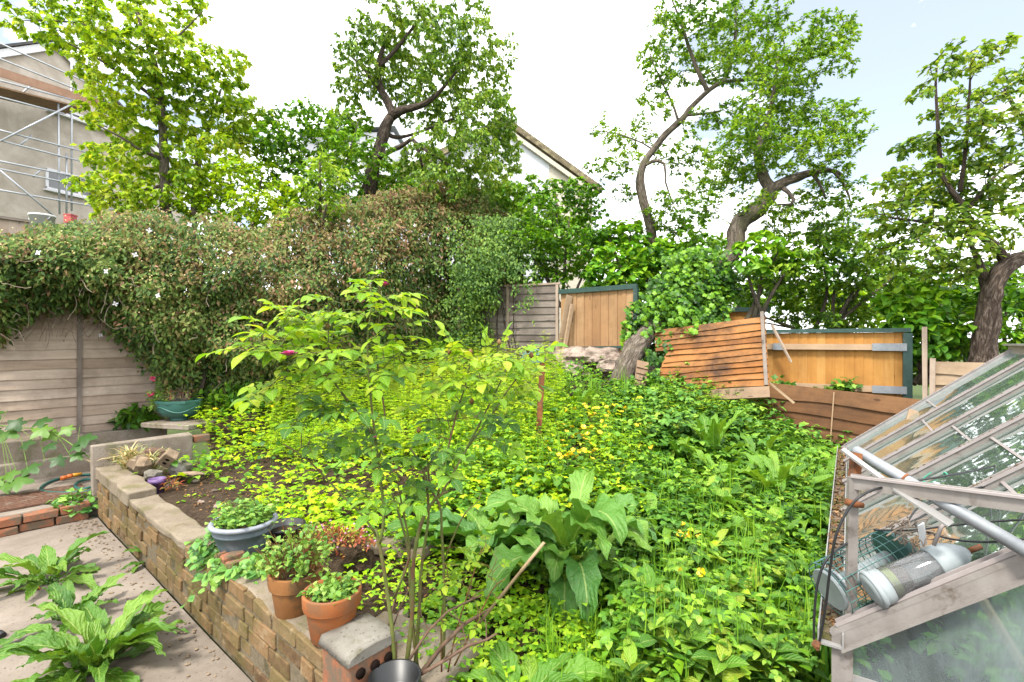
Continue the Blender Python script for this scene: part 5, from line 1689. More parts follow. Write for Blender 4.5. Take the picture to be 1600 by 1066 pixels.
GRP = 'buttercups in the bed'
for _ in range(17):
    p = gpt(random.gauss(912, 30), random.gauss(735, 28))
    if p: buttercup(p, random.uniform(.28, .42), random.randint(2, 5), 'yellow buttercups crowded right of the rusty post in the middle of the bed', GRP)
for px, py in ((985, 690), (960, 680), (1010, 760), (1000, 720), (930, 690)):
    p = gpt(px, py)
    if p: buttercup(p, random.uniform(.28, .38), 3, 'yellow buttercups scattered uphill of the dense buttercup cluster', GRP)
for px, py in ((1065, 890), (1080, 900), (1055, 930), (1075, 980)):
    p = gpt(px, py)
    if p: buttercup(p, random.uniform(.22, .32), 2, 'taller buttercups right of the large dark dock', GRP)
for px, py in ((1000, 985), (1025, 1000), (965, 985)):
    p = gpt(px, py)
    if p: buttercup(p, .07, 1, 'low single buttercup in front of the large dark dock', GRP)
for px, py in ((340, 668), (392, 700), (300, 690), (430, 660), (280, 705)):
    p = gpt(px, py)
    if p: buttercup(p, .2, 2, 'small buttercup on the bright carpet right of the green planter', GRP)
# ------------------------------------------------------------------ rose
M['rose_leaf'] = leaf_mat('rose_leaves', [(.025, .09, .022), (.055, .17, .022), (.10, .25, .02), (.17, .33, .02)], .36, .42, .45, patch=(3.0, .4), veins=True)
M['rose_young'] = leaf_mat('young_rose_leaves', [(.09, .24, .008), (.15, .32, .012), (.22, .39, .016), (.31, .41, .03)], .42, .42, .45, patch=(3.0, .3), veins=True)
M['cane'] = plain_mat('rose_cane', (.10, .13, .025), (.17, .19, .05), 22, .6, .3, bump=.2, third=(.15, .075, .04), tscale=5, tr=(.48, .62))
M['red_cane'] = plain_mat('red_cane', (.22, .07, .035), (.20, .15, .04), 12, .6, .3, bump=0)
M['pink'] = plain_mat('rose_petal', (.66, .06, .24), (.80, .20, .42), 40, .55, .3, bump=0)
M['wood_dead'] = plain_mat('dead_branch', (.10, .06, .04), (.20, .13, .09), 18, .9, .15, bump=.5)

rose = thing('rose_bush', P(628, 1050, 1.9), 'tall rose bush with long green canes and pink blooms in the foreground', 'rose bush')
canes = [(TR(1.9, [(617, 1050), (614, 1000), (611, 968), (604, 915), (598, 878), (592, 848), (587, 827)]), .0085, .0065),
         (TR(1.9, [(590, 840), (572, 812, 1.88), (554, 793, 1.86), (530, 770, 1.84), (513, 751, 1.83), (480, 718, 1.8), (443, 694, 1.78)]), .005, .0025),
         (TR(1.9, [(593, 850), (599, 820), (598, 779), (592, 730), (586, 680), (580, 630), (576, 579), (574, 530), (580, 480), (578, 440)]), .0062, .003),
         (TR(1.9, [(588, 688), (560, 645, 1.88), (536, 616, 1.86), (515, 590, 1.85), (490, 582, 1.83), (458, 572, 1.82), (425, 555, 1.8), (395, 545, 1.8)]), .0042, .002),
         (TR(1.9, [(585, 677), (555, 640, 1.92), (530, 610, 1.93), (515, 575, 1.93), (513, 530, 1.92), (514, 484, 1.92), (512, 465, 1.92)]), .0042, .002),
         (TR(1.9, [(590, 720), (602, 680, 1.93), (600, 636, 1.95), (592, 590, 1.95), (588, 540, 1.95), (594, 490, 1.94), (596, 455, 1.94)]), .0045, .002),
         (TR(1.95, [(634, 1050), (640, 1000), (644, 961), (645, 915), (646, 878), (652, 840), (660, 813), (670, 793), (684, 776), (700, 768)]), .010, .006),
         (TR(1.95, [(684, 776), (690, 740), (701, 697), (715, 640), (728, 600), (733, 575), (735, 550)]), .005, .002),
         (TR(1.95, [(688, 775), (708, 740, 2.0), (730, 700, 2.02), (752, 657, 2.04), (768, 625, 2.05), (779, 603, 2.05), (790, 580, 2.05), (799, 562, 2.05)]), .005, .002),
         (TR(1.97, [(730, 700, 2.02), (760, 660, 2.05), (790, 615, 2.08), (812, 585, 2.1), (832, 560, 2.1)]), .004, .002),
         (TR(2.0, [(648, 1050), (652, 1000), (655, 950), (657, 906), (662, 860), (669, 813), (668, 770), (660, 730), (640, 700)]), .008, .004),
         (TR(2.0, [(652, 1040), (643, 960, 2.02), (640, 890, 2.03), (636, 850, 2.03), (622, 800, 2.04), (612, 770, 2.05)]), .007, .004),
         (TR(2.05, [(693, 1030), (694, 960), (693, 900), (693, 878), (690, 830), (688, 793), (672, 760), (668, 720)]), .007, .004),
         (TR(2.05, [(694, 876), (712, 830), (728, 800), (745, 786), (752, 770)]), .004, .002),
         (TR(2.0, [(615, 935, 2.0), (640, 870, 1.98), (632, 810, 1.97), (622, 760, 1.97)]), .005, .003)]
items = [(580, 450, 26, 22), (600, 462, 26, 22), (520, 480, 34, 20), (560, 490, 34, 24), (610, 500, 26, 26), (470, 500, 36, 22), (440, 520, 34, 22), (520, 520, 40, 26), (570, 535, 36, 24), (615, 545, 24, 22),
         (400, 545, 28, 20), (450, 555, 36, 24), (500, 560, 36, 24), (460, 595, 36, 24), (510, 605, 30, 26), (440, 615, 28, 16), (540, 580, 30, 20), (590, 590, 22, 14), (540, 640, 26, 18), (480, 650, 28, 16), (455, 690, 24, 14), (500, 690, 28, 18), (560, 690, 26, 18), (530, 725, 30, 20),
         (590, 720, 26, 20), (620, 735, 34, 22), (660, 735, 30, 22), (580, 755, 28, 18), (640, 770, 26, 16), (610, 770, 26, 14),
         (700, 560, 20, 14), (735, 560, 28, 18), (770, 560, 30, 18), (805, 555, 28, 18), (832, 565, 18, 20), (690, 600, 26, 18), (740, 600, 30, 22), (785, 600, 30, 24), (820, 600, 24, 22), (680, 640, 26, 20), (745, 645, 34, 22), (790, 640, 26, 18), (700, 680, 26, 18), (750, 690, 26, 18), (670, 700, 24, 18), (700, 725, 24, 14)]
blobs = []
for px, py, rx, ry in items:
    z = 1.9 + (px - 600) / 1400 + random.uniform(-.12, .12)
    blobs.append((P(px, py, z), (rx / F * z, .10, ry / F * z), 5 if py > 630 else 11 if px < 640 else 13))
lp, tw = tree_graph(canes, blobs, seg=.05, up=.12)
m = MB()
for pl in lp: m.tube([p for p, r in pl], [r for p, r in pl], 7, rough=.15)
canes_mb = m
for pl, ln in tw:
    k = len(pl); m.tube(pl, [.0022 * (1 - .5 * i / (k - 1)) for i in range(k)], 4, False)
la, ly = Leaves(), Leaves()


def compound(tgt, p, d, n, L, pairs=2, st=None):
    d = d.normalized(); n = (n - d * n.dot(d)).normalized(); sd = n.cross(d)
    q = p.copy(); ax = [q]
    for i in range(pairs):
        q = q + d * (L * .62); d = (d - Z * .13).normalized(); ax.append(q)
        for s in (-1, 1):
            sc_ = random.uniform(.75, 1.0) * (.8 + .2 * i)
            tgt.add(q, d * .45 + sd * s + rv(.12), n + rv(.28), L * sc_, L * .62 * sc_)
    tgt.add(q + d * L * .25, d + rv(.12), n + rv(.25), L * 1.15, L * .70)
    if st is not None: st.tube(ax + [q + d * L * .3], .0011, 3, False)


pet = canes_mb
for pl, ln in tw:
    tip = pl[-1]
    for j in range(2 if random.random() < .75 else 1):
        b = pl[max(1, len(pl) - 1 - j * 2)]
        d = (pl[-1] - pl[-2]).normalized() * .4 + rv(.9); d.z = d.z * .4 + .02
        hgt_n = (tip.z - 1.05) / .75 + .35 * noise.noise(tip * 3)
        tgt = ly if (hgt_n > .45 + random.uniform(-.2, .2) and tip.x < .2) or (tip.z > 1.38 and random.random() < .8) else la
        compound(tgt, b, d, Z + Vector((0, -.25, 0)) + rv(.35), random.uniform(.040, .060), 2 if random.random() < .8 else 3, pet)
la.build('leaves', M['rose_leaf'], rose, 'rich', None, True); ly.build('young_leaves', M['rose_young'], rose, 'rich', None, True)
pet.build('canes', M['cane'], rose)


def bloom(c, r, parent):
    m = MB()
    for ring, (n, rr, tilt) in enumerate(((9, 1.0, .35), (7, .75, .8), (5, .45, 1.2))):
        for k in range(n):
            a = 6.283 * k / n + ring; d = Vector((math.cos(a), math.sin(a) * .9, 0)); s_ = Vector((-math.sin(a), math.cos(a), 0))
            u = (d * math.cos(tilt) + Z * math.sin(tilt)); b = len(m.v); w_ = r * rr * .45
            m.v += [c + s_ * -w_ * .3, c + u * r * rr * .6 - s_ * w_, c + u * r * rr - s_ * w_ * .6 + rv(.002), c + u * r * rr + s_ * w_ * .6 + rv(.002), c + u * r * rr * .6 + s_ * w_, c + s_ * w_ * .3]
            m.quad((b, b + 1, b + 2, b + 3, b + 4, b + 5), None, True)
    return m.build('flower', M['pink'], parent)


bloom(P(451, 556, 1.62), .030, rose); bloom(P(599, 447, 1.74), .024, rose); bloom(P(586, 684, 1.86), .009, rose)
m = MB()
for px, py in ((441, 487), (512, 515), (554, 420), (560, 428), (445, 492), (702, 555), (735, 555), (737, 632), (654, 677), (780, 540), (830, 560), (825, 552)):
    c = P(px, py, 1.9); m.lathe([(.002, 0), (.008, .006), (.009, .014), (.003, .024)], c, 8)
m.build('buds', M['red_cane'], rose)

# yellow leaved sucker right of the rose canes
sk = thing('rose_sucker', ground_at(720, 1040), 'low yellow green rose sucker between the canes and the bamboo stick', 'rose bush')
canes = [(TR(2.1, [(700, 1050), (712, 990), (730, 930), (745, 880), (760, 850)]), .004, .002), (TR(2.1, [(690, 1050), (690, 960), (700, 900), (690, 870)]), .004, .002), (TR(2.1, [(710, 1040), (740, 980), (770, 920), (790, 905)]), .004, .002)]
bl = [(P(px, py, 2.12), (rx / F * 2.1, .12, ry / F * 2.1), 5) for px, py, rx, ry in ((760, 855, 22, 14), (735, 870, 24, 16), (770, 890, 24, 16), (740, 900, 26, 16), (780, 920, 20, 12), (710, 900, 22, 18), (690, 880, 18, 16), (700, 940, 26, 18), (740, 950, 24, 16), (720, 980, 24, 16))]
lp, tw = tree_graph(canes, bl, seg=.05)
m = MB()
for pl in lp: m.tube([p for p, r in pl], [r for p, r in pl], 5)
for pl, ln in tw: m.tube(pl, .0016, 3, False)
lv = Leaves()
for pl, ln in tw:
    d = (pl[-1] - pl[-2]).normalized() + rv(.8); d.z *= .4
    compound(lv, pl[-1], d, Z + Vector((0, -.3, 0)) + rv(.4), random.uniform(.03, .042), 2, m)
m.build('stems', M['red_cane'], sk); lv.build('leaves', M['rose_young'], sk, 'rich', None, True)

# dead branches fanned over the soil right of the black pot
for lb, pts, r in (('thick dead branch rising to the right from the foot of the rose', [(655, 1055, 1.85), (690, 1035, 1.88), (730, 1010, 1.92), (760, 1000, 1.95), (776, 990, 1.97)], .008),
                   ('brown dead branch running from the rose foot up to the bamboo stick', [(660, 1050, 1.95), (690, 1010, 2.0), (725, 975, 2.05), (752, 960, 2.1)], .010),
                   ('forked dead twig crossing the canes low down', [(640, 1030, 1.9), (670, 985, 1.95), (700, 955, 2.0), (735, 938, 2.05), (752, 930, 2.08)], .006),
                   ('thin reddish dead stem standing left of the canes', [(600, 1010, 2.0), (616, 940, 2.05), (632, 890, 2.1), (640, 868, 2.1)], .004),
                   ('pale dry straw leaning across the foot of the rose', [(612, 985, 2.0), (625, 950, 1.98), (637, 925, 1.97)], .003)):
    m = MB(); q = TR(2, pts); m.tube(q, [r * (1 - .12 * i) for i in range(len(q))], 7, rough=.3)
    for k in range(3):
        a = q[random.randint(1, len(q) - 1)]; e = a + Vector((random.uniform(-.1, .12), random.uniform(-.05, .05), random.uniform(.02, .12)))
        m.tube([a, (a + e) / 2 + rv(.015), e], [r * .4, r * .3, r * .15], 4, False)
    tag(m.build('branch', M['wood_dead'], None, q[0]), lb, 'branch', 'dead branches at the rose foot')
M['bamboo'] = plain_mat('bamboo', (.34, .24, .13), (.46, .34, .20), 25, .6, .3, bump=.1)
m = MB(); a, b = P(748, 975, 2.12), P(850, 848, 2.05)
m.tube([a, a.lerp(b, .3), a.lerp(b, .302), a.lerp(b, .65), a.lerp(b, .652), b], [.0065, .0065, .0075, .0065, .0075, .0065], 9)
tag(m.build('cane_stick', M['bamboo'], None, a), 'bare tan stick leaning over the weeds in front of the large dock', 'stick')

# rusty post with the wire basket on it
p0 = ground_at(842, 720)
d = p0.y
m = MB(); top = P(848, 556, d); bot = P(838, 740, d)
ax = (top - bot).normalized(); sx = Vector((1, 0, 0))
m.beam(bot + sx * .0, top, .05, .008, Vector((0, -1, 0))); m.beam(bot + sx * .025 + Vector((0, .022, 0)), top + sx * .025 + Vector((0, .022, 0)), .006, .05, Vector((0, -1, 0)))
tag(m.build('metal_post', M['rust'], None, p0), 'rusty angle iron post standing in the weeds behind the rose', 'post')
M['wire_green'] = plain_mat('green_wire', (.10, .26, .22), (.16, .36, .31), 20, .5, .4, bump=0)
m = MB(); c = P(833, 562, d - .05); r0 = .105
for k in range(12):
    an = math.pi * 2 * k / 12
    m.tube([c + Vector((r0 * math.cos(an + q * .9) * math.cos(q), r0 * math.sin(an + q * .9) * math.cos(q), r0 * 1.0 * math.sin(q))) for q in np.linspace(-.2, 1.45, 9)], .0025, 4, False)
    m.tube([c + Vector((r0 * math.cos(an - q * .9) * math.cos(q), r0 * math.sin(an - q * .9) * math.cos(q), r0 * 1.0 * math.sin(q))) for q in np.linspace(-.2, 1.45, 9)], .0025, 4, False)
for q in (-.2, .5, 1.1): m.tube([c + Vector((r0 * math.cos(a) * math.cos(q), r0 * math.sin(a) * math.cos(q), r0 * math.sin(q))) for a in np.linspace(0, 6.283, 20)], .003, 4, False)
tag(m.build('wire_basket', M['wire_green'], None, c), 'upturned green wire hanging basket on top of the rusty post', 'basket')

# ------------------------------------------------------------------ pots
M['bowl'] = plain_mat('grey_blue_bowl', (.085, .115, .14), (.125, .16, .185), 16, .5, .4, bump=.1, third=(.24, .27, .29), tscale=5)
M['bowl_rim'] = plain_mat('grey_blue_rim', (.26, .28, .33), (.34, .36, .42), 14, .5, .4, bump=.05)
M['terra'] = plain_mat('terracotta', (.33, .10, .03), (.43, .155, .05), 10, .8, .2, bump=.2, third=(.26, .12, .055), tscale=7)
M['terra_old'] = plain_mat('old_terracotta', (.25, .105, .035), (.35, .16, .055), 9, .85, .2, bump=.2, third=(.15, .09, .04), tscale=6)
M['green_plastic'] = plain_mat('green_plastic', (.035, .13, .10), (.055, .17, .14), 9, .45, .4, bump=.05)
M['black_plastic'] = plain_mat('black_plastic', (.010, .011, .012), (.02, .021, .023), 9, .4, .45, bump=.05)
M['purple_plastic'] = plain_mat('purple_plastic', (.13, .07, .20), (.18, .10, .26), 9, .5, .4, bump=.05)
M['pot_leaf'] = leaf_mat('pot_plant_leaves', [(.05, .15, .03), (.10, .23, .04), (.16, .30, .05), (.26, .36, .12)], .36, .5, .35, patch=(4, .4))
M['ivy_lit'] = leaf_mat('trailing_leaves', [(.03, .11, .03), (.06, .18, .035), (.10, .25, .04), (.17, .32, .06)], .3, .45, .45, patch=(3, .4))
M['sedum'] = leaf_mat('reddish_sedum', [(.16, .035, .025), (.24, .07, .035), (.24, .16, .04), (.17, .24, .04)], .3, .6, .3, patch=(3, .5))
M['pinkbit'] = plain_mat('tiny_pink_flower', (.55, .22, .45), (.66, .36, .56), 30, .6, .3, bump=0)


def pot(name, label, c, prof_out, inner, mat, rim=None, soil_h=None, group='plant pots', n=32, sx=1.0):
    root = thing(name, c, label, 'plant pot', group)
    m = MB(); m.lathe(prof_out + inner, c, n, sx=sx); m.build('body', M[mat], root)
    if rim: m = MB(); m.lathe(rim[1], c, n, sx=sx, close=False); m.build('rim', M[rim[0]], root)
    if soil_h is not None:
        m = MB(); m.lathe([(soil_h[0], soil_h[1]), (soil_h[0] * .5, soil_h[1] + .012), (.004, soil_h[1] + .015)], c, 18, sx=sx); m.build('soil', M['soil'], root)
    return root


def bunch(name, label, c, rx, ry, h, n, L, mat, tpl, W=None, cat='plant', grp=None, stemmat='w_stem', droopy=0, pink=0, per=3, part='leaves'):
    root = thing(name, c, label, cat, grp)
    m = MB(); lv = Leaves(); pk = MB()
    for k in range(n):
        a = random.uniform(0, 6.283); rr = math.sqrt(random.random())
        e = c + Vector((rx * rr * math.cos(a) * 1.1, ry * rr * math.sin(a) * 1.1, h * random.uniform(.35, 1.1) * (1 - .45 * rr * rr) - droopy * rr * h))
        b = c + Vector((rx * .5 * rr * math.cos(a), ry * .5 * rr * math.sin(a), 0))
        mid = (b + e) / 2 + Z * (h * .12) + rv(.01)
        m.tube([b, mid, e], .0012, 3, False)
        for _ in range(per):
            s = random.uniform(.65, 1.25)
            lv.add(b.lerp(e, random.uniform(.5, 1)) + rv(L * .35), rv(1) * .9 + Vector((math.cos(a) * .4, math.sin(a) * .4, -.1)), Z + rv(.6), L * s, (W or L) * s)
        if pink and random.random() < pink: pk.rock(e + Z * .012, .006, (1, 1, .8), k, 1, .2)
    m.build('stems', M[stemmat], root); lv.build(part, M[mat], root, tpl)
    if pink and pk.v: pk.build('blossom', M['pinkbit'], root)
    return root


# blue-grey bowl on the wall
c = P(381, 862, 2.83); c.z = .385
pot('plant_pot', 'wide grey blue plastic bowl standing on the brick wall', c,
    [(.090, 0), (.108, .02), (.136, .09), (.150, .140), (.155, .142), (.157, .152), (.152, .156), (.158, .19)], [(.148, .19), (.142, .15), (.06, .14)], 'bowl',
    ('bowl_rim', [(.157, .178), (.172, .182), (.178, .193), (.172, .204), (.158, .206), (.148, .198)]), (.146, .165))
bunch('potted_plant', 'bushy small leaved plant overflowing the grey blue bowl', c + Z * .165, .165, .15, .17, 150, .030, 'pot_leaf', 'round', cat='plant', grp='plants in pots', per=4)
# trailing leaves hanging over the wall beside it
tr = thing('trailing_plant', c + Vector((.05, -.1, 0)), 'trailing heart leaved plant spilling down the brick wall below the grey blue bowl', 'plant')
lv = Leaves(); m = MB()
for k in range(105):
    a = P(random.gauss(385, 32), random.gauss(893, 14), 2.62 + random.uniform(-.08, .1))
    if k < 40: a = P(random.gauss(345, 16), random.gauss(845, 22), 2.82)
    s_ = ST(a.x, a.y); lim = .43 if s_[1] > .0 else .15
    a.z = max(a.z, lim if s_[1] > .02 else .1)
    e = a + Vector((random.uniform(-.14, .10), random.uniform(-.13, -.01), random.uniform(-.10, .05)))
    if ST(e.x, e.y)[1] > .0: e.z = max(e.z, .42)
    m.tube([a, (a + e) / 2 + Z * .03, e], .0015, 3, False)
    for _ in range(4):
        s = random.uniform(.7, 1.25); lv.add(a.lerp(e, random.random()) + rv(.015), rv(.8) + Vector((-.2, -.5, -.35)), Vector((-.15, -.6, 1)) + rv(.5), .042 * s, .040 * s)
m.build('stems', M['w_stem'], tr); lv.build('leaves', M['ivy_lit'], tr, 'oval')

# terracotta pair
def terra(label, c, r, h, mat, tilt=0):
    root = thing('plant_pot', c, label, 'plant pot', 'plant pots')
    m = MB()
    prof = [(r * .66, 0), (r * .70, .004), (r * .86, h * .62), (r * .885, h * .66)]
    for i in range(5): prof.append((r * (.86 + .02 * (i % 2)) if i < 2 else r * .96, h * (.66 + .012 * i)))
    prof += [(r * .985, h * .74), (r, h * .97), (r * .99, h), (r * .90, h), (r * .88, h * .9), (r * .3, h * .86)]
    m.lathe(prof, c, 36); m.build('body', M[mat], root)
    m = MB(); m.lathe([(r * .885, h * .865), (r * .5, h * .89), (.003, h * .9)], c, 18); m.build('soil', M['soil'], root)
    return root


c1 = P(519, 985, 2.02); c1.z = .405
terra('bright terracotta pot with a chipped rim nearest the wall end', c1, .115, .19, 'terra')
bunch('potted_plant', 'low leafy growth inside the bright front terracotta pot', c1 + Z * .165, .095, .095, .07, 70, .030, 'pot_leaf', 'oval', .022, grp='plants in pots', per=4)
c2 = P(462, 945, 2.24); c2.z = .375
terra('older brown terracotta pot half hidden behind the bright one', c2, .115, .20, 'terra_old')
bunch('potted_plant', 'loose stemmed plant rising from the older rear terracotta pot', c2 + Z * .17, .17, .14, .25, 130, .026, 'pot_leaf', 'oval', .022, grp='plants in pots', per=4, stemmat='red_cane')
# dark pot and sedum mat behind the bowl
c3 = P(446, 850, 2.95); c3.z = hgt(c3.x, c3.y)
pot('plant_pot', 'dark plastic pot tucked right of the grey blue bowl', c3, [(.08, 0), (.105, .2), (.112, .2), (.112, .22)], [(.10, .22), (.09, .17), (.03, .16)], 'black_plastic', None, (.095, .18))
c4 = P(520, 845, 2.92); c4.z = hgt(c4.x, c4.y)
m = MB(); m.rock(c4 + Z * .05, .17, (1.25, .9, .75), 4, 3, .3); tag(m.build('root_ball', M['soil']), 'dark lump of old compost under the reddish sedum', 'compost')
bunch('sedum', 'reddish sedum with tiny pink flowers sprawling behind the terracotta pots', c4 + Z * .10, .24, .17, .16, 210, .024, 'sedum', 'oval', .014, grp=None, stemmat='red_cane', pink=.25, per=4)
# black pot at the rose foot
c5 = P(617, 1062, 1.80); c5.z = .21
pot('plant_pot', 'black plastic pot with a ribbed rim at the foot of the rose', c5, [(.065, -.02), (.085, .15), (.092, .15), (.094, .185)], [(.086, .185), (.080, .11), (.02, .10)], 'black_plastic', None, None)
bunch('weed', 'small feathery weed at the rose foot beside the black pot', c5 + Vector((.14, .05, .02)), .10, .06, .09, 40, .03, 'pot_leaf', 'oval', .012, per=3)

# green planter on its slab by the clematis
c6 = P(280, 661, 5.85); c6.z = hgt(c6.x, c6.y) + .05
m = MB(); m.box(c6 + Vector((.10, -.1, -.03)), Vector((.33, -.10, 0)), Vector((.07, .2, 0)), Z * .028, .006)
tag(m.build('paving_slab', M['ledge'], mods=[BEVEL(.008)]), 'grey paving slab under the green planter', 'slab')
root = thing('planter', c6, 'green plastic patio planter with a moulded swag by the clematis', 'planter')
m = MB(); m.lathe([(.085, 0), (.09, .03), (.075, .035), (.15, .05), (.195, .12), (.205, .21)], c6, 30, sx=1.1, close=False)
m.lathe([(.205, .21), (.19, .21), (.18, .15), (.05, .14)], c6, 30, sx=1.1); m.build('body', M['green_plastic'], root)
m = MB(); m.lathe([(.205, .205), (.222, .208), (.224, .232), (.21, .236), (.19, .23)], c6, 8, sx=1.1, smooth=False, close=False); m.build('rim', M['green_plastic'], root)
m = MB()
m.tube([c6 + Vector((.205 * 1.1 * math.cos(a) * .97, .205 * math.sin(a) * .97, .135 + .03 * math.cos(3 * a))) for a in np.linspace(-3.3, .2, 30)], .009, 6); m.build('swag', M['green_plastic'], root)
m = MB(); m.lathe([(.18, .2), (.05, .215), (.003, .216)], c6, 18, sx=1.1); m.build('soil', M['soil'], root)
v = bunch('valerian', 'red flowered valerian leaning out at the left of the green planter', c6 + Vector((-.2, -.02, .1)), .16, .10, .34, 45, .055, 'pot_leaf', 'oval', .025, per=4)
m = MB(); M['crimson'] = plain_mat('crimson_flower', (.55, .03, .10), (.66, .08, .18), 40, .6, .3, bump=0)
for px, py in ((238, 592), (236, 616)):
    m2 = MB()
    for k in range(14): m2.rock(P(px, py, 5.75) + rv(.03), .013, (1, 1, .8), k, 1, .3)
    m2.build('flower', M['crimson'], v)
bunch('dry_plant', 'dry straggly stems standing in the green planter', c6 + Z * .21, .20, .14, .20, 40, .035, 'sedum', 'oval', .012, per=2, stemmat='dead_twig')

# purple pot and the rubble heap
c7 = P(246, 775, 4.08); c7.z = hgt(c7.x, c7.y)
pot('plant_pot', 'small purple pot at the foot of the brick rubble', c7, [(.045, 0), (.058, .09), (.064, .09), (.066, .125)], [(.058, .125), (.052, .06), (.01, .055)], 'purple_plastic')
for k in range(1):
    bunch('dry_plant', 'withered brown plant drooping beside the purple pot', c7 + Vector((.09, .02, .06)), .07, .05, .09, 40, .05, 'sedum', 'dia', .008, per=2, stemmat='dead_twig', droopy=.6)
M['tanbrick'] = plain_mat('tan_brick', (.24, .17, .11), (.34, .26, .18), 22, .9, .15, bump=.5, third=(.14, .10, .07), tscale=12)
m = MB(); c = P(263, 716, 4.35)
ax, ay, az = Vector((.075, -.05, .055)), Vector((-.035, -.04, -.01)), Vector((-.03, -.03, .04))
ax = ax.normalized() * .10; az = Vector((-.45, -.55, .7)).normalized(); az = (az - ax.normalized() * az.dot(ax.normalized())).normalized() * .05; ay = az.cross(ax).normalized() * .035
br = thing('holed_brick', c - Z * .08, 'holed tan brick tilted on top of the rubble heap', 'brick', 'rubble heap by the slab')
m.box(c, ax, ay, az, .004); m.build('body', M['tanbrick'], br, mods=[BEVEL(.006)])
nrm = ay.normalized() if ay.y < 0 else -ay.normalized()
for k in (-.35, .35):
    m = MB(); m.lathe([(.017, 0), (.017, .006), (.003, .0065)], c + ax * k + nrm * .033, 14, nrm); m.build('hole', M['hole'], br)
for px, py, d, r, sq, mt, lb in ((222, 725, 4.4, .10, (1, .8, .9), 'tanbrick', 'brown broken brick at the left of the rubble heap'), (238, 742, 4.25, .075, (1.1, .8, .6), 'lichen', 'pale flat stone leaning at the front of the rubble heap'),
                                 (282, 733, 4.45, .09, (1, .9, .75), 'lichen', 'whitish stone at the right of the rubble heap'), (240, 708, 4.5, .075, (1.2, .9, .8), 'wood_dead', 'dark clinker stone behind the holed brick'), (300, 740, 4.35, .05, (2, .8, .4), 'tanbrick', 'thin brick splinter right of the whitish stone')):
    c = P(px, py, d); m = MB(); m.rock(c, r, sq, int(px), 2, .55)
    tag(m.build('stone', M[mt], mods=()), lb, 'stone', 'rubble heap by the slab')
M['grass_var'] = leaf_mat('variegated_blades', [(.10, .16, .06), (.20, .24, .12), (.34, .30, .18), (.42, .36, .22)], .3, .6, .3, patch=(5, .5))
root = thing('variegated_plant', XY(.38, .5, .33), 'straw coloured variegated tufted plant against the upright slab', 'plant')
lv = Leaves()
for k in range(22):
    c = P(random.gauss(215, 24), random.gauss(722, 11), 4.55 + random.uniform(-.15, .12)); c.z = max(c.z, .36)
    for _ in range(22):
        a = random.uniform(0, 6.3); lv.add(c + rv(.03), Vector((math.cos(a), math.sin(a), random.uniform(.2, 1.6))), Z + rv(.6), random.uniform(.08, .17), .012)
lv.build('blades', M['grass_var'], root, 'blade')

# hop-like vine over the ledge, and the small plants round the path
M['hop'] = leaf_mat('hop_leaves', [(.012, .04, .010), (.022, .07, .013), (.038, .105, .016), (.08, .17, .02)], .3, .45, .4, patch=(2, .5))
hp = thing('hop_vine', P(60, 745, 5.0), 'large lobed hop leaves trailing over the concrete ledge at the left edge', 'climbing plant')
lv = Leaves(); m = MB()
vine = TR(5, [(0, 665, 4.9), (30, 668, 4.95), (60, 670, 5.0), (90, 680, 4.95), (120, 700, 4.9), (140, 715, 4.85)]); m.tube(vine, .006, 5)
for pt in ((12, 640, 5), (6, 668, 5), (48, 655, 5), (75, 652, 5), (88, 664, 4.95), (52, 688, 4.9), (95, 690, 4.9), (130, 690, 4.85), (125, 666, 5), (142, 678, 4.9), (110, 712, 4.85), (138, 705, 4.85), (70, 722, 4.8), (25, 735, 4.75), (10, 742, 4.7), (45, 742, 4.7), (35, 668, 5), (100, 672, 5), (20, 750, 4.7)):
    p = P(*pt); s = random.uniform(.6, .95)
    lv.add(p - Vector((.06, 0, 0)), Vector((random.uniform(-.6, .6), -.55, -.35)), Vector((.15, -.75, .75)) + rv(.35), .21 * s, .20 * s)
    m.tube([p, p.lerp(vine[min(5, max(0, int(pt[0] / 28)))], .8)], .003, 4, False)
lv.build('leaves', M['hop'], hp, 'lobed'); m.build('stem', M['w_stem'], hp)
bunch('plant', 'glossy pointed leaved plant growing at the base of the grey fence right of the hop', XY(-1.38, .62, .56), .26, .14, .30, 70, .10, 'lf_ivy', 'oval', .055, per=4)
bunch('plant', 'round leaved plant at the corner of the step and the wall below the hose', XY(-.12, -.14, .05), .17, .14, .22, 60, .065, 'ivy_lit', 'round', per=3)
bunch('weed', 'small leafy weed under the upright slab by the hose end', XY(-.25, .35, .16), .2, .14, .12, 40, .05, 'pot_leaf', 'oval', .03, per=3)
for px, py, d, r in ((460, 610, 6.6, .4), (400, 625, 6.3, .35), (350, 640, 6.2, .35), (520, 590, 7.2, .4), (600, 575, 8, .4), (680, 560, 8.8, .4), (725, 560, 9.2, .4)):
    c = P(px, py, d); c.z = hgt(c.x, c.y)
    bunch('nettle', 'leafy nettle clump along the foot of the clematis', c, r, .25, .42, 110, .085, 'w_mid', 'oval', .045, per=4, grp='nettles below the clematis')

for px, py, d, r, lb in ((1298, 606, 5.95, .20, 'bramble sprig in front of the lower pale rail of the amber fence'), (1222, 598, 6.1, .14, 'bramble sprig at the left foot of the amber fence beside the grey batten'), (1325, 600, 5.9, .12, 'bramble shoot right of the larger sprig before the amber fence')):
    bunch('bramble', lb, P(px, py + 12, d), r, .08, .16, 26, .085, 'w_bramble', 'lobed', .08, per=2, grp='brambles before the amber fence')
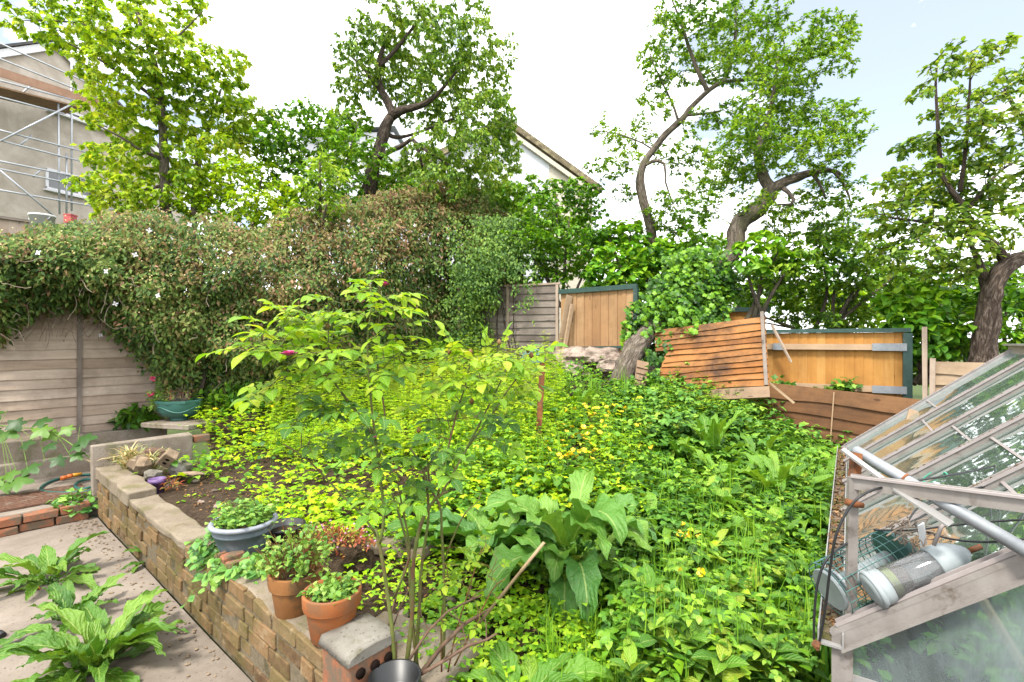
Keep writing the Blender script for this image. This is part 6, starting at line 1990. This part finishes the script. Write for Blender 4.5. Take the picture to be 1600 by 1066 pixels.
# hose
M['hose'] = plain_mat('green_hose', (.012, .10, .085), (.02, .14, .12), 30, .4, .4, bump=0)
M['orange'] = plain_mat('orange_plastic', (.62, .13, .02), (.70, .18, .03), 30, .45, .4, bump=0)
M['orange_y'] = plain_mat('amber_plastic', (.68, .30, .02), (.74, .36, .03), 30, .45, .4, bump=0)
hz = thing('garden_hose', P(120, 770, 4.6), 'green garden hose coiled on the raised path with orange connectors', 'hose')
def onpath(px, py, z=.163):
    d = F * (CAMZ - z) / (py - CY); return P(px, py, d)
q = [(150, 742), (128, 742), (105, 745), (90, 749), (76, 754), (66, 760), (64, 766), (74, 769), (92, 770), (112, 770), (130, 769), (150, 766)]
pts = [onpath(*a, .165) for a in q]


def smooth_poly(pts, n=6):
    o = []
    for i in range(len(pts) - 1):
        p0, p1, p2, p3 = pts[max(i - 1, 0)], pts[i], pts[i + 1], pts[min(i + 2, len(pts) - 1)]
        for k in range(n):
            f = k / n; o.append(.5 * ((2 * p1) + (p2 - p0) * f + (2 * p0 - 5 * p1 + 4 * p2 - p3) * f * f + (3 * p1 - p0 - 3 * p2 + p3) * f ** 3))
    return o + [pts[-1]]


m = MB(); m.tube(smooth_poly(pts), .013, 8)
q = [(150, 748), (132, 750), (120, 755), (118, 761), (126, 764), (140, 762), (150, 756)]
m.tube(smooth_poly([onpath(*a, .172) for a in q]), .013, 8); m.build('hose', M['hose'], hz)
m = MB(); a, b = onpath(95, 748, .175), onpath(113, 743, .185); m.tube([a, a.lerp(b, .4), a.lerp(b, .42), a.lerp(b, .6), a.lerp(b, .62), b], [.019, .022, .018, .018, .023, .020], 12); m.build('connector', M['orange'], hz)
m = MB(); b2 = onpath(128, 740, .185); m.tube([b, b.lerp(b2, .5), b2], [.020, .016, .012], 12); m.build('nozzle', M['orange_y'], hz)

# small things on the patio
m = MB(); p = onpath(40, 921, .012)
lvz = Leaves(); lvz.add(p, Vector((1, .2, .05)), Z + rv(.2), .085, .055)
M['leaf_orange'] = plain_mat('dead_orange_leaf', (.52, .20, .015), (.60, .28, .03), 30, .6, .3, bump=0)
tag(lvz.build('fallen_leaf', M['leaf_orange'], None, 'rich', p, True), 'orange fallen leaf lying on the patio by the dock', 'leaf')
m = MB(); p = onpath(-2, 990, .02); m.tube([p + Vector((-.06, .02, 0)), p + Vector((.0, 0, .0)), p + Vector((.035, -.012, -.005))], [.016, .018, .017], 10)
tag(m.build('rubber_foot', M['black_plastic'], None, p), 'black rubber foot of something on the patio cut by the left edge', 'rubber foot')
m = MB()
for k in range(260):
    s = random.random() * 3.6 + .05
    if k < 60: s = random.gauss(.3, .22)
    q = XY(max(.03, s), -abs(random.gauss(0, .10)) - .02, .006); m.rock(q, random.uniform(.003, .010), (1.2, 1, .6), k, 1, .4)
for k in range(120):
    q = XY(random.uniform(0, 3.5), random.uniform(-1.6, 0), .004); m.rock(q, random.uniform(.002, .006), (1.2, 1, .6), k, 1, .4)
tag(m.build('grit', M['tanbrick'], None, (-2.5, 3, 0)), 'crumbs of mortar and grit along the foot of the brick wall', None, None, 'stuff')
M['litter'] = leaf_mat('dead_leaf_litter', [(.045, .027, .015), (.09, .053, .027), (.14, .075, .032), (.19, .125, .07)], .1, .8, .15, patch=(4, .4))
lv = Leaves()
for k in range(1500):
    px, py = (random.uniform(230, 420), random.uniform(735, 870)) if k < 700 else (random.uniform(600, 1010), random.uniform(850, 1110))
    p = gpt(px, py)
    if p: lv.add(p + Z * random.uniform(.002, .02), rv(1) * Vector((1, 1, .2)), Z + rv(.5), random.uniform(.012, .035), random.uniform(.008, .02))
tag(lv.build('leaf_litter', M['litter'], None, 'dia', (0, 3, .3)), 'brown leaf litter and chips on the bare soil', None, None, 'stuff')
m = MB()
for k in range(14):
    p = gpt(random.uniform(250, 420), random.uniform(720, 860))
    if p: m.rock(p + Z * .01, random.uniform(.012, .03), (1.2, 1, .6), k, 2, .5)
for k in range(10):
    p = gpt(random.uniform(590, 760), random.uniform(930, 1090))
    if p: m.rock(p + Z * .01, random.uniform(.012, .03), (1.2, 1, .6), k, 2, .5)
tag(m.build('pebbles', M['stone'], None, (-1, 3, .3)), 'small stones on the bare soil', None, None, 'stuff')
# slabs on the soil behind the pots
m = MB(); c = P(640, 960, 2.3); c.z = hgt(c.x, c.y) + .03; m.box(c, Vector((.26, -.12, 0)), Vector((.08, .16, 0)), Z * .035, .01)
tag(m.build('paving_slab', M['coping'], mods=[BEVEL(.01, 2)]), 'pinkish concrete slab lying behind the rose canes', 'slab')
m = MB(); c = P(625, 805, 3.2); c.z = hgt(c.x, c.y) + .03; m.box(c, Vector((.22, -.05, 0)), Vector((.05, .14, 0)), Z * .03, .01)
tag(m.build('paving_slab', M['coping'], mods=[BEVEL(.01, 2)]), 'pale slab half covered by weeds behind the sedum', 'slab')
# ------------------------------------------------------------------ greenhouse
def glass_mat(name, tint, dirt, lo, hi, amt, scale=5, base=.0, streak=(1, 1, 1)):
    t = NT(name); g = t.n('ShaderNodeNewGeometry')
    mp_ = t.n('ShaderNodeMapping'); mp_.inputs['Scale'].default_value = streak; t.l(g.outputs['Position'], mp_.inputs[0])
    tr_ = t.n('ShaderNodeBsdfTransparent'); tr_.inputs[0].default_value = (*tint, 1)
    gl = t.n('ShaderNodeBsdfGlossy', i_Roughness=.03); gl.inputs[0].default_value = (.9, .95, .95, 1)
    wob = t.noise(g.outputs['Position'], 3.0, 2, .5); t.l(t.bump(wob, .12, .05), gl.inputs['Normal'])
    fr = t.n('ShaderNodeFresnel', i_IOR=1.5)
    m1 = t.n('ShaderNodeMixShader'); t.l(t.math('MULTIPLY', fr.outputs[0], 1.35), m1.inputs[0]); t.l(tr_.outputs[0], m1.inputs[1]); t.l(gl.outputs[0], m1.inputs[2])
    df = t.n('ShaderNodeBsdfDiffuse'); df.inputs[0].default_value = (*dirt, 1)
    tl = t.n('ShaderNodeBsdfTranslucent'); tl.inputs[0].default_value = (*dirt, 1)
    dd = t.n('ShaderNodeMixShader', i_0=.45); t.l(df.outputs[0], dd.inputs[1]); t.l(tl.outputs[0], dd.inputs[2])
    k = t.ramp(t.noise(mp_.outputs[0], scale, 7, .68, .5), [(lo, (0, 0, 0, 1)), (hi, (1, 1, 1, 1))])
    k = t.math('ADD', t.math('MULTIPLY', k, amt), base)
    fine = t.ramp(t.noise(g.outputs['Position'], 60, 3, .7), [(.62, (0, 0, 0, 1)), (.72, (1, 1, 1, 1))])
    k = t.math('MAXIMUM', k, t.math('MULTIPLY', fine, .35))
    m2 = t.n('ShaderNodeMixShader'); t.l(k, m2.inputs[0]); t.l(m1.outputs[0], m2.inputs[1]); t.l(dd.outputs[0], m2.inputs[2])
    return t.done(m2.outputs[0])


M['glass_roof'] = glass_mat('roof_glass', (.80, .90, .85), (.20, .26, .225), .42, .75, .34, 3.0, .27)
M['glass_gable'] = glass_mat('dirty_gable_glass', (.74, .86, .84), (.26, .31, .32), .42, .66, .62, 2.6, .15, (1, 1, .6))
M['alu'] = plain_mat('weathered_aluminium', (.25, .22, .20), (.36, .33, .305), 16, .55, .4, .25, bump=.2, third=(.15, .12, .095), tscale=14, tr=(.56, .68))
M['alu_pale'] = plain_mat('pale_aluminium', (.34, .33, .315), (.45, .44, .43), 12, .45, .5, .3, bump=.1, third=(.28, .24, .21), tscale=12, tr=(.62, .74))
M['bar_dirt'] = plain_mat('mossy_grime', (.10, .07, .045), (.22, .16, .12), 60, .95, .1, bump=1, dist=.01, third=(.12, .12, .04), tscale=12)
M['lip'] = plain_mat('pinkish_bar_edge', (.36, .315, .30), (.46, .41, .40), 12, .5, .4, .2, bump=0)
GL, GE, GR, GCW = 2.92, .78, 1.53, .93


def GP(q, c, z): return G0 + GA * q + GC * c + Z * z


RS = (GC * GCW + Z * (GR - GE)).normalized(); RN = GA.cross(RS).normalized()
if RN.z < 0: RN = -RN


def RP(q, f, o=0.0): return GP(q, GCW * f, GE + (GR - GE) * f) + RN * o


gh = thing('greenhouse', GP(1.4, .9, 0), 'small aluminium greenhouse with dirty glass roof panes at the right edge', 'greenhouse')
bars = [0, .58, 1.16, 1.74, 2.33, GL]
for k, q in enumerate(bars):
    m = MB()
    if k == 0:
        m.beam(RP(q, -.02, .012), RP(q, 1.0, .012), .048, .012, RN); m.beam(RP(q, -.02, -.008) - GA * .02, RP(q, 1, -.008) - GA * .02, .006, .036, RN)
        m.beam(RP(q, -.02, -.028) - GA * .032, RP(q, 1, -.028) - GA * .032, .026, .006, RN)
    else: m.beam(RP(q, 0, .004), RP(q, 1.0, .004), .018, .026, RN)
    b = m.build('glazing_bar', M['alu'] if k else M['alu'], gh)
    m = MB(); m.beam(RP(q, 0, .024) + GA * .013, RP(q, 1, .024) + GA * .013, .004, .010, RN); m.beam(RP(q, 0, .024) - GA * .013, RP(q, 1, .024) - GA * .013, .004, .010, RN)
    m.build('edge', M['lip'], b)
    if k:
        m = MB()
        m.beam(RP(q, 0, .0225), RP(q, .97, .0225), .017, .004, RN)
        for _ in range(90): m.rock(RP(q, random.random() ** 1.3, .026) + GA * random.uniform(-.007, .007), random.uniform(.003, .008), (1, 1, .6), _ + k, 1, .4)
        m.build('moss', M['bar_dirt'], b)
for k in range(5):
    q0, q1 = bars[k] + .012, bars[k + 1] - .012
    lap = (.47, .55, .50, .43, .52)[k]
    for (f0, f1, o) in ((0.01, lap + .02, .0), (lap, .99, .005)):
        m = MB(); m.v = [RP(q0, f0, o), RP(q1, f0, o), RP(q1, f1, o), RP(q0, f1, o)]; m.quad((0, 1, 2, 3)); m.build('roof_pane', M['glass_roof'], gh)
    m = MB(); m.beam(RP(q0, lap, .009), RP(q1, lap, .009), .010, .003, RN); m.build('lap_strip', M['lip'], gh)
    for side in (0, 1):
        m = MB(); c0, z0, c1, z1 = (2 * GCW, GE, GCW, GR)
        if side: m.v = [GP(q0, c0, z0), GP(q1, c0, z0), GP(q1, c1, z1), GP(q0, c1, z1)]
        else: m.v = [GP(q0, -.0, .03), GP(q1, -.0, .03), GP(q1, -.0, GE - .02), GP(q0, -.0, GE - .02)]
        m.quad((0, 1, 2, 3)); m.build('far_pane' if side else 'side_pane', M['glass_roof'], gh)
# gable panes: lower, upper strip, and far gable
def gable(q, mat):
    for z0, z1, o in ((.02, .66, 0), (.655, None, -.004)):
        m = MB()
        if z1: m.v = [GP(q, .02, z0) + GA * o, GP(q, 2 * GCW - .02, z0) + GA * o, GP(q, 2 * GCW - .02, z1) + GA * o, GP(q, .02, z1) + GA * o]; m.quad((0, 1, 2, 3))
        else: m.v = [GP(q, .02, z0) + GA * o, GP(q, 2 * GCW - .02, z0) + GA * o, GP(q, 2 * GCW - .02, GE) + GA * o, GP(q, GCW, GR - .03) + GA * o, GP(q, .02, GE) + GA * o]; m.quad((0, 1, 2, 3, 4))
        m.build('gable_pane', M[mat], gh)
    if q < 1:
        m = MB(); m.beam(GP(q, .02, .655) - GA * .010, GP(q, 1.84, .655) - GA * .010, .006, .022); m.build('lap_strip', M['alu_pale'], gh)


gable(.012, 'glass_gable'); gable(GL - .01, 'glass_roof')
for q in (0, GL):
    for c in (0, 2 * GCW):
        m = MB(); m.beam(GP(q, c, -.02), GP(q, c, GE), .05, .045, GA); m.build('post', M['alu'], gh)
m = MB(); m.beam(RP(GL, -.02, -.0) , RP(GL, 1.0, .0), .03, .05, RN); m.build('far_rafter', M['alu_pale'], gh)
for q in (0, GL):
    m = MB(); m.beam(GP(q, 2 * GCW, GE), GP(q, GCW, GR), .04, .03); m.build('rafter', M['alu'], gh)
m = MB(); m.beam(GP(-.02, GCW, GR + .01), GP(GL + .05, GCW, GR + .01), .05, .05); m.beam(GP(-.02, GCW, GR + .045), GP(GL + .06, GCW, GR + .045), .10, .012); m.build('ridge', M['alu_pale'], gh)
m = MB()
for c in (0, 2 * GCW): m.beam(GP(0, c, .01), GP(GL, c, .01), .05, .04)
for q in (0, GL): m.beam(GP(q, 0, .01), GP(q, 2 * GCW, .01), .048, .038)
m.build('base', M['alu'], gh)
# gutter with litter in it
m = MB()
m.beam(GP(-.04, -.028, GE - .03), GP(GL, -.028, GE - .03), .055, .006); m.beam(GP(-.04, -.056, GE - .012), GP(GL, -.056, GE - .012), .004, .042); m.beam(GP(-.04, .002, GE - .012), GP(GL, .002, GE - .012), .004, .042)
gu = m.build('gutter', M['alu_pale'], gh)
m = MB()
m.beam(GP(-.02, -.028, GE - .016), GP(GL - .02, -.028, GE - .016), .046, .02)
for k in range(420):
    q = random.random() * GL; m.rock(GP(q, random.uniform(-.048, -.008), GE - random.uniform(-.004, .012)), random.uniform(.004, .011), (1.4, 1, .6), k, 1, .5)
m.build('litter', M['bar_dirt'], gu)
lv = Leaves()
for k in range(380):
    q = random.random() * GL; lv.add(GP(q, random.uniform(-.05, -.005), GE + random.uniform(-.008, .012)), rv(1), Z + rv(.6), random.uniform(.012, .03), random.uniform(.006, .014))
lv.build('dead_leaves', M['litter'], gu, 'dia')

# loose broken frame standing on the near corner
fr_ = thing('aluminium_casement', P(1330, 975, 1.43), 'loose aluminium window frame of strip, rail and post standing on the near greenhouse corner', 'metal frame')
m = MB(); m.beam(P(1329, 978, 1.425), P(1333, 745, 1.425), .028, .010, Vector((0, -1, 0))); m.beam(P(1329, 978, 1.425) + Vector((.012, .012, 0)), P(1333, 745, 1.425) + Vector((.012, .012, 0)), .004, .024, Vector((0, -1, 0))); m.build('upright', M['alu'], fr_)
m = MB(); m.beam(P(1334, 760, 1.44), P(1338, 708, 1.46), .024, .02, Vector((0, -1, 0))); m.build('bracket', M['rust'], fr_)
m = MB(); m.beam(P(1330, 752, 1.43), P(1640, 792, 1.16), .012, .042); m.build('rail', M['alu'], fr_)
m = MB(); m.beam(P(1330, 744, 1.425), P(1640, 782, 1.155), .018, .006); m.build('rail_lip', M['lip'], fr_)
m = MB(); m.beam(P(1316, 702, 1.46), P(1400, 764, 1.36), .020, .006, Vector((.3, -.7, .6))); m.beam(P(1399, 763, 1.36), P(1486, 820, 1.26), .034, .005, Vector((.3, -.7, .6))); m.build('bent_strip', M['alu_pale'], fr_)
m = MB(); a, b = P(1332, 702, 1.50), P(1650, 888, 1.12)
m.tube([a, a.lerp(b, .02), a.lerp(b, .3), a.lerp(b, 1)], [.008, .017, .0165, .0165], 14); m.build('tube', M['galv'], fr_)
m = MB(); c = a.lerp(b, .31); m.tube([c, c + (b - a).normalized() * .006], .0185, 14); m.build('rust_ring', M['rust'], fr_)
m = MB(); m.tube([P(1320, 783, 1.415), P(1334, 787, 1.405), P(1348, 790, 1.41)], [.008, .009, .007], 8, rough=.4); m.build('rust_clip', M['rust'], fr_)
m = MB(); m.tube([P(1482, 806, 1.31), P(1470, 825, 1.31), P(1459, 852, 1.32)], .005, 6); m.build('strut', M['lip'], fr_)

# cables
M['cable'] = plain_mat('black_cable', (.012, .012, .013), (.02, .02, .022), 30, .5, .4, bump=0)


def cable(label, pts, r=.0034):
    m = MB(); q = [P(*p) for p in pts]; m.tube(smooth_poly(q, 7), r, 6)
    return tag(m.build('cable', M['cable'], None, q[0]), label, 'cable', 'black cables on the greenhouse')


cable('black cable looping from the roof over the gutter and hanging down with a rusty clip', [(1600, 716, 1.9), (1520, 736, 1.75), (1440, 750, 1.6), (1390, 759, 1.40), (1350, 772, 1.36), (1325, 797, 1.36), (1306, 838, 1.36), (1297, 890, 1.37), (1291, 940, 1.38), (1284, 985, 1.39), (1277, 1012, 1.40), (1272, 1000, 1.41), (1273, 950, 1.41), (1279, 905, 1.41), (1295, 870, 1.41), (1330, 845, 1.43)])
cable('black cable lying straight across the upper roof panes', [(1600, 740, 1.75), (1550, 757, 1.68), (1490, 772, 1.62), (1440, 790, 1.55), (1420, 812, 1.5)], .003)
cable('black cable sagging across the lower roof pane above the feeders', [(1600, 812, 1.28), (1540, 816, 1.34), (1480, 822, 1.4), (1420, 829, 1.45), (1365, 828, 1.5)], .003)
cable('black cable curling down right of the wire tangle', [(1600, 843, 1.22), (1540, 847, 1.3), (1490, 843, 1.36), (1450, 832, 1.42), (1430, 818, 1.46), (1455, 800, 1.5), (1520, 783, 1.5), (1600, 777, 1.45)], .003)
m = MB(); m.rock(P(1276, 1008, 1.395), .013, (.8, .8, 1.1), 4, 2, .4); tag(m.build('clip', M['rust']), 'rusty clip on the end of the hanging black cable', 'clip')
m = MB()
for k in range(16):
    q = [P(1425 + random.gauss(0, 14), 834 + random.gauss(0, 7), 1.43)]
    for _ in range(5): q.append(q[-1] + rv(.03))
    m.tube(smooth_poly(q, 4), .0016, 5)
for pts in (((1396, 845), (1420, 832), (1452, 830), (1470, 838)), ((1385, 838), (1410, 824), (1440, 826))): m.tube(smooth_poly([P(*p, 1.41) for p in pts], 5), .0022, 5)
tag(m.build('wire_tangle', M['dead_twig'], None, P(1425, 834, 1.42)), 'tangle of thin pale wires on the roof glass above the clear feeder', 'wire')
m = MB(); m.box(P(1441, 836, 1.40), Vector((.010, .002, .003)), Vector((0, .002, 0)), Vector((-.004, 0, .030)), .001); tag(m.build('plastic_tag', M['white_plastic']), 'white plastic tag standing in the wire tangle', 'tag')

# clear tube bird feeder lying on the roof
M['feeder_grey'] = plain_mat('feeder_plastic', (.27, .31, .32), (.36, .40, .41), 14, .45, .4, bump=.05)
M['feeder_dark'] = plain_mat('feeder_green', (.04, .12, .11), (.07, .17, .155), 14, .5, .4, bump=.05)
t = NT('clear_plastic'); tr_ = t.n('ShaderNodeBsdfTransparent'); tr_.inputs[0].default_value = (.86, .87, .88, 1)
gl = t.n('ShaderNodeBsdfGlossy', i_Roughness=.08); f_ = t.n('ShaderNodeFresnel', i_IOR=1.55)
df = t.n('ShaderNodeBsdfDiffuse'); df.inputs[0].default_value = (.55, .56, .57, 1)  # pale grey diffuse colour painted in for light reflected off the tube
m0 = t.n('ShaderNodeMixShader', i_0=.13); t.l(tr_.outputs[0], m0.inputs[1]); t.l(df.outputs[0], m0.inputs[2])
m1 = t.n('ShaderNodeMixShader'); t.l(t.math('MULTIPLY', f_.outputs[0], 1.2), m1.inputs[0]); t.l(m0.outputs[0], m1.inputs[1]); t.l(gl.outputs[0], m1.inputs[2])
M['clear'] = t.done(m1.outputs[0])
A, B = P(1378, 916, 1.36), P(1480, 875, 1.345)
ax = (B - A).normalized(); Lf = (B - A).length; r = .042
fd = thing('bird_feeder', A - Z * .05, 'clear tube bird feeder with grey blue cap lying on the greenhouse glass', 'bird feeder', 'bird feeders')
m = MB(); m.lathe([(r * .92, 0), (r, .004), (r, Lf * .78)], A, 28, ax, close=False); m.build('tube', M['clear'], fd)
m = MB(); m.lathe([(r * .6, -.036), (r * 1.02, -.032), (r * 1.06, -.012), (r * 1.04, .010), (r * .9, .010)], A, 28, ax)
m.build('base', M['feeder_grey'], fd)
m = MB(); m.lathe([(r * 1.10, -.030), (r * 1.17, -.026), (r * 1.17, -.02), (r * 1.08, -.014)], A, 28, ax); m.build('perch_ring', M['feeder_grey'], fd)
m = MB(); m.lathe([(r * 1.04, 0), (r * 1.10, .003), (r * 1.10, .022), (r * 1.0, .05), (r * .72, .075), (r * .4, .092), (r * .14, .100)], A + ax * (Lf * .78), 28, ax); m.build('cap', M['feeder_grey'], fd)
m = MB(); q = A + ax * (Lf * .78 + .098); m.tube([q, q + ax * .035], .007, 8); m.build('peg', M['rust'], fd)
m = MB(); m.lathe([(r * .90, .006), (r * .93, .02), (r * .93, .055), (r * .5, .072), (.003, .07)], A, 20, ax); m.build('old_seed', M['soil'], fd)
m = MB(); m.lathe([(r * .945, .014), (r * .945, .034)], A, 20, ax, close=False); M['moss'] = plain_mat('algae', (.14, .20, .03), (.22, .28, .05), 40, .9, .1, bump=0); m.build('algae', M['moss'], fd)

# caged feeder beside it
A, B = P(1306, 916, 1.47), P(1398, 868, 1.50)
ax = (B - A).normalized(); Lf = (B - A).length; r = .076
x = ax.orthogonal().normalized(); y = ax.cross(x)
fd = thing('bird_feeder', A - Z * .06, 'dark green wire caged bird feeder lying over the gutter behind the clear one', 'bird feeder', 'bird feeders')
m = MB()
nr = 11
for k in range(nr):
    c = A + ax * (Lf * (k / (nr - 1) * 1.1 - .1))
    m.tube([c + x * (r * math.cos(a)) + y * (r * math.sin(a)) for a in np.linspace(0, 6.283, 22)], .0016, 4, False)
for k in range(16):
    a = 6.283 * k / 16; o = x * (r * math.cos(a)) + y * (r * math.sin(a))
    m.tube([A - ax * (Lf * .1) + o, A + ax * Lf + o], .0016, 4, False)
m.build('cage', M['feeder_dark'], fd)
for f, rr in ((-.12, .058), (.0, .05)):
    m = MB(); m.lathe([(rr, 0), (rr * 1.03, .004), (rr, .010), (rr * .5, .016), (.004, .018)], A + ax * (Lf * f), 24, ax); m.build('tray', M['feeder_grey'], fd)
m = MB(); m.lathe([(r * .95, 0), (r * 1.02, .004), (r * .9, .03), (r * .4, .05), (.004, .055)], A + ax * Lf, 24, ax); m.build('cap', M['feeder_dark'], fd)
m = MB(); m.lathe([(.024, 0), (.024, Lf * .9)], A, 16, ax); m.build('tube', M['feeder_grey'], fd)

# things inside the glass house
M['brown_plastic'] = plain_mat('brown_plastic', (.10, .055, .04), (.15, .085, .06), 14, .6, .3, bump=.05)
for q, c, h, r_, mt, lb in ((.55, .55, .24, .13, 'brown_plastic', 'brown plant pot seen through the dirty gable glass nearest the post'), (.85, 1.1, .2, .12, 'terra_old', 'old terracotta pot inside the greenhouse'), (1.5, .35, .26, .12, 'brown_plastic', 'brown tub under the roof panes further inside the greenhouse')):
    c_ = GP(q, c, hgt(GP(q, c, 0).x, GP(q, c, 0).y) + .02)
    pot('plant_pot', lb, c_, [(r_ * .7, 0), (r_ * .95, h * .85), (r_ * 1.05, h * .85), (r_ * 1.05, h)], [(r_ * .92, h), (r_ * .85, h * .8), (.01, h * .78)], mt, group='pots inside the greenhouse')
def ghp(q, c, z=0.02):
    p = GP(q, c, 0); return Vector((p.x, p.y, hgt(p.x, p.y) + z))


bunch('weed', 'green weeds growing inside the greenhouse behind the gable glass', ghp(.45, .85), .35, .3, .42, 150, .07, 'w_mid', 'oval', .045, per=4, grp='weeds inside the greenhouse')
bunch('weed', 'green weeds growing inside the greenhouse under the middle panes', ghp(1.3, .75), .5, .4, .4, 170, .07, 'w_mid', 'oval', .045, per=4, grp='weeds inside the greenhouse')
bunch('weed', 'green weeds growing inside the greenhouse at its far end', ghp(2.3, .85), .5, .5, .4, 150, .08, 'w_mid', 'oval', .05, per=4, grp='weeds inside the greenhouse')
m = MB(); m.beam(ghp(.25, .75, 0), ghp(.6, .35, .75), .02, .02); tag(m.build('stick', M['rail_wood'], None, ghp(.25, .75)), 'pale stick leaning inside the greenhouse gable', 'stick')
m = MB(); m.beam(ghp(2.2, .15, 0), ghp(2.75, .42, .95), .12, .03, GA); tag(m.build('plank', M['raw_wood'], None, ghp(2.2, .15)), 'brown plank leaning inside the far end of the greenhouse', 'plank')
# green garden netting bundled inside
t = NT('green_net'); 
M['net'] = plain_mat('green_netting', (.05, .35, .22), (.08, .45, .30), 12, .6, .3, bump=.2)
m = MB()
for k in range(34):
    c = RP(random.uniform(.75, 1.1), random.uniform(.12, .42), -.12) ; q = [c + rv(.05)]
    for _ in range(7): q.append(q[-1] + rv(.05))
    m.tube(smooth_poly(q, 3), .003, 4, False)
m.rock(RP(.9, .25, -.16), .12, (1.5, 1, .6), 3, 2, .4)
tag(m.build('netting', M['net'], None, RP(.9, .25, -.2)), 'bundle of bright green netting under the lower roof pane', 'netting')
